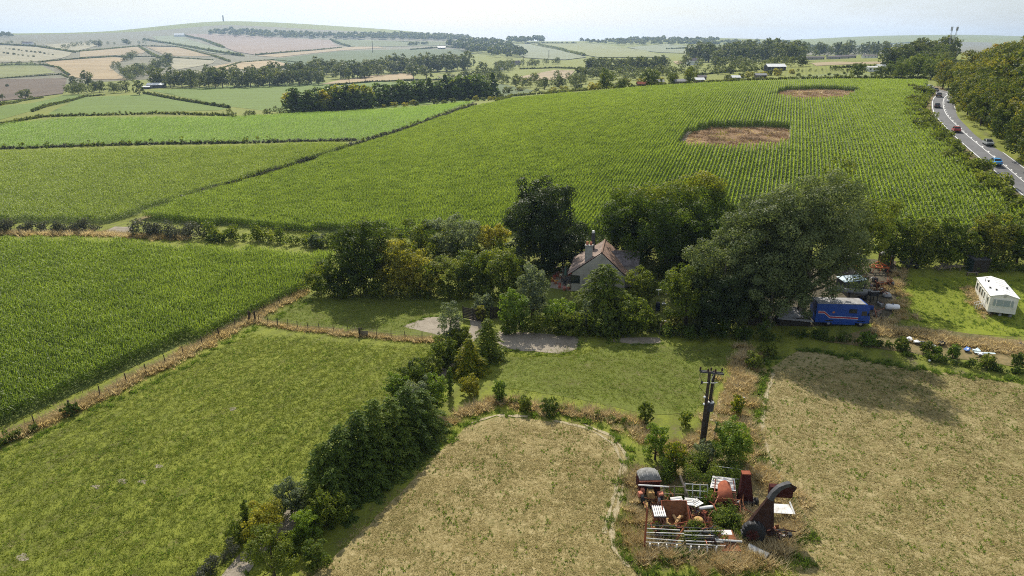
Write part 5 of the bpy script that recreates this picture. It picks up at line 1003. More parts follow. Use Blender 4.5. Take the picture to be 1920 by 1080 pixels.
for x in (-.7, .7): smooth(MB().tube([(x, -.75, .32), (x, -.55, .32)], .32, 12).build('wheel', M['black'], t))
# litter on the dry bank
for i, (px, py, lb, m_) in enumerate([(1704, 640, 'white plastic sack at the left end of the bank litter', 'plastic'), (1718, 645, 'crumpled white sheet on the dry bank', 'plastic'), (1730, 648, 'grey black sack on the dry bank', 'dkgrey'), (1745, 652, 'dirty white bag on the dry bank', 'whitemetal'), (1765, 648, 'black sack on top of the dry bank', 'black'), (1812, 659, 'blue plastic sack on the dry bank', 'bluesack'), (1830, 662, 'pale blue sheet beside the blue sack', 'paleblue'), (1838, 668, 'white plastic sheet right of the blue sack', 'plastic'), (1742, 680, 'tiny white scrap on the green margin', 'plastic'), (1912, 650, 'grey flat board at the right edge', 'timber')]):
    rg = np.random.default_rng(i); P = at(px, py); bm = bmesh.new(); bmesh.ops.create_icosphere(bm, subdivisions=2, radius=1)
    for v in bm.verts: v.co = Vector((v.co.x * .42, v.co.y * .36, max(v.co.z, -.3) * .26)) * (1 + .25 * rg.normal()) if 'tiny' not in lb else v.co * .12
    me = bpy.data.meshes.new('sack'); bm.to_mesh(me); bm.free(); o = link('plastic_sack' if 'board' not in lb else 'flat_board', me, M[m_]); o.location = P + Vector((0, 0, .25)); o.rotation_euler = (0, 0, i); tag(o, lb, 'litter')
t = MB().box((0, 0, .06), (2.2, .25, .05), (.1, 0, 0)).build('plastic_sheet', M['paleblue'], None); t.location = at(1845, 668, .35); t.rotation_euler = (0, 0, -.15); tag(t, 'long pale strip of plastic below the blue sack', 'litter')
# ------------------------------------------------------------------ the heap of scrap farm machinery
def part(t, nm, mk, mb, bev=0): return mb.build(nm, M[mk], t, bev)
t = thing('rusty_combine', 'maroon rusted combine with domed grey mesh hood', 'combine', at(1217, 935), .05)
part(t, 'body', 'maroon', MB().box((.1, 1.0, .75), (1.75, 1.3, 1.4)), .04); mb = MB(); pr = [(.88 * math.cos(a), .45 * math.sin(a)) for a in np.linspace(0, math.pi, 11)]
mb.add([(x + .1, y, 1.45 + z) for y in (.45, 1.6) for x, z in pr], [(i, i + 1, i + 12, i + 11) for i in range(10)] + [tuple(range(11)), tuple(range(21, 10, -1))]); smooth(part(t, 'mesh_hood', 'tarp', mb))
for a in np.linspace(.3, 2.8, 6): part(t, 'hood_rib', 'roofgrey', MB().tube([(.1 + .9 * math.cos(a), .42, 1.45 + .47 * math.sin(a)), (.1 + .9 * math.cos(a), 1.63, 1.45 + .47 * math.sin(a))], .018, 4))
part(t, 'lip', 'salmon', MB().box((.1, .34, 1.42), (1.8, .1, .08)))
part(t, 'hood', 'ochre', MB().box((.0, -.35, .75), (.62, .9, .55), taper=.75), .05); part(t, 'seat', 'black', MB().box((.0, -.05, 1.05), (.4, .35, .3)), .04)
for x, y, s in ((-.85, -.35, .4), (.78, -.5, .5), (-.55, .1, .32)): part(t, 'mudguard', 'salmon', MB().box((x, y, .72), (s, s * 1.1, .35), (0, 0, .1), .85), .03)
part(t, 'front_axle', 'ochre', MB().box((.0, -.95, .35), (1.5, .16, .2), (0, .04, .05)))
for x in (-.75, .75): smooth(part(t, 'wheel', 'black', MB().tube([(x - .12, -.6, .4), (x + .12, -.6, .4)], .4, 14)))
for i in range(4): part(t, 'belt_pulley', 'rust_dark', MB().tube([(-.3 + i * .2, .3, .95 + .1 * (i % 2)), (-.3 + i * .2, .36, .95 + .1 * (i % 2))], .12, 10))
def pole(label, p0, p1, r, mk, nm='metal_pole', cat='pole', z0=0, z1=0):
    a, b = at(*p0, z0), at(*p1, z1); o = MB().tube([(0, 0, 0), b - a], r, 8).build(nm, M[mk]); o.location = a; return tag(o, label, cat)
pole('long white pole lying across the maroon combine', (1195, 938), (1252, 941), .06, 'whitemetal', z0=1.45, z1=1.45)
pole('silver pole lying across the rusty plate', (1332, 1022), (1390, 1026), .09, 'galv', z0=.5, z1=.5)
pole('rusty beam leaning over the metal racks', (1254, 1036), (1286, 1000), .07, 'rust', 'rusty_beam', 'beam', .15, .9)
pole('white pipe in the middle of the scrap heap', (1309, 968), (1335, 965), .13, 'whitemetal', 'white_pipe', 'pipe', .75, .75)
pole('grey bar over the brambles behind the rusty chute', (1340, 905), (1385, 905), .03, 'galv', z0=1.6, z1=1.3); pole('thin grey bar left of the dark chute', (1338, 922), (1382, 922), .03, 'galv', z0=1.5, z1=1.2)
pole('dark plank standing among the gate frames', (1272, 925), (1290, 948), .09, 'timber', 'leaning_plank', 'plank', 1.7, .7)
t = thing('rusty_post', 'tall rusty post with bent top at the left of the scrap', 'post', at(1208, 1028)); part(t, 'post', 'rust_red', MB().box((0, 0, 1.75), (.12, .12, 3.5))); part(t, 'bent_top', 'salmon', MB().tube([(0, 0, 3.45), (-.08, .05, 3.7), (-.28, .15, 3.95)], .05, 6)); part(t, 'foot', 'rust', MB().box((.02, 0, .1), (.24, .2, .2)))
def gate_frame(label, px, py, w_, h_, rz, tilt, nv, mk='galv', z=.1):
    t = thing('field_gate', label, 'gate', at(px, py, z), rz); Mx = eul(tilt, 0, 0)
    for zz in (0, h_ * .5, h_): part(t, 'rail', mk, MB().tube([Mx @ Vector((0, 0, zz)), Mx @ Vector((w_, 0, zz))], .035, 5))
    for k in range(nv): part(t, 'upright', mk, MB().tube([Mx @ Vector((w_ * k / (nv - 1), 0, -.1)), Mx @ Vector((w_ * k / (nv - 1), 0, h_ + .08))], .045, 5))
gate_frame('galvanised gate frame behind the white panels', 1283, 945, 1.8, 1.0, -.1, -.5, 4, z=.7); gate_frame('grey gate frame beside the combine', 1244, 948, 1.7, 1.2, -.05, -.45, 3, 'timber', .4)
gate_frame('rusty red frame in front of the tank', 1336, 958, 2.1, .9, -.12, -.2, 4, 'rust', .2)
for i, (px, py, z, w_, d_, rz, tl, lb) in enumerate([(1268, 960, .8, 1.15, 1.0, .1, .25, 'bent white metal panel left of the heap centre'), (1291, 960, .85, 1.0, .8, -.25, .2, 'white metal panel in the heap centre'), (1304, 962, .9, .8, .7, .5, .15, 'small white metal panel right of the heap centre'), (1353, 930, 1.0, 2.0, 1.2, -.3, .35, 'white corrugated sheet behind the rusty tank')]):
    t = thing('roofing_sheet', lb, 'panel', at(px, py, z), rz); part(t, 'sheet', 'whitemetal', MB().sheet([(-w_ / 2, -d_ / 2, 0), (w_ / 2, -d_ / 2, .08), (w_ / 2 - .1, d_ / 2, tl * d_), (-w_ / 2 + .15, d_ / 2, tl * d_ - .05)], .04))
    for k in range(4): part(t, 'ridge', 'whitemetal', MB().tube([(-w_ / 2 + .1, -d_ / 2 + d_ * (k + .5) / 4, tl * d_ * (k + .5) / 4 + .05), (w_ / 2 - .1, -d_ / 2 + d_ * (k + .5) / 4, tl * d_ * (k + .5) / 4 + .1)], .025, 4))
    part(t, 'leg', 'dkgrey', MB().box((.1, 0, -z / 2), (.1, .1, z)))
t = thing('ribbed_cabinet', 'rusty cabinet with white ribbed top', 'cabinet', at(1236, 985), -.03); part(t, 'box', 'rust', MB().box((0, .35, .4), (.92, .9, .8))); part(t, 'top', 'dkgrey', MB().box((0, .5, .83), (.95, 1.3, .06)))
for i in range(6): part(t, 'rib', 'whitemetal', MB().box((-.4 + i * .16, .5, .9), (.1, 1.28, .08)))
t = thing('rusty_crate', 'small open rusty crate in front of the ribbed cabinet', 'crate', at(1234, 994), -.03)
for x, y, a, b in ((0, -.28, 1.15, .06), (0, .28, 1.15, .06), (-.55, 0, .06, .5), (.55, 0, .06, .5)): part(t, 'side', 'rust_red', MB().box((x, y, .22), (a, b, .44)))
part(t, 'floor', 'rust_dark', MB().box((0, 0, .05), (1.1, .52, .05))); part(t, 'lump', 'fresh', MB().box((-.25, 0, .2), (.35, .3, .25), (.2, .1, .4)), .04)
t = thing('rusty_hopper', 'large open rusty hopper holding broken logs', 'hopper', at(1270, 992), -.02)
for q, nm in (([(-1.0, 0, 0), (.85, 0, 0), (1.0, -.05, .35), (-1.0, -.05, .35)], 'front_side'), ([(-.75, 1.1, 0), (.75, 1.1, 0), (.95, 1.75, 1.25), (-1.0, 1.75, 1.25)], 'back_side'), ([(-.95, 0, 0), (-.75, 1.1, 0), (-1.0, 1.75, 1.25), (-1.05, -.05, .35)], 'left_side'), ([(.85, 0, 0), (.75, 1.1, 0), (.95, 1.75, 1.25), (1.0, -.05, .35)], 'right_side'), ([(-.95, 0, 0), (.85, 0, 0), (.75, 1.1, 0), (-.75, 1.1, 0)], 'floor')): part(t, nm, 'rust', MB().sheet(q, .04))
part(t, 'rim', 'rust_red', MB().tube([(-1.05, -.05, .37), (-1.0, 1.75, 1.29), (.97, 1.75, 1.29), (1.02, -.05, .37)], .055, 6))
rg = np.random.default_rng(8); P = at(1270, 992)
for i in range(7):
    o = MB().box((0, 0, 0), (.75, .2, .16)).mesh('log', .03); o = link('log_piece', o, M['fresh']); o.location = P + Vector((.05 + rg.normal() * .35, .55 + rg.normal() * .22, .16 + .12 * (i % 3))); o.rotation_euler = (0, rg.normal() * .25, rg.random() * 3); tag(o, 'pale split log lying in the rusty hopper', 'log', 'logs in the hopper')
t = thing('rusty_drum', 'orange brown dented drum right of the hopper', 'drum', at(1308, 990), .3); smooth(part(t, 'shell', 'ochre', MB().lathe([(.2, 0), (.36, .03), (.38, .3), (.34, .5), (.38, .75), (.3, .85), (.1, .86)], n=14))); part(t, 'band', 'rust', MB().lathe([(.385, .4), (.39, .46), (.385, .52)], n=14))
for i, (px, py, mk, lb, dd) in enumerate([(1300, 975, 'rust', 'rusty bracket behind the drum', (.5, .3, .4)), (1320, 985, 'dkgrey', 'dark metal box right of the drum', (.7, .5, .35)), (1330, 980, 'salmon', 'faded red casting beside the frame', (.3, .3, .4)), (1338, 985, 'galv', 'grey casting beside the red frame', (.35, .3, .25)), (1298, 990, 'rust_dark', 'dark rusty lump left of the drum', (.4, .4, .4)), (1318, 970, 'rust_red', 'crumpled red rusty sheet behind the white pipe', (1.0, .5, .3)), (1345, 992, 'whitemetal', 'small white angle iron on the brambles', (.5, .12, .12)), (1290, 965, 'maroon', 'maroon box between the white panels', (.5, .4, .4)), (1335, 972, 'black', 'black gearbox beside the pipe', (.45, .4, .5))]):
    t = thing('scrap_piece', lb, 'scrap', at(px, py), i * .8); part(t, 'block', mk, MB().box((0, 0, dd[2] / 2 + .05), dd, (.1, .1 * (i % 3), 0), .8), .03); part(t, 'rod', 'rust', MB().tube([(-dd[0] * .6, 0, .1), (0, .05, dd[2] + .15), (dd[0] * .7, -.1, dd[2] * .5)], .025, 5)); part(t, 'flange', 'rust_dark', MB().tube([(0, -dd[1] / 2 - .04, dd[2] * .55), (0, -dd[1] / 2 + .02, dd[2] * .55)], min(dd) * .4, 8))
def harrow(label, px, py, rz, n_=7):
    t = thing('spike_harrow', label, 'harrow', at(px, py, .3), rz); rg = np.random.default_rng(px)
    part(t, 'bar', 'rust_red', MB().tube([(-.9, 0, .1), (0, .05, .25), (.9, 0, .2)], .05, 6)); part(t, 'bar', 'rust_red', MB().tube([(-.8, .4, .15), (.85, .5, .3)], .045, 6))
    for i in range(n_):
        x = -.8 + 1.6 * i / (n_ - 1); part(t, 'tine', 'maroon' if i % 2 else 'rust', MB().tube([(x, .2, .2), (x + rg.normal() * .15, .1 + rg.normal() * .25, .45), (x + rg.normal() * .3, -.2 + rg.normal() * .3, .0 + .3 * rg.random())], .03, 5))
harrow('tangle of rusty red harrow tines in front of the hopper', 1272, 1000, .1, 9); harrow('tangle of maroon harrow tines in front of the drum', 1318, 998, -.15, 9)
t = thing('rusty_tank', 'rust red half round tank in a tubular frame', 'tank', at(1360, 955), -.15); mb = MB(); pr = [(.75 * math.cos(a), .75 * math.sin(a)) for a in np.linspace(.0, math.pi, 11)]
mb.add([(x * (1 if y < 1 else .72), y, .25 + z + (y > 1) * .7) for y in (0, 1.5) for x, z in pr], [(i, i + 1, i + 12, i + 11) for i in range(10)] + [tuple(range(11)), tuple(range(21, 10, -1))]); smooth(part(t, 'shell', 'rust_red', mb))
for x in (-.95, .95): part(t, 'frame_tube', 'salmon', MB().tube([(x, -.15, 0), (x * .75, 1.7, 1.6)], .05, 6))
part(t, 'frame_tube', 'whitemetal', MB().tube([(-.95, -.15, .1), (.95, -.15, .1)], .05, 6)); part(t, 'frame_tube', 'salmon', MB().tube([(-.9, .8, .95), (.85, .8, 1.1)], .04, 6)); part(t, 'drum_end', 'rust_dark', MB().tube([(0, -.06, .4), (0, .0, .4)], .4, 12))
t = thing('dark_chute', 'tall tapering dark rusty chute behind the scrap heap', 'chute', at(1396, 945), -.05)
part(t, 'duct', 'maroon', MB().add([(-.62, -.25, .3), (.62, -.25, .3), (.62, .25, .3), (-.62, .25, .3), (-.5, -.2, 2.85), (.12, -.2, 2.85), (.12, .25, 2.85), (-.5, .25, 2.85)], [(3, 2, 1, 0), (4, 5, 6, 7), (0, 1, 5, 4), (1, 2, 6, 5), (2, 3, 7, 6), (3, 0, 4, 7)]), .02); part(t, 'lip', 'rust_red', MB().box((-.19, .03, 2.9), (.7, .5, .09))); part(t, 'base', 'dkgrey', MB().box((.1, 0, .2), (1.5, .7, .4)), .04)
for x in (.75,): smooth(part(t, 'wheel', 'black', MB().tube([(x, -.2, .35), (x + .2, -.2, .35)], .35, 12)))
t = thing('forage_blower', 'big dark forage blower with fan shaped duct and curved spout', 'blower', at(1420, 1012), -.08)
part(t, 'duct', 'rust_dark', MB().add([(-1.0, -.1, 1.1), (1.15, -.1, .4), (1.15, .3, .4), (-1.0, .3, 1.1), (.5, .5, 3.3), (.98, .5, 3.1), (.98, .75, 3.1), (.5, .75, 3.3)], [(3, 2, 1, 0), (4, 5, 6, 7), (0, 1, 5, 4), (1, 2, 6, 5), (2, 3, 7, 6), (3, 0, 4, 7)]), .02)
sp = [(.7, .65, 3.15), (.95, .8, 3.6), (1.35, 1.0, 3.95), (1.8, 1.15, 4.12), (2.25, 1.3, 4.15)]; mb = MB(); vs = []
for i, p in enumerate(sp):
    q = [Vector(s) for s in sp]; d = (q[min(i + 1, 4)] - q[max(i - 1, 0)]).normalized(); up = Vector((-d.z, 0, d.x)).normalized(); sd_ = d.cross(up).normalized(); r1, r2 = .22 - .02 * i, .18
    vs += [q[i] + up * r1 + sd_ * r2, q[i] + up * r1 - sd_ * r2, q[i] - up * r1 - sd_ * r2, q[i] - up * r1 + sd_ * r2]
mb.add(vs, [(i * 4 + k, i * 4 + (k + 1) % 4, i * 4 + 4 + (k + 1) % 4, i * 4 + 4 + k) for i in range(4) for k in range(4)]); part(t, 'spout', 'dkgrey', mb)
part(t, 'deflector', 'rust_dark', MB().sheet([(2.2, 1.0, 4.3), (2.75, 1.2, 3.9), (2.75, 1.6, 3.2), (2.2, 1.5, 3.5)], .05)); part(t, 'back_box', 'maroon', MB().box((1.75, 1.6, 3.3), (1.7, .5, .9)), .03)
fw = smooth(part(t, 'wheel', 'black', MB().tube([(-.5, -.45, .8), (-.47, -.35, .8), (-.35, .05, .8)], [.72, .84, .84], 22)))
for k in range(16):
    a = k * .3927; part(fw, 'tread_lug', 'dkgrey', MB().box((-.42 + .84 * math.cos(a), -.16, .8 + .84 * math.sin(a)), (.12, .4, .1), (0, -a, 0)))
part(t, 'fan_rotor', 'rust_dark', MB().tube([(-.55, -.5, .75), (-.5, -.3, .75)], [.45, .5], 14))
for k in range(6): a = k * 1.047; part(t, 'fan_blade', 'maroon', MB().box((-.55 + .25 * math.cos(a), -.55, .75 + .25 * math.sin(a)), (.5, .06, .12), (0, -a, 0)))
for i in range(6): part(t, 'chassis_bar', 'dkgrey', MB().tube([(.4, -.2 + .1 * i, .25 + .1 * i), (2.2 + .1 * i, -.1 + .12 * i, .2 + .07 * i)], .045, 5))
part(t, 'drawbar', 'galv', MB().tube([(.9, .2, .6), (2.5, .1, .35)], .05, 6)); part(t, 'hub_box', 'black', MB().box((2.3, .1, .4), (.35, .4, .5)), .04); part(t, 'stay', 'dkgrey', MB().tube([(1.0, .4, 2.0), (1.25, .3, .5)], .03, 5))
t = thing('white_tray', 'white bent tray beside the blower spout', 'tray', at(1462, 968, .5), -.1); part(t, 'floor', 'whitemetal', MB().sheet([(-.9, -.35, 0), (.9, -.35, 0), (.75, .55, .2), (-.8, .55, .2)], .05))
for x in (-1, 1): part(t, 'side_rail', 'whitemetal', MB().tube([(x * .95, -.4, .05), (x * .8, .6, .45)], .07, 6))
for x in (-.6, .6): part(t, 'leg', 'maroon', MB().box((x, .2, -.2), (.1, .1, .6)))
t = thing('tin_trough', 'pale tin trough lying on its side below the blower', 'trough', at(1420, 1040), -.75); part(t, 'panel', 'galv', MB().sheet([(-.75, -.3, .1), (.75, -.3, .1), (.75, .1, .45), (-.75, .1, .45)], .04)); part(t, 'panel', 'galv', MB().sheet([(-.75, .14, .42), (.75, .14, .42), (.75, .45, .2), (-.75, .45, .2)], .04)); part(t, 'end_plate', 'dkgrey', MB().box((.77, .05, .25), (.04, .6, .35)))
t = thing('rusty_plate', 'large rusty steel plate with white flaking paint', 'plate', at(1366, 1030, .25), -.03); part(t, 'plate', 'rust', MB().sheet([(-.65, -.5, 0), (.75, -.5, 0), (.6, 1.5, .25), (-.6, 1.5, .25)], .06)); part(t, 'flaking_patch', 'whitemetal', MB().sheet([(-.35, 1.0, .26), (.5, 1.0, .26), (.5, 1.45, .315), (-.2, 1.45, .315)], .012)); part(t, 'edge', 'rust_red', MB().box((.05, -.52, .0), (1.4, .06, .2)))
for k in range(3): part(t, 'bar', 'rust_dark', MB().tube([(-.4 + .3 * k, -.3, .15), (.2 + .3 * k, .5, .25)], .03, 5))
def rack(label, px, py, w_, n_, rz):
    t = thing('metal_rack', label, 'rack', at(px, py, .1), rz); rg = np.random.default_rng(px)
    for k in range(7): part(t, 'rail', 'galv' if k % 3 else 'dkgrey', MB().tube([(-.05, .25 * k, .3 + .09 * k + rg.normal() * .04), (w_ + rg.normal() * .2, .25 * k + rg.normal() * .05, .3 + .09 * k + rg.normal() * .05)], .035, 5))
    for k in range(n_): part(t, 'upright', 'whitemetal', MB().box((w_ * (k + .3) / n_, -.1, .2), (.09, .09, .75), (.1, rg.normal() * .1, 0)))
rack('grey metal rack at the lower left of the scrap heap', 1212, 1030, 2.6, 4, -.08); rack('grey metal rack at the lower middle of the scrap heap', 1288, 1036, 2.5, 4, -.04)

rgs = np.random.default_rng(77)
for px, py, mk, lb, nn in ((1262, 950, 'rust', 'tangle of bent rusty rods behind the hopper', 12), (1312, 978, 'maroon', 'tangle of maroon bars between drum and pipe', 12), (1345, 955, 'rust_red', 'knot of red rusty bars under the tank', 11), (1240, 1008, 'rust_dark', 'knot of dark rods over the left rack', 12), (1330, 1018, 'dkgrey', 'twisted grey rods over the right rack', 11), (1452, 1010, 'rust_dark', 'twisted dark bars beside the blower wheel', 12), (1385, 955, 'rust', 'rusty bars lying under the dark chute', 9), (1228, 955, 'rust', 'rusty linkage in front of the combine', 9), (1638, 540, 'rust_dark', 'dark metal junk behind the pale roofed van', 14), (1655, 552, 'rust', 'rusty junk beside the dome cover', 14), (1620, 528, 'dkgrey', 'grey metal junk in front of the yellow machine', 14), (1668, 536, 'rust_red', 'red rusty junk at the right edge of the yard', 12), (1640, 596, 'timber', 'pile of broken sticks beside the lorry cab', 14), (1600, 520, 'roofgrey', 'pale metal junk under the ash branches', 12)):
    t = thing('scrap_tangle', lb, 'scrap', at(px, py))
    for k in range(nn):
        a = rgs.random() * 6.28; L_ = .35 + .7 * rgs.random(); z = .15 + .75 * rgs.random(); c = Vector((rgs.normal() * .4, rgs.normal() * .35, z)); d = Vector((math.cos(a) * L_, math.sin(a) * L_, rgs.normal() * .35))
        part(t, 'rod', mk if k % 3 else ('salmon' if k % 2 else 'rust_dark'), MB().tube([c - d, c + Vector((rgs.normal() * .12, rgs.normal() * .12, .1)), c + d * .9], .022 + .025 * rgs.random(), 5))
    for k in range(4): part(t, 'plate', ('rust', 'rust_dark', 'ochre', 'roofgrey')[k], MB().box((rgs.normal() * .45, rgs.normal() * .4, .2 + .4 * rgs.random()), (.25 + .3 * rgs.random(), .2 + .25 * rgs.random(), .04), (rgs.normal() * .6, rgs.normal() * .6, rgs.random() * 3)))
    part(t, 'cog', 'rust_dark', MB().tube([(rgs.normal() * .3, -.3, .4), (rgs.normal() * .3, -.22, .45)], .2, 10))
ORD = ['first', 'second', 'third', 'fourth', 'fifth', 'sixth', 'seventh', 'eighth', 'ninth', 'tenth'] + [f'{k}th' for k in range(11, 21)] + ['21st', '22nd', '23rd'] + [f'{k}th' for k in range(24, 31)] + ['31st', '32nd', '33rd'] + [f'{k}th' for k in range(34, 60)]
# ------------------------------------------------------------------ road, cars
asphalt = groundmat('asphalt', [(.2, (.11, .11, .112)), (.5, (.15, .15, .152)), (.8, (.19, .19, .19))], 1.5, .3, .06, (.3, .4, .3), .3, .02)
paint = pm('road_paint', (.78, .78, .76), .6, .3, .1, 2)
RP = [(1776, 163), (1775, 170), (1774, 177), (1770, 186), (1768, 195), (1770, 207), (1777, 220), (1794, 238), (1813, 256), (1849, 286), (1887, 317), (1920, 344), (1975, 390), (2050, 455)]
rw = np.array([[p.x, p.y] for p in (G(*q) for q in RP)])
rw[:2] = rw[2] + np.array([[.42, 1.9], [.22, 1.0]]) * 18
def spl(P, k=14):
    out = []
    for i in range(len(P) - 1):
        p0, p1, p2, p3 = P[max(i - 1, 0)], P[i], P[i + 1], P[min(i + 2, len(P) - 1)]
        for t_ in np.linspace(0, 1, k, endpoint=False): out.append(.5 * (2 * p1 + (p2 - p0) * t_ + (2 * p0 - 5 * p1 + 4 * p2 - p3) * t_ ** 2 + (3 * p1 - p0 - 3 * p2 + p3) * t_ ** 3))
    return np.array(out + [P[-1]])
rc = spl(rw); tg = np.gradient(rc, axis=0); tg /= np.linalg.norm(tg, axis=1, keepdims=True); sdv = np.stack([-tg[:, 1], tg[:, 0]], 1)      # runs towards the camera: +side lies right in the picture
if sdv[40][0] < 0: sdv = -sdv
cz = height(rc[:, 0], rc[:, 1]); cz = np.convolve(np.pad(cz, 6, 'edge'), np.ones(13) / 13, 'valid')
def ribbon(name, a, b, m, lift, sel=None, nx=2):
    V = []; F = []; idx = range(len(rc)) if sel is None else sel
    for i in idx:
        for k in range(nx + 1):
            o_ = a + (b - a) * k / nx; p = rc[i] + sdv[i] * o_; V.append((p[0], p[1], max(cz[i], 0) + lift))
    n_ = nx + 1; F = [(i * n_ + k, i * n_ + k + 1, (i + 1) * n_ + k + 1, (i + 1) * n_ + k) for i in range(len(list(idx)) - 1) for k in range(nx)]
    return structure(link(name, npmesh(name, V, F), m))
tag(ribbon('verge', -5.0, 8.5, scrubland, .25), 'dry grass verge beside the road', 'verge'); tag(ribbon('road', -3.25, 3.25, asphalt, .32), 'grey asphalt road curving past the wood', 'road')
for nm, a, lb in (('edge_line', 2.85, 'white line on the wood side of the road'), ('edge_line', -3.05, 'white line on the hedge side of the road'), ('centre_line', -.12, 'solid white centre line of the road')):
    tag(ribbon(nm, a, a + (.17 if 'edge' in nm else .16), paint, .335, nx=1), lb, 'road marking')
for i in range(6, len(rc) - 3, 4): structure(link('centre_dash', ribbon('x', .16, .38, paint, .336, [i, i + 1], 1).data)); bpy.data.objects.remove(bpy.data.objects['x'])
for o in C.objects:
    if o.name.startswith('centre_dash'): tag(o, 'short white dash beside the centre line of the road', 'road marking', 'dashes of the centre line')
def car(label, px, py, col, away, lane):
    P = np.array(G(px, py)[:2]); i = int(np.argmin(np.linalg.norm(rc - P, axis=1) + 0)); i = min(max(i, 1), len(rc) - 2)
    p = rc[i] + sdv[i] * lane; d = -tg[i] if away else tg[i]
    t = thing('car', label, 'car', (p[0], p[1], max(cz[i], 0) + .335), math.atan2(d[1], d[0]) - math.pi / 2); t.scale = (.88,) * 3; pt = plainmat('car_paint', col, .25, .6, .05, 1)
    bd = MB().prism([(-2.1, .35), (2.05, .35), (2.12, .6), (2.0, .82), (1.1, .95), (-1.7, 1.0), (-2.1, .9), (-2.15, .55)], -.88, .88, 'x').build('body', pt, t, .06)
    gl = MB().add([(-.8, -1.75, .95), (.8, -1.75, .95), (.8, 1.15, .95), (-.8, 1.15, .95), (-.62, -1.2, 1.45), (.62, -1.2, 1.45), (.62, .3, 1.45), (-.62, .3, 1.45)], [(3, 2, 1, 0), (4, 5, 6, 7), (0, 1, 5, 4), (1, 2, 6, 5), (2, 3, 7, 6), (3, 0, 4, 7)]).build('windows', M['glass'], t)
    MB().box((0, -.45, 1.48), (1.3, 1.62, .07)).build('roof', pt, t, .03)
    for x in (-.72, .72): MB().tube([(x * 1.08, 1.12, .97), (x * .88, .3, 1.46)], .045, 5).build('pillar', pt, t); MB().tube([(x * 1.08, -1.72, .97), (x * .88, -1.2, 1.46)], .06, 5).build('pillar', pt, t)
    for x in (-.78, .78):
        for y in (-1.3, 1.3): smooth(MB().tube([(x - .1, y, .32), (x + .1, y, .32)], .32, 12).build('wheel', M['black'], t))
        MB().box((x * .85, 2.06, .68), (.36, .08, .16)).build('headlight', M['plastic'], t); MB().box((x * .85, -2.12, .75), (.3, .06, .18)).build('tail_light', M['red'], t)
    MB().box((0, -2.14, .62), (.5, .04, .12)).build('number_plate', M['yellow'] if away else M['white'], t)
car('white car coming towards the bend', 1779, 193, (.75, .75, .75), False, 1.7); car('black car in the left lane nearer the hedge', 1762, 204, (.02, .02, .022), True, -1.8); car('black car ahead in the left lane', 1764, 184, (.02, .02, .022), True, -1.8)
car('grey car farthest up the road', 1772, 173, (.16, .16, .17), True, -1.7); car('silver car just appearing beside the wood', 1780, 166, (.5, .5, .52), False, 1.7); car('red car half hidden by the hedge', 1804, 250, (.30, .02, .02), True, -1.7)
car('silver grey car on the near stretch of road', 1848, 272, (.20, .22, .22), False, 1.7); car('bright blue car behind the hedge at the right', 1881, 312, (.08, .35, .70), True, -1.7)
hw = [Vector((*(rc[i] - sdv[i] * 6.6), 0)) for i in range(30, len(rc), 4)]; hw2 = [Vector((*(rc[i] - sdv[i] * 10.0), 0)) for i in range(40, len(rc), 4)]
hedge('hedge', 'thick green hedge between the maize and the road', None, 2.3, 5.0, 'scrub', leaf=.42, world=hw, cover=2.2, rough=.2); hedge('hedge', 'grassy green bank below the roadside hedge', None, 1.0, 3.4, 'laurel', leaf=.45, world=hw2[2:14], cover=1.2)
hedge('hedge', 'leafy green bank falling from the road to the maize', None, 1.5, 4.0, 'scrub', leaf=.5, world=[Vector((*(rc[i] - sdv[i] * 9.6), 0)) for i in range(60, len(rc), 4)], cover=1.4)
hedge('hedge', 'pale grey green scrub along the near end of the road', None, 1.3, 3.4, 'bramble', leaf=.42, world=hw2[10:], cover=1.4)
for kb, i in enumerate((18, 26, 34, 42, 60, 84, 104, 120, 134)):
    p = rc[i] - sdv[i] * (7.5 + 2 * R.random()); ptree(f'fb{i % 2}', (p[0], p[1], hz(*p)), 2.4 + 1.2 * R.random(), f'rounded bush swelling from the roadside hedge, {ORD[kb]} from the far end', 'roadside_bush', 'bushes in the roadside hedge', 1.2, 'bush')
# ------------------------------------------------------------------ wood on the bank beyond the road
rgw = np.random.default_rng(21); placed = []; WT = []
for k in range(9000):
    i = int(rgw.integers(8, len(rc))); o_ = 4.6 + rgw.random() ** 2.2 * 75; p = rc[i] + sdv[i] * o_
    pxx = 960 + FPX * p[0] / (p[1] * math.cos(PITCH) + (H - hz(*p)) * math.sin(PITCH))
    if pxx > 2060 or p[1] < 112 or p[1] > 420: continue
    if any((p[0] - a) ** 2 + (p[1] - b) ** 2 < c_ for a, b, c_ in placed): continue
    placed.append((p[0], p[1], (4.4 + .03 * o_) ** 2)); hh = (8.0 if o_ < 14 else 11) + 4 * rgw.random()
    if len(placed) > 296: break
    WT.append((p[0], p[1], o_, hh, f'w{int(rgw.integers(0, 4))}'))
ke = 0
for x_, y_, o_, hh, kk in sorted(WT, key=lambda q: q[1]):
    ke += o_ < 11
    ptree(kk, (x_, y_, hz(x_, y_) - .3), hh, f'dark edge tree of the roadside wood, {ORD[min(ke, 59) - 1]} from the near end' if o_ < 11 else ('yellowing tree within the canopy of the roadside wood' if kk == 'w1' else 'green tree within the canopy of the roadside wood'), 'woodland_tree', 'trees of the roadside wood', .95 if o_ < 14 else 1.1, rg=rgw)
hedge('hedge', 'dark understorey along the foot of the roadside wood', None, 2.6, 2.4, 'wood', leaf=.45, world=[Vector((*(rc[i] + sdv[i] * 6.2), 0)) for i in range(20, len(rc), 4)], cover=1.5)
print('wood', len(placed))
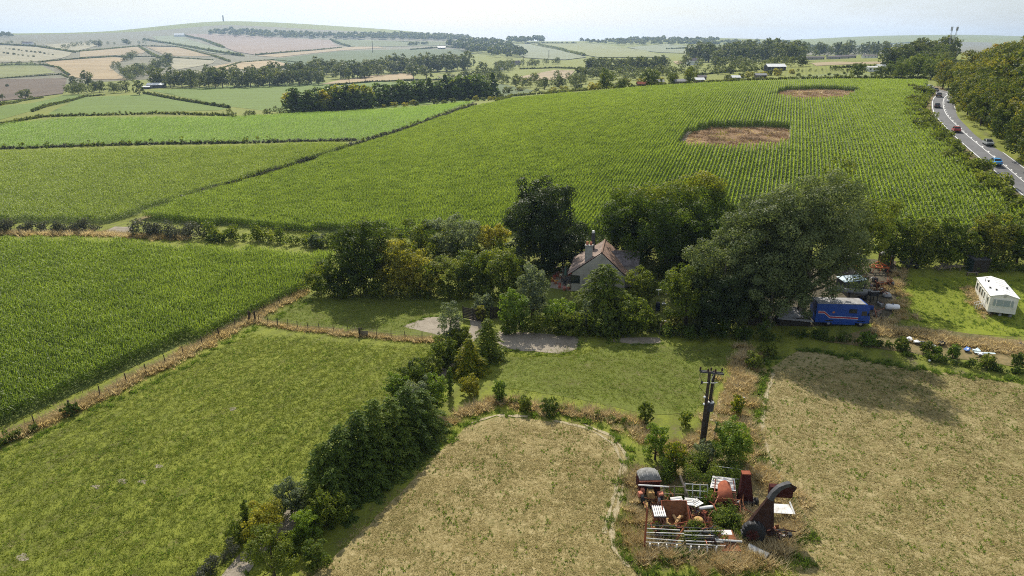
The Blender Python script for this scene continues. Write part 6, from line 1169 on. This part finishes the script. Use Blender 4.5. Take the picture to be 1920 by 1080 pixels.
# ------------------------------------------------------------------ far fields
def fm(name, c, d=.22, sc=1.0):
    c = tuple(q * .66 for q in c)
    return groundmat(name, [(.2, tuple(q * (1 - d * 1.6) for q in c)), (.5, c), (.8, tuple(q * (1 + d) for q in c))], .12 * sc, .03 * sc, .006 * sc, (.3, .4, .4), .2, .3, aniso=(.6, 4))
FM = {'straw': fm('straw_field', (.42, .33, .19)), 'gold': fm('golden_field', (.46, .35, .19)), 'pale': fm('pale_field', (.40, .37, .24)), 'green': fm('green_field', (.17, .20, .07)), 'dgreen': fm('dark_green_field', (.115, .16, .055)), 'olive': fm('olive_field', (.22, .22, .085)), 'brown': fm('brown_field', (.17, .125, .08)), 'pink': fm('pinkish_field', (.34, .26, .20)), 'lime': fm('lime_field', (.27, .29, .10)), 'pgreen': fm('pale_green_field', (.26, .29, .16)), 'past': fm('far_pasture', (.21, .25, .07)), 'moor': fm('hill_pasture', (.23, .22, .14))}
FF = [('moor', [(-150, 80), (0, 66), (200, 62), (300, 57), (420, 47), (600, 56), (760, 64), (880, 74), (880, 100), (600, 128), (300, 148), (100, 160), (-150, 175)], 'wide grey green hillside under the monument'),
 ('pale', [(0, 86), (70, 89), (135, 99), (130, 105), (115, 110), (75, 116), (0, 119)], 'pale straw field at the left with rows of little trees'), ('pale', [(80, 84), (175, 80), (182, 87), (145, 96), (112, 93)], 'pale field below the hilltop wood on the left'), ('straw', [(150, 97), (262, 88), (275, 95), (268, 101), (150, 108)], 'straw field above the golden field'),
 ('gold', [(84, 117), (215, 108), (240, 111), (205, 126), (232, 146), (240, 150), (170, 150), (130, 143), (108, 130)], 'golden stubble field on the left hillside'), ('lime', [(-60, 126), (0, 125), (80, 125), (105, 137), (0, 147), (-60, 150)], 'yellow green field at the left edge'), ('brown', [(-120, 152), (0, 149), (125, 147), (118, 176), (0, 190), (-120, 200)], 'brown ploughed field at the left edge'), ('past', [(-60, 120), (0, 120), (60, 118), (80, 124), (-60, 125)], 'thin pasture strip above the yellow green field'),
 ('olive', [(232, 124), (278, 118), (266, 138), (248, 146)], 'small olive field between two tree belts'), ('straw', [(272, 88), (350, 90), (402, 106), (312, 105)], 'straw field in the middle of the left hillside'), ('pale', [(322, 109), (405, 114), (398, 120), (330, 132), (318, 122)], 'grey olive field below the straw field'), ('pale', [(292, 150), (370, 140), (378, 133), (332, 134), (300, 142)], 'pale field above the white barn'),
 ('pgreen', [(285, 69), (340, 66), (420, 92), (460, 106), (400, 101), (312, 84)], 'pale green field climbing the hill'), ('pink', [(345, 64), (440, 66), (560, 73), (620, 76), (640, 89), (480, 104), (440, 97), (400, 79)], 'large pinkish field under the monument hill'), ('gold', [(395, 126), (450, 116), (510, 114), (570, 119), (500, 128), (400, 134)], 'golden field in front of the pinkish field'), ('straw', [(480, 105), (640, 90), (700, 86), (720, 90), (640, 95), (520, 108)], 'pinkish straw strip across the hillside'),
 ('dgreen', [(505, 112), (640, 96), (760, 93), (860, 93), (890, 100), (860, 110), (640, 122), (560, 124)], 'dark green field behind the valley trees'), ('green', [(620, 75), (850, 79), (872, 84), (720, 88), (655, 88)], 'far green field left of the plantation'), ('lime', [(640, 123), (860, 111), (880, 106), (880, 118), (700, 130)], 'yellow green field beyond the valley trees'), ('gold', [(600, 159), (640, 150), (700, 142), (770, 137), (778, 148), (700, 153)], 'golden stubble strip behind the two round trees'), ('olive', [(820, 143), (900, 137), (906, 148), (830, 150)], 'olive paddock with a white trough'), ('straw', [(968, 146), (1040, 132), (1078, 133), (1062, 149), (975, 153)], 'brown straw field behind the valley scrub'),
 ('dgreen', [(880, 163), (940, 158), (1000, 170), (990, 177), (940, 183), (900, 180)], 'small dark green field behind the conifer belt'), ('lime', [(985, 80), (1120, 82), (1210, 95), (1255, 108), (1120, 108), (1060, 96)], 'large pale field on the far ridge'), ('pgreen', [(938, 85), (990, 83), (1060, 97), (1100, 108), (1060, 113), (985, 109)], 'pale green field right of the dark plantation'), ('pgreen', [(1175, 89), (1250, 83), (1330, 90), (1380, 93), (1300, 101), (1235, 99)], 'blue green field on the far slope'), ('olive', [(1330, 89), (1450, 88), (1480, 96), (1390, 98)], 'olive field on the far slope'),
 ('past', [(1420, 150), (1500, 142), (1600, 138), (1752, 138), (1745, 147), (1500, 151)], 'sunny pasture behind the big maize field'), ('straw', [(1515, 119), (1600, 117), (1690, 116), (1690, 121), (1530, 124)], 'straw strip below the mobile homes'), ('gold', [(1262, 116), (1290, 113), (1300, 119), (1268, 121)], 'small golden field by the white house'), ('moor', [(1500, 92), (1620, 84), (1760, 78), (1860, 80), (1860, 100), (1500, 104)], 'blue green down on the right horizon'), ('pgreen', [(1560, 90), (1640, 82), (1730, 80), (1760, 88), (1640, 95)], 'far green field on the right horizon')]
for k_, pg, lb in FF: drape('field', pg, FM[k_], .03 if k_ == 'moor' else .25 + .0006 * G(*pg[0])[1] * (G(*pg[0])[1] > 600), label=lb)
# ------------------------------------------------------------------ far hedges
FH = [([(0, 84), (70, 88), (140, 99)], 'hedge above the pale field with little trees'), ([(140, 98), (200, 93), (262, 87), (330, 88), (400, 106), (430, 116)], 'long curved hedge crossing the left hillside'), ([(80, 117), (150, 111), (215, 107), (300, 107), (400, 114)], 'hedge along the top of the golden field'), ([(0, 124), (40, 122), (80, 122), (112, 128)], 'dark hedge above the yellow green field'), ([(-60, 152), (0, 148), (60, 144), (115, 140), (128, 146)], 'thick dark hedge under the yellow green field'), ([(110, 128), (130, 142)], 'short hedge beside the golden field'), ([(260, 88), (280, 100), (300, 110)], 'hedge beside the sunken lane'), ([(340, 66), (380, 75), (420, 90)], 'hedge climbing beside the pale green field'),
      ([(270, 75), (330, 85), (400, 98), (455, 106)], 'hedge between pale green and straw fields'), ([(400, 133), (450, 118), (510, 113), (570, 119)], 'hedge round the golden field'), ([(270, 176), (330, 187), (430, 203)], 'dark hedge between the two green valley fields'), ([(60, 210), (110, 195), (160, 182), (195, 179)], 'hedge along the green crest at the left'), ([(0, 235), (80, 220), (180, 217), (300, 214), (430, 218)], 'low hedge under the green crest'), ([(620, 161), (700, 154), (780, 151), (860, 150)], 'hedge below the golden stubble strip'), ([(480, 104), (560, 97), (640, 90)], 'thin hedge over the pinkish strip'), ([(770, 94), (840, 89), (880, 92)], 'hedge with round bushes left of the plantation'), ([(1010, 85), (1050, 93), (1095, 105)], 'hedge between the two pale ridge fields'), ([(985, 82), (1080, 82)], 'hedge on the far ridge'),
      ([(930, 190), (960, 181), (1020, 176), (1100, 170), (1200, 163), (1300, 157), (1420, 151), (1520, 149), (1640, 148), (1740, 148)], 'dark hedge along the far edge of the big maize field'), ([(975, 130), (1040, 128), (1120, 130), (1190, 133)], 'clipped dark hedge behind the brown straw field'), ([(1300, 142), (1380, 135), (1430, 131)], 'hedge between the allotments'), ([(1560, 128), (1640, 126), (1700, 124)], 'hedge below the mobile homes'), ([(1560, 95), (1640, 84), (1740, 78)], 'hedge on the right horizon down'), ([(1250, 93), (1310, 91), (1330, 95)], 'hedge on the far slope'), ([(0, 198), (40, 190), (80, 184)], 'hedge at the edge of the brown field'), ([(620, 75), (640, 84), (655, 88)], 'hedge at the edge of the far green field')]
for pts, lb in FH:
    P0 = G(*pts[0]); d_ = P0[1]; hedge('hedge', lb, pts, max(1.3, d_ * .0015), max(1.5, d_ * .0019), 'far', leaf=max(.7, d_ * .0018), cover=1.0, group='field hedges of the valley')
# ------------------------------------------------------------------ valley trees
rgt = np.random.default_rng(33)
QUEUE = []
def one(px, py, hpx, key, label, name='broadleaf_tree', group=None, wide=1.0, Y=None, cat='tree'):
    P = GY(px, Y) if Y else G(px, py)
    if group and name == 'broadleaf_tree': QUEUE.append((hpx * (.8 + .4 * wide), key, P, pxh(P, hpx), label, name, group, wide)); return
    ptree(key, (P[0], P[1], P[2] - .2), pxh(P, hpx), label, name, group, wide, cat, rgt)
def belt(pts, n_, h0, h1, keys, label, group, name='broadleaf_tree', jit=4, wide=1.1):
    pts = np.array(pts, float); s_ = np.linspace(0, len(pts) - 1, n_)
    sp = []
    for q in s_:
        i = min(int(q), len(pts) - 2); p = pts[i] + (pts[i + 1] - pts[i]) * (q - i); sp.append((p[0] + rgt.normal() * jit, p[1] + rgt.normal() * jit * .25))
    for k, p in enumerate(sorted(sp)): one(p[0], p[1], h0 + (h1 - h0) * rgt.random(), keys[int(rgt.integers(len(keys)))], f'{label}, {ORD[k]} from the left', name, group, wide)
F4 = ['f0', 'f1', 'f2', 'f3']; M4 = ['m0', 'm1', 'm2', 'm3']
belt([(545, 211), (590, 209), (640, 206), (695, 203)], 17, 29.1, 47.2, ['fc1', 'fc1', 'fc1', 'fg0'], 'dark conifer in the left part of the valley conifer belt', 'conifers of the valley belt', 'conifer_tree', 3, 1.5)
one(612, 209, 38, 'fg0', 'dark conifer with yellow tips left in the valley belt', 'conifer_tree', wide=1.3); one(690, 204, 42, 'fg0', 'bright yellow tipped conifer at the gap of the valley belt', 'conifer_tree', wide=1.2); one(665, 205, 44, 'fg0', 'tall yellow topped conifer in the valley belt', 'conifer_tree', wide=1.2)
belt([(712, 198), (770, 193), (830, 189), (880, 186), (918, 183)], 31, 31.4, 44.8, ['fc1', 'fc1', 'fc0'], 'dark conifer in the right part of the valley conifer belt', 'conifers of the valley belt', 'conifer_tree', 3, 1.5)
belt([(430, 221), (480, 217), (530, 213)], 10, 9, 18.9, ['fb0', 'fb1', 'f0'], 'low tree left of the valley conifer belt', 'low trees by the conifer belt'); belt([(720, 203), (800, 198), (900, 190), (940, 186)], 15, 6.7, 14.2, ['fb0', 'fb1'], 'scrub bush in front of the valley conifer belt', 'scrub by the conifer belt', 'scrub_bush')
belt([(300, 163), (360, 164), (400, 164), (450, 163), (500, 161), (545, 160), (600, 158)], 52, 20.2, 40.1, F4 + ['ft0'], 'tree in the long belt along the left valley', 'trees of the left valley belt', jit=7); belt([(380, 152), (450, 150), (520, 146), (600, 142), (640, 140)], 27, 17.9, 33, F4, 'tree in the back row of the left valley belt', 'trees of the left valley belt', jit=7)
belt([(135, 178), (160, 176), (200, 173), (235, 173)], 15, 15.7, 23.6, F4, 'tree in the row left of the white barn', 'trees left of the white barn'); one(140, 165, 22, 'f0', 'round dark tree in the cluster above the brown field', wide=1.1); one(165, 163, 30, 'f1', 'tall round tree in the cluster above the brown field'); one(48, 186, 20, 'f2', 'lone tree in the brown field', wide=1.3); one(262, 178, 28, 'f3', 'dark tree in front of the white barn'); one(5, 188, 12, 'ft0', 'small tree at the left edge'); one(14, 163, 6, 'fb0', 'small bush in the brown field')
belt([(215, 128), (228, 136), (238, 146), (250, 156)], 13, 11.2, 16.5, F4, 'tree in the diagonal belt beside the golden field', 'trees of the diagonal belts'); belt([(245, 148), (275, 140), (300, 130), (322, 122)], 21, 13.4, 23.6, F4, 'tree in the copse left of the pale field', 'trees of the hillside copse', jit=6); belt([(230, 116), (255, 110)], 7, 10.1, 15.3, F4, 'tree in the short belt above the olive field', 'trees of the diagonal belts')
belt([(120, 92), (150, 86), (200, 84), (265, 82)], 17, 5.6, 10.6, F4, 'small hilltop tree on the left hillside', 'trees on the left hillside'); one(185, 88, 13, 'f1', 'clump of trees on the left hillside', wide=1.5); one(238, 84, 11, 'f2', 'round tree clump near the hill top', wide=1.5)
belt([(10, 92), (100, 104)], 12, 2.5, 4.5, ['fb0'], 'little tree in the upper row of the pale field', 'rows of little trees', 'small_tree', 1); belt([(8, 101), (62, 108)], 7, 3, 5, ['fb0'], 'little tree in the lower row of the pale field', 'rows of little trees', 'small_tree', 1); belt([(0, 84), (60, 85)], 6, 4, 8, F4, 'tree in the hedge at the top left', 'trees on the left hillside'); belt([(0, 121), (70, 121)], 8, 4, 8, F4, 'bushy tree in the hedge above the yellow green field', 'trees on the left hillside')
belt([(640, 148), (680, 146), (720, 138), (760, 137), (800, 136), (840, 134), (880, 130)], 37, 22.4, 35.4, F4, 'tree in the central valley belt', 'trees of the central valley belt', jit=6); one(655, 156, 26, 'ft0', 'left of two round trees on the stubble strip', wide=.9); one(685, 154, 32, 'ft0', 'right of two round trees on the stubble strip', wide=.9); one(775, 150, 30, 'ft0', 'spreading tree at the end of the stubble strip', wide=1.3); one(800, 152, 28, 'ft0', 'second spreading tree at the end of the stubble strip', wide=1.3)
belt([(850, 155), (900, 152), (940, 156), (980, 165), (1020, 166), (1060, 162), (1100, 158)], 34, 13.4, 23.6, F4, 'bushy tree in the valley scrub behind the big field', 'trees of the valley scrub', jit=6); belt([(905, 150), (935, 138), (960, 130)], 13, 13.4, 21.2, F4, 'tree in the belt beside the red roofed house', 'trees by the valley house'); one(905, 146, 30, 'f0', 'dark tree right of the white trough', wide=1.1); one(1090, 152, 28, 'f2', 'tall grey tree in the valley scrub', wide=1.2)
for px, py, h_, k_, lb in ((1137, 170, 40, 'm0', 'dark tree on the far edge of the big field, leftmost'), (1166, 170, 24, 'm1', 'low dark tree on the far edge of the big field'), (1220, 166, 38, 'm2', 'broad dark tree on the far edge of the big field'), (1260, 161, 26, 'm3', 'dark round tree near the grey sheds'), (1293, 160, 34, 'm0', 'dark tree right of the grey sheds'), (1607, 147, 30, 'm1', 'bushy tree in front of the sunny pasture'), (1650, 147, 24, 'm2', 'round tree beside the white caravan far off'), (1668, 147, 28, 'm3', 'dark tree right of the far white caravan'), (1690, 147, 30, 'm0', 'dark tree at the right end of the pasture'), (1720, 148, 42, 'm1', 'tall tree at the right corner of the big field'), (1745, 150, 40, 'm2', 'tall tree where the road leaves the picture'), (1568, 147, 10, 'fb0', 'small bush on the pasture edge')): one(px, py, h_, k_, lb, wide=1.1)
belt([(1100, 136), (1150, 135), (1200, 133), (1250, 130)], 27, 17.9, 28.3, F4, 'tree in the dark row behind the valley scrub', 'trees of the dark row', jit=5); belt([(1160, 150), (1220, 148), (1290, 140), (1360, 138), (1420, 134)], 34, 11.2, 21.2, F4 + ['fb1'], 'bushy tree among the allotments', 'trees of the allotments', jit=7); belt([(1310, 118), (1340, 116), (1370, 116), (1400, 116), (1430, 114), (1450, 112)], 24, 24.6, 40.1, F4, 'big tree in the clump left of the mobile homes', 'trees left of the mobile homes', jit=5)
belt([(1450, 116), (1480, 116), (1500, 116)], 10, 24.6, 40.1, F4, 'dark tree beside the white roofed barn', 'trees left of the mobile homes', jit=4); belt([(1500, 106), (1560, 106), (1620, 104), (1680, 104), (1730, 106)], 40, 13.4, 28.3, F4 + ['fc0'], 'tree behind the mobile homes', 'trees behind the mobile homes', jit=5); belt([(1490, 134), (1560, 133), (1600, 133)], 14, 5, 8, F4, 'dark bush below the mobile homes', 'bushes below the mobile homes'); belt([(1660, 130), (1700, 124), (1740, 118), (1780, 112)], 24, 29.1, 47.2, F4 + ['w0', 'w2'], 'tree in the dense clump under the mast', 'trees under the mast', jit=8)
belt([(960, 176), (1040, 171), (1120, 167), (1200, 160), (1260, 157)], 14, 9, 16, ['fb0', 'fb1', 'f2'], 'scrub tree just beyond the big maize field', 'scrub beyond the big field', 'scrub_tree', 6, 1.4)
belt([(1000, 158), (1080, 150), (1160, 144), (1240, 138)], 20, 14, 22, F4, 'tree in the middle row of the valley scrub', 'trees of the valley scrub', 'broadleaf_tree', 8, 1.3)
belt([(1280, 130), (1340, 127), (1400, 126), (1460, 124), (1500, 126)], 20, 14, 22, F4, 'tree above the allotments', 'trees of the allotments', 'broadleaf_tree', 6, 1.3)
belt([(1290, 114), (1360, 111), (1430, 109), (1500, 108)], 16, 16, 26, F4, 'tall tree in the back row left of the mobile homes', 'trees left of the mobile homes', 'broadleaf_tree', 6, 1.2)
belt([(1500, 144), (1580, 141), (1660, 140), (1740, 143)], 10, 5, 9, ['fb0', 'm1', 'm2'], 'bush along the near hedge of the sunny pasture', 'bushes of the pasture hedge', 'bush', 5, 1.3)
belt([(1690, 132), (1740, 130), (1780, 126)], 12, 26, 40, ['m0', 'm1', 'w0'], 'dark tree in the thick clump beside the road', 'trees at the road corner', 'broadleaf_tree', 8, 1.2)
belt([(1680, 146), (1720, 140), (1760, 142)], 13, 29.1, 42.5, ['m0', 'm1', 'm3'], 'tree filling the corner between pasture and road', 'trees at the road corner', jit=7); belt([(930, 128), (975, 126), (1010, 122), (1050, 120)], 18, 9, 16.5, F4, 'tree in the row behind the valley house', 'trees by the valley house'); belt([(1370, 150), (1440, 143), (1480, 138)], 12, 6.7, 14.2, ['fb0', 'fb1'], 'bush beside the white roofed barn', 'bushes by the barn', 'bush')
QUEUE.sort(key=lambda q: -q[0]); VV, FF_, vv_, off = [], [], [], 0
for k, (_, key, P, h_, label, name, group, wide) in enumerate(QUEUE):
    if k < 255: ptree(key, (P[0], P[1], P[2] - .2), h_, label, name, group, wide, 'tree', rgt); continue
    cm = PROTO[key][1]; co = np.empty(len(cm.vertices) * 3, np.float32); cm.vertices.foreach_get('co', co); co = co.reshape(-1, 4, 3)[::2].reshape(-1, 3); a = rgt.random() * 6.28; c_, s_ = math.cos(a), math.sin(a)
    VV.append(np.stack([(co[:, 0] * c_ - co[:, 1] * s_) * h_ * wide + P[0], (co[:, 0] * s_ + co[:, 1] * c_) * h_ * wide + P[1], co[:, 2] * h_ + P[2] - .2], 1)); n_ = len(co); FF_.append(np.arange(n_).reshape(-1, 4) + off); off += n_; vv_.append(np.repeat(rgt.random(n_ // 4), 4))
if VV: tag(link('distant_trees', npmesh('distant_trees', np.concatenate(VV), np.concatenate(FF_), np.concatenate(vv_)), M['far']), 'small distant trees filling the gaps in the valley belts', 'trees', kind='stuff')
# far woods that read as one mass
def wood_mass(label, pg, n_, hpx, kind='far'):
    W = [G(*p) for p in pg]; A_ = np.array([[p.x, p.y] for p in W]); rg = np.random.default_rng(n_); cs = []
    x0, y0 = A_.min(0); x1, y1 = A_.max(0); k = 0
    while len(cs) < n_ and k < 60 * n_:
        k += 1; p = (x0 + (x1 - x0) * rg.random(), y0 + (y1 - y0) * rg.random())
        if inside(A_, np.array([p[0]]), np.array([p[1]]))[0]: cs.append(p)
    cs = np.array(cs); h_ = hpx * cs[:, 1] / FPX * (.8 + .4 * rg.random(len(cs))); z = height(cs[:, 0], cs[:, 1]); r_w = h_ * .55
    m_ = 60; idx = np.repeat(np.arange(len(cs)), m_); d = unit(len(idx), rg); d[:, 2] = np.abs(d[:, 2]); c = np.stack([cs[idx, 0], cs[idx, 1], z[idx] + h_[idx] * .45], 1) + d * (r_w[idx] * (.8 + .3 * rg.random(len(idx))))[:, None]
    nrm = d * .8 + unit(len(c), rg) * .6; nrm /= np.linalg.norm(nrm, axis=1, keepdims=True); Lf = r_w[idx] * .55
    V, F = leaf_quads(c, nrm, unit(len(c), rg), Lf * 1.2, Lf, .2); o = link('distant_wood', npmesh('distant_wood', V, F, np.repeat(rg.random(len(c)), 4)), M[kind]); tag(o, label, 'wood', kind='stuff')
wood_mass('long blue wood under the monument hill', [(390, 62), (430, 58), (520, 63), (620, 66), (760, 68), (880, 72), (880, 78), (760, 75), (620, 74), (500, 72), (400, 66)], 420, 6); wood_mass('dark plantation on the ridge in the middle', [(838, 90), (870, 84), (940, 88), (982, 100), (986, 110), (940, 110), (890, 103)], 150, 12); wood_mass('dark wood behind the plantation', [(880, 84), (900, 80), (940, 82), (944, 88), (900, 89)], 40, 9)
wood_mass('far wood on the skyline left of centre', [(650, 66), (760, 66), (840, 70), (880, 74), (800, 75)], 90, 6); wood_mass('round wood on the skyline in the middle', [(948, 79), (1018, 78), (1018, 82), (948, 83)], 30, 9); wood_mass('blue wood along the ridge right of centre', [(1080, 80), (1140, 79), (1220, 76), (1300, 77), (1400, 80), (1500, 84), (1500, 90), (1400, 88), (1290, 86), (1200, 86), (1120, 84)], 240, 7); wood_mass('small wood in the far green field', [(765, 84), (806, 82), (808, 86), (765, 87)], 18, 5)
wood_mass('blue valley wood on the right', [(1440, 90), (1520, 88), (1560, 94), (1520, 100), (1440, 97)], 80, 7); wood_mass('hilltop wood at the left edge', [(-40, 70), (0, 66), (26, 67), (20, 72), (-40, 76)], 30, 6)
# ------------------------------------------------------------------ far buildings
def barn(name, label, px, py, w_, d_, wall, ridge, rz, wm='render', rm='roofgrey', cat='building', wins=3, door=True, chim=False, Y=None, flat=False):
    P = GY(px, Y) if Y else G(px, py); t = thing(name, label, cat, (P[0], P[1], P[2] - .1), rz)
    w0 = MB().box((0, 0, wall / 2), (w_, d_, wall)); w0.prism([(-d_ / 2, wall), (d_ / 2, wall), (0, ridge)], -w_ / 2, w_ / 2, 'x'); w0.build('wall', M[wm], t)
    for s in (-1, 1): MB().sheet([(-w_ / 2 - .3, s * (d_ / 2 + .3), wall - .1), (w_ / 2 + .3, s * (d_ / 2 + .3), wall - .1), (w_ / 2 + .3, 0, ridge + .1), (-w_ / 2 - .3, 0, ridge + .1)][::-s], .12).build('roof_slope', M[rm], t)
    for k in range(wins):
        x = -w_ / 2 + w_ * (k + .6) / (wins + .4); f = MB().box((x, -d_ / 2 - .02, wall * .58), (1.3, .06, 1.1)).build('window', M['white'], t); MB().box((x, -d_ / 2 - .06, wall * .58), (1.1, .04, .9)).build('pane', M['glass'], f)
    if door: MB().box((w_ / 2 - .9, -d_ / 2 - .03, 1.0), (.95, .06, 2.0)).build('door', M['darkwood'], t)
    if chim: MB().box((w_ * .3, 0, ridge + .4), (.8, .8, 1.4)).build('chimney', M['brickwall'], t)
    return t
barn('white_barn', 'long low barn with bright white roof in the left valley', 294, 165, 15, 9, 3, 4.6, .15, 'dkgrey', 'white', 'barn', 0); barn('white_barn', 'small white roofed shed left of the white barn', 276, 167, 6, 4, 2, 2.8, .1, 'dkgrey', 'white', 'shed', 0); barn('white_barn', 'pale arched roof shed behind the white barn', 310, 156, 16, 8, 2.5, 4, -.1, 'dkgrey', 'whitemetal', 'shed', 0)
for px, py, w_, lb in ((1526, 112, 22, 'long brown roofed mobile home at the left of the row'), (1562, 111, 14, 'second mobile home from the left with grey roof'), (1578, 110, 16, 'mobile home with brown gable in the middle of the row'), (1594, 109, 12, 'fourth mobile home in the row'), (1630, 109, 17, 'grey mobile home standing apart at the right of the row'), (1668, 109, 10, 'mobile home half hidden by trees'), (1703, 110, 10, 'last mobile home beside the tree clump')): barn('mobile_home', lb, px, py, w_, 5, 2.6, 3.7, .03, 'render' if px < 1600 else 'cream', 'tiles_grey', 'mobile home', 4)
barn('white_roofed_barn', 'barn with bright white roof behind the allotments', 1452, 133, 12, 7, 2.8, 4.4, .05, 'dkgrey', 'white', 'barn', 2); barn('far_caravan', 'white caravan with red band in the sunny pasture', 1637, 134, 8, 3, 2.4, 2.8, .05, 'white', 'whitemetal', 'caravan', 3); barn('far_caravan', 'white motor caravan behind the far caravan', 1650, 131, 5, 2.6, 2.6, 3.0, .05, 'white', 'white', 'caravan', 1)
barn('white_house', 'small white house with dark gables behind the allotments', 1298, 122, 11, 7, 4.5, 7, .3, 'white', 'tiles_grey', 'house', 4, chim=True); barn('brick_house', 'red roofed house among dark trees in the valley', 936, 127, 11, 7, 4.5, 7.5, -.3, 'render', 'tiles_red', 'house', 3, chim=True); barn('valley_house', 'pale conservatory roofed house beside the red roofed house', 940, 132, 9, 5, 2.5, 3.6, .1, 'white', 'roofgrey', 'house', 2); barn('grey_house', 'long grey roofed house right of the red roofed house', 967, 122, 14, 7, 3.5, 6.5, .2, 'render', 'tiles_grey', 'house', 3, chim=True)
for px, py, w_, rm, lb in ((1233, 160, 5, 'roofgrey', 'grey shed beside the dark round tree'), (1276, 160, 6, 'roofgrey', 'grey shed between the two dark trees'), (1310, 157, 4, 'white', 'tiny white roofed shed right of the dark tree'), (1378, 152, 4, 'white', 'small white greenhouse on the allotments'), (1425, 147, 6, 'roofgrey', 'grey greenhouse beside the pasture'), (1315, 150, 5, 'tiles_grey', 'dark roofed shed among the allotments'), (1205, 165, 5, 'rust_red', 'red roofed shed on the far edge of the field')): barn('allotment_shed', lb, px, py, w_, 3, 1.8, 2.6, .1, 'timber', rm, 'shed', 1)
barn('field_trough', 'white trough shelter in the olive paddock', 876, 142, 4, 2, 1.2, 1.8, .1, 'white', 'white', 'shelter', 0, False); barn('far_farm', 'white farm building on the hill near the pinkish field', 337, 69, 40, 18, 8, 14, .1, 'white', 'white', 'farm', 3); barn('far_farm', 'white farmhouse on the left hillside', 53, 85, 26, 12, 6, 10, .1, 'white', 'tiles_grey', 'farm', 3); barn('far_farm', 'pale barn beside the ridge plantation', 828, 92, 24, 12, 5, 8, .1, 'dkgrey', 'white', 'barn', 0)
# red band on the far caravan
# monument
P = GY(419, 4150); mh = (45 - 33.5) * depth(P) / FPX; t = thing('monument_tower', 'stone monument tower on the hilltop', 'monument', (P[0], P[1], P[2] - 2)); smooth(MB().lathe([(5.2, 0), (5.0, 2), (4.0, 4), (3.6, mh * .45), (3.3, mh * .82), (4.2, mh * .86), (4.3, mh * .93), (3.0, mh * .94), (2.6, mh)], n=14).build('shaft', M['lead'], t)); MB().lathe([(7, 0), (7, 1.5), (5.2, 1.6)], n=8).build('plinth', M['lead'], t); MB().box((0, -4.6, 3), (1.6, .5, 4)).build('door', M['dkgrey'], t)
# mast
P = GY(1776, 470); mh = zr(470, 50) - P[2]; t = thing('lattice_mast', 'tall lattice phone mast above the wood', 'mast', P)
for sx, nm in ((-1.3, 0), (1.3, 1)):
    q = thing('mast_leg', None, None); q.parent = t
    for ax, ay in ((-.35, -.35), (.35, -.35), (0, .4)): MB().tube([(sx * .5 + ax - .4, ay, 0), (sx + ax * .7 + .9 * (sx > 0), ay * .7, mh)], .09, 5).build('pole', M['galv'], q)
    for k in range(14): z = mh * (k + .5) / 14; o_ = sx * .5 + (sx * .5 + .9 * (sx > 0)) * z / mh; MB().tube([(o_ - .5, -.3, z), (o_ + .35, -.3, z + mh / 14)], .05, 4).build('brace', M['galv'], q)
    for k in range(3): MB().box((sx + .9 * (sx > 0) + .5 * math.cos(k * 2.1), .5 * math.sin(k * 2.1), mh - 1.2), (.3, .2, 2.4)).build('antenna', M['roofgrey'], q)
def telegraph(label, px, py, hpx, lean=0):
    P = G(px, py); h_ = hpx * depth(P) / FPX; t = thing('telegraph_pole', label, 'utility pole', P); MB().tube([(0, 0, 0), (lean * h_, 0, h_)], max(.15, P[1] * .0004), 6).build('pole', M['creosote'], t); MB().box((lean * h_ * .94, 0, h_ * .94), (2.0, .15, .15)).build('crossarm', M['creosote'], t)
telegraph('tall thin pole in front of the far green field', 699, 99, 20); telegraph('telegraph pole among the valley trees', 703, 131, 12); telegraph('telegraph pole beside the grey roofed house', 982, 120, 14); telegraph('leaning telegraph pole in the sunny pasture', 1587, 142, 12, .1); telegraph('telegraph pole right of the far plantation', 1029, 110, 15)
HAZE = 0.00009
# ------------------------------------------------------------------ haze
m, n, l = newmat('haze'); pv = n.new('ShaderNodeVolumePrincipled'); o = n.new('ShaderNodeOutputMaterial')
pv.inputs['Color'].default_value = (.52, .72, 1.0, 1); pv.inputs['Density'].default_value = HAZE; pv.inputs['Anisotropy'].default_value = .42
l.new(pv.outputs[0], o.inputs['Volume'])
hb = MB().box((0, 4500, 130), (32000, 11000, 330)).build('haze', m); tag(hb, 'pale summer haze over the whole valley', 'haze', kind='stuff')
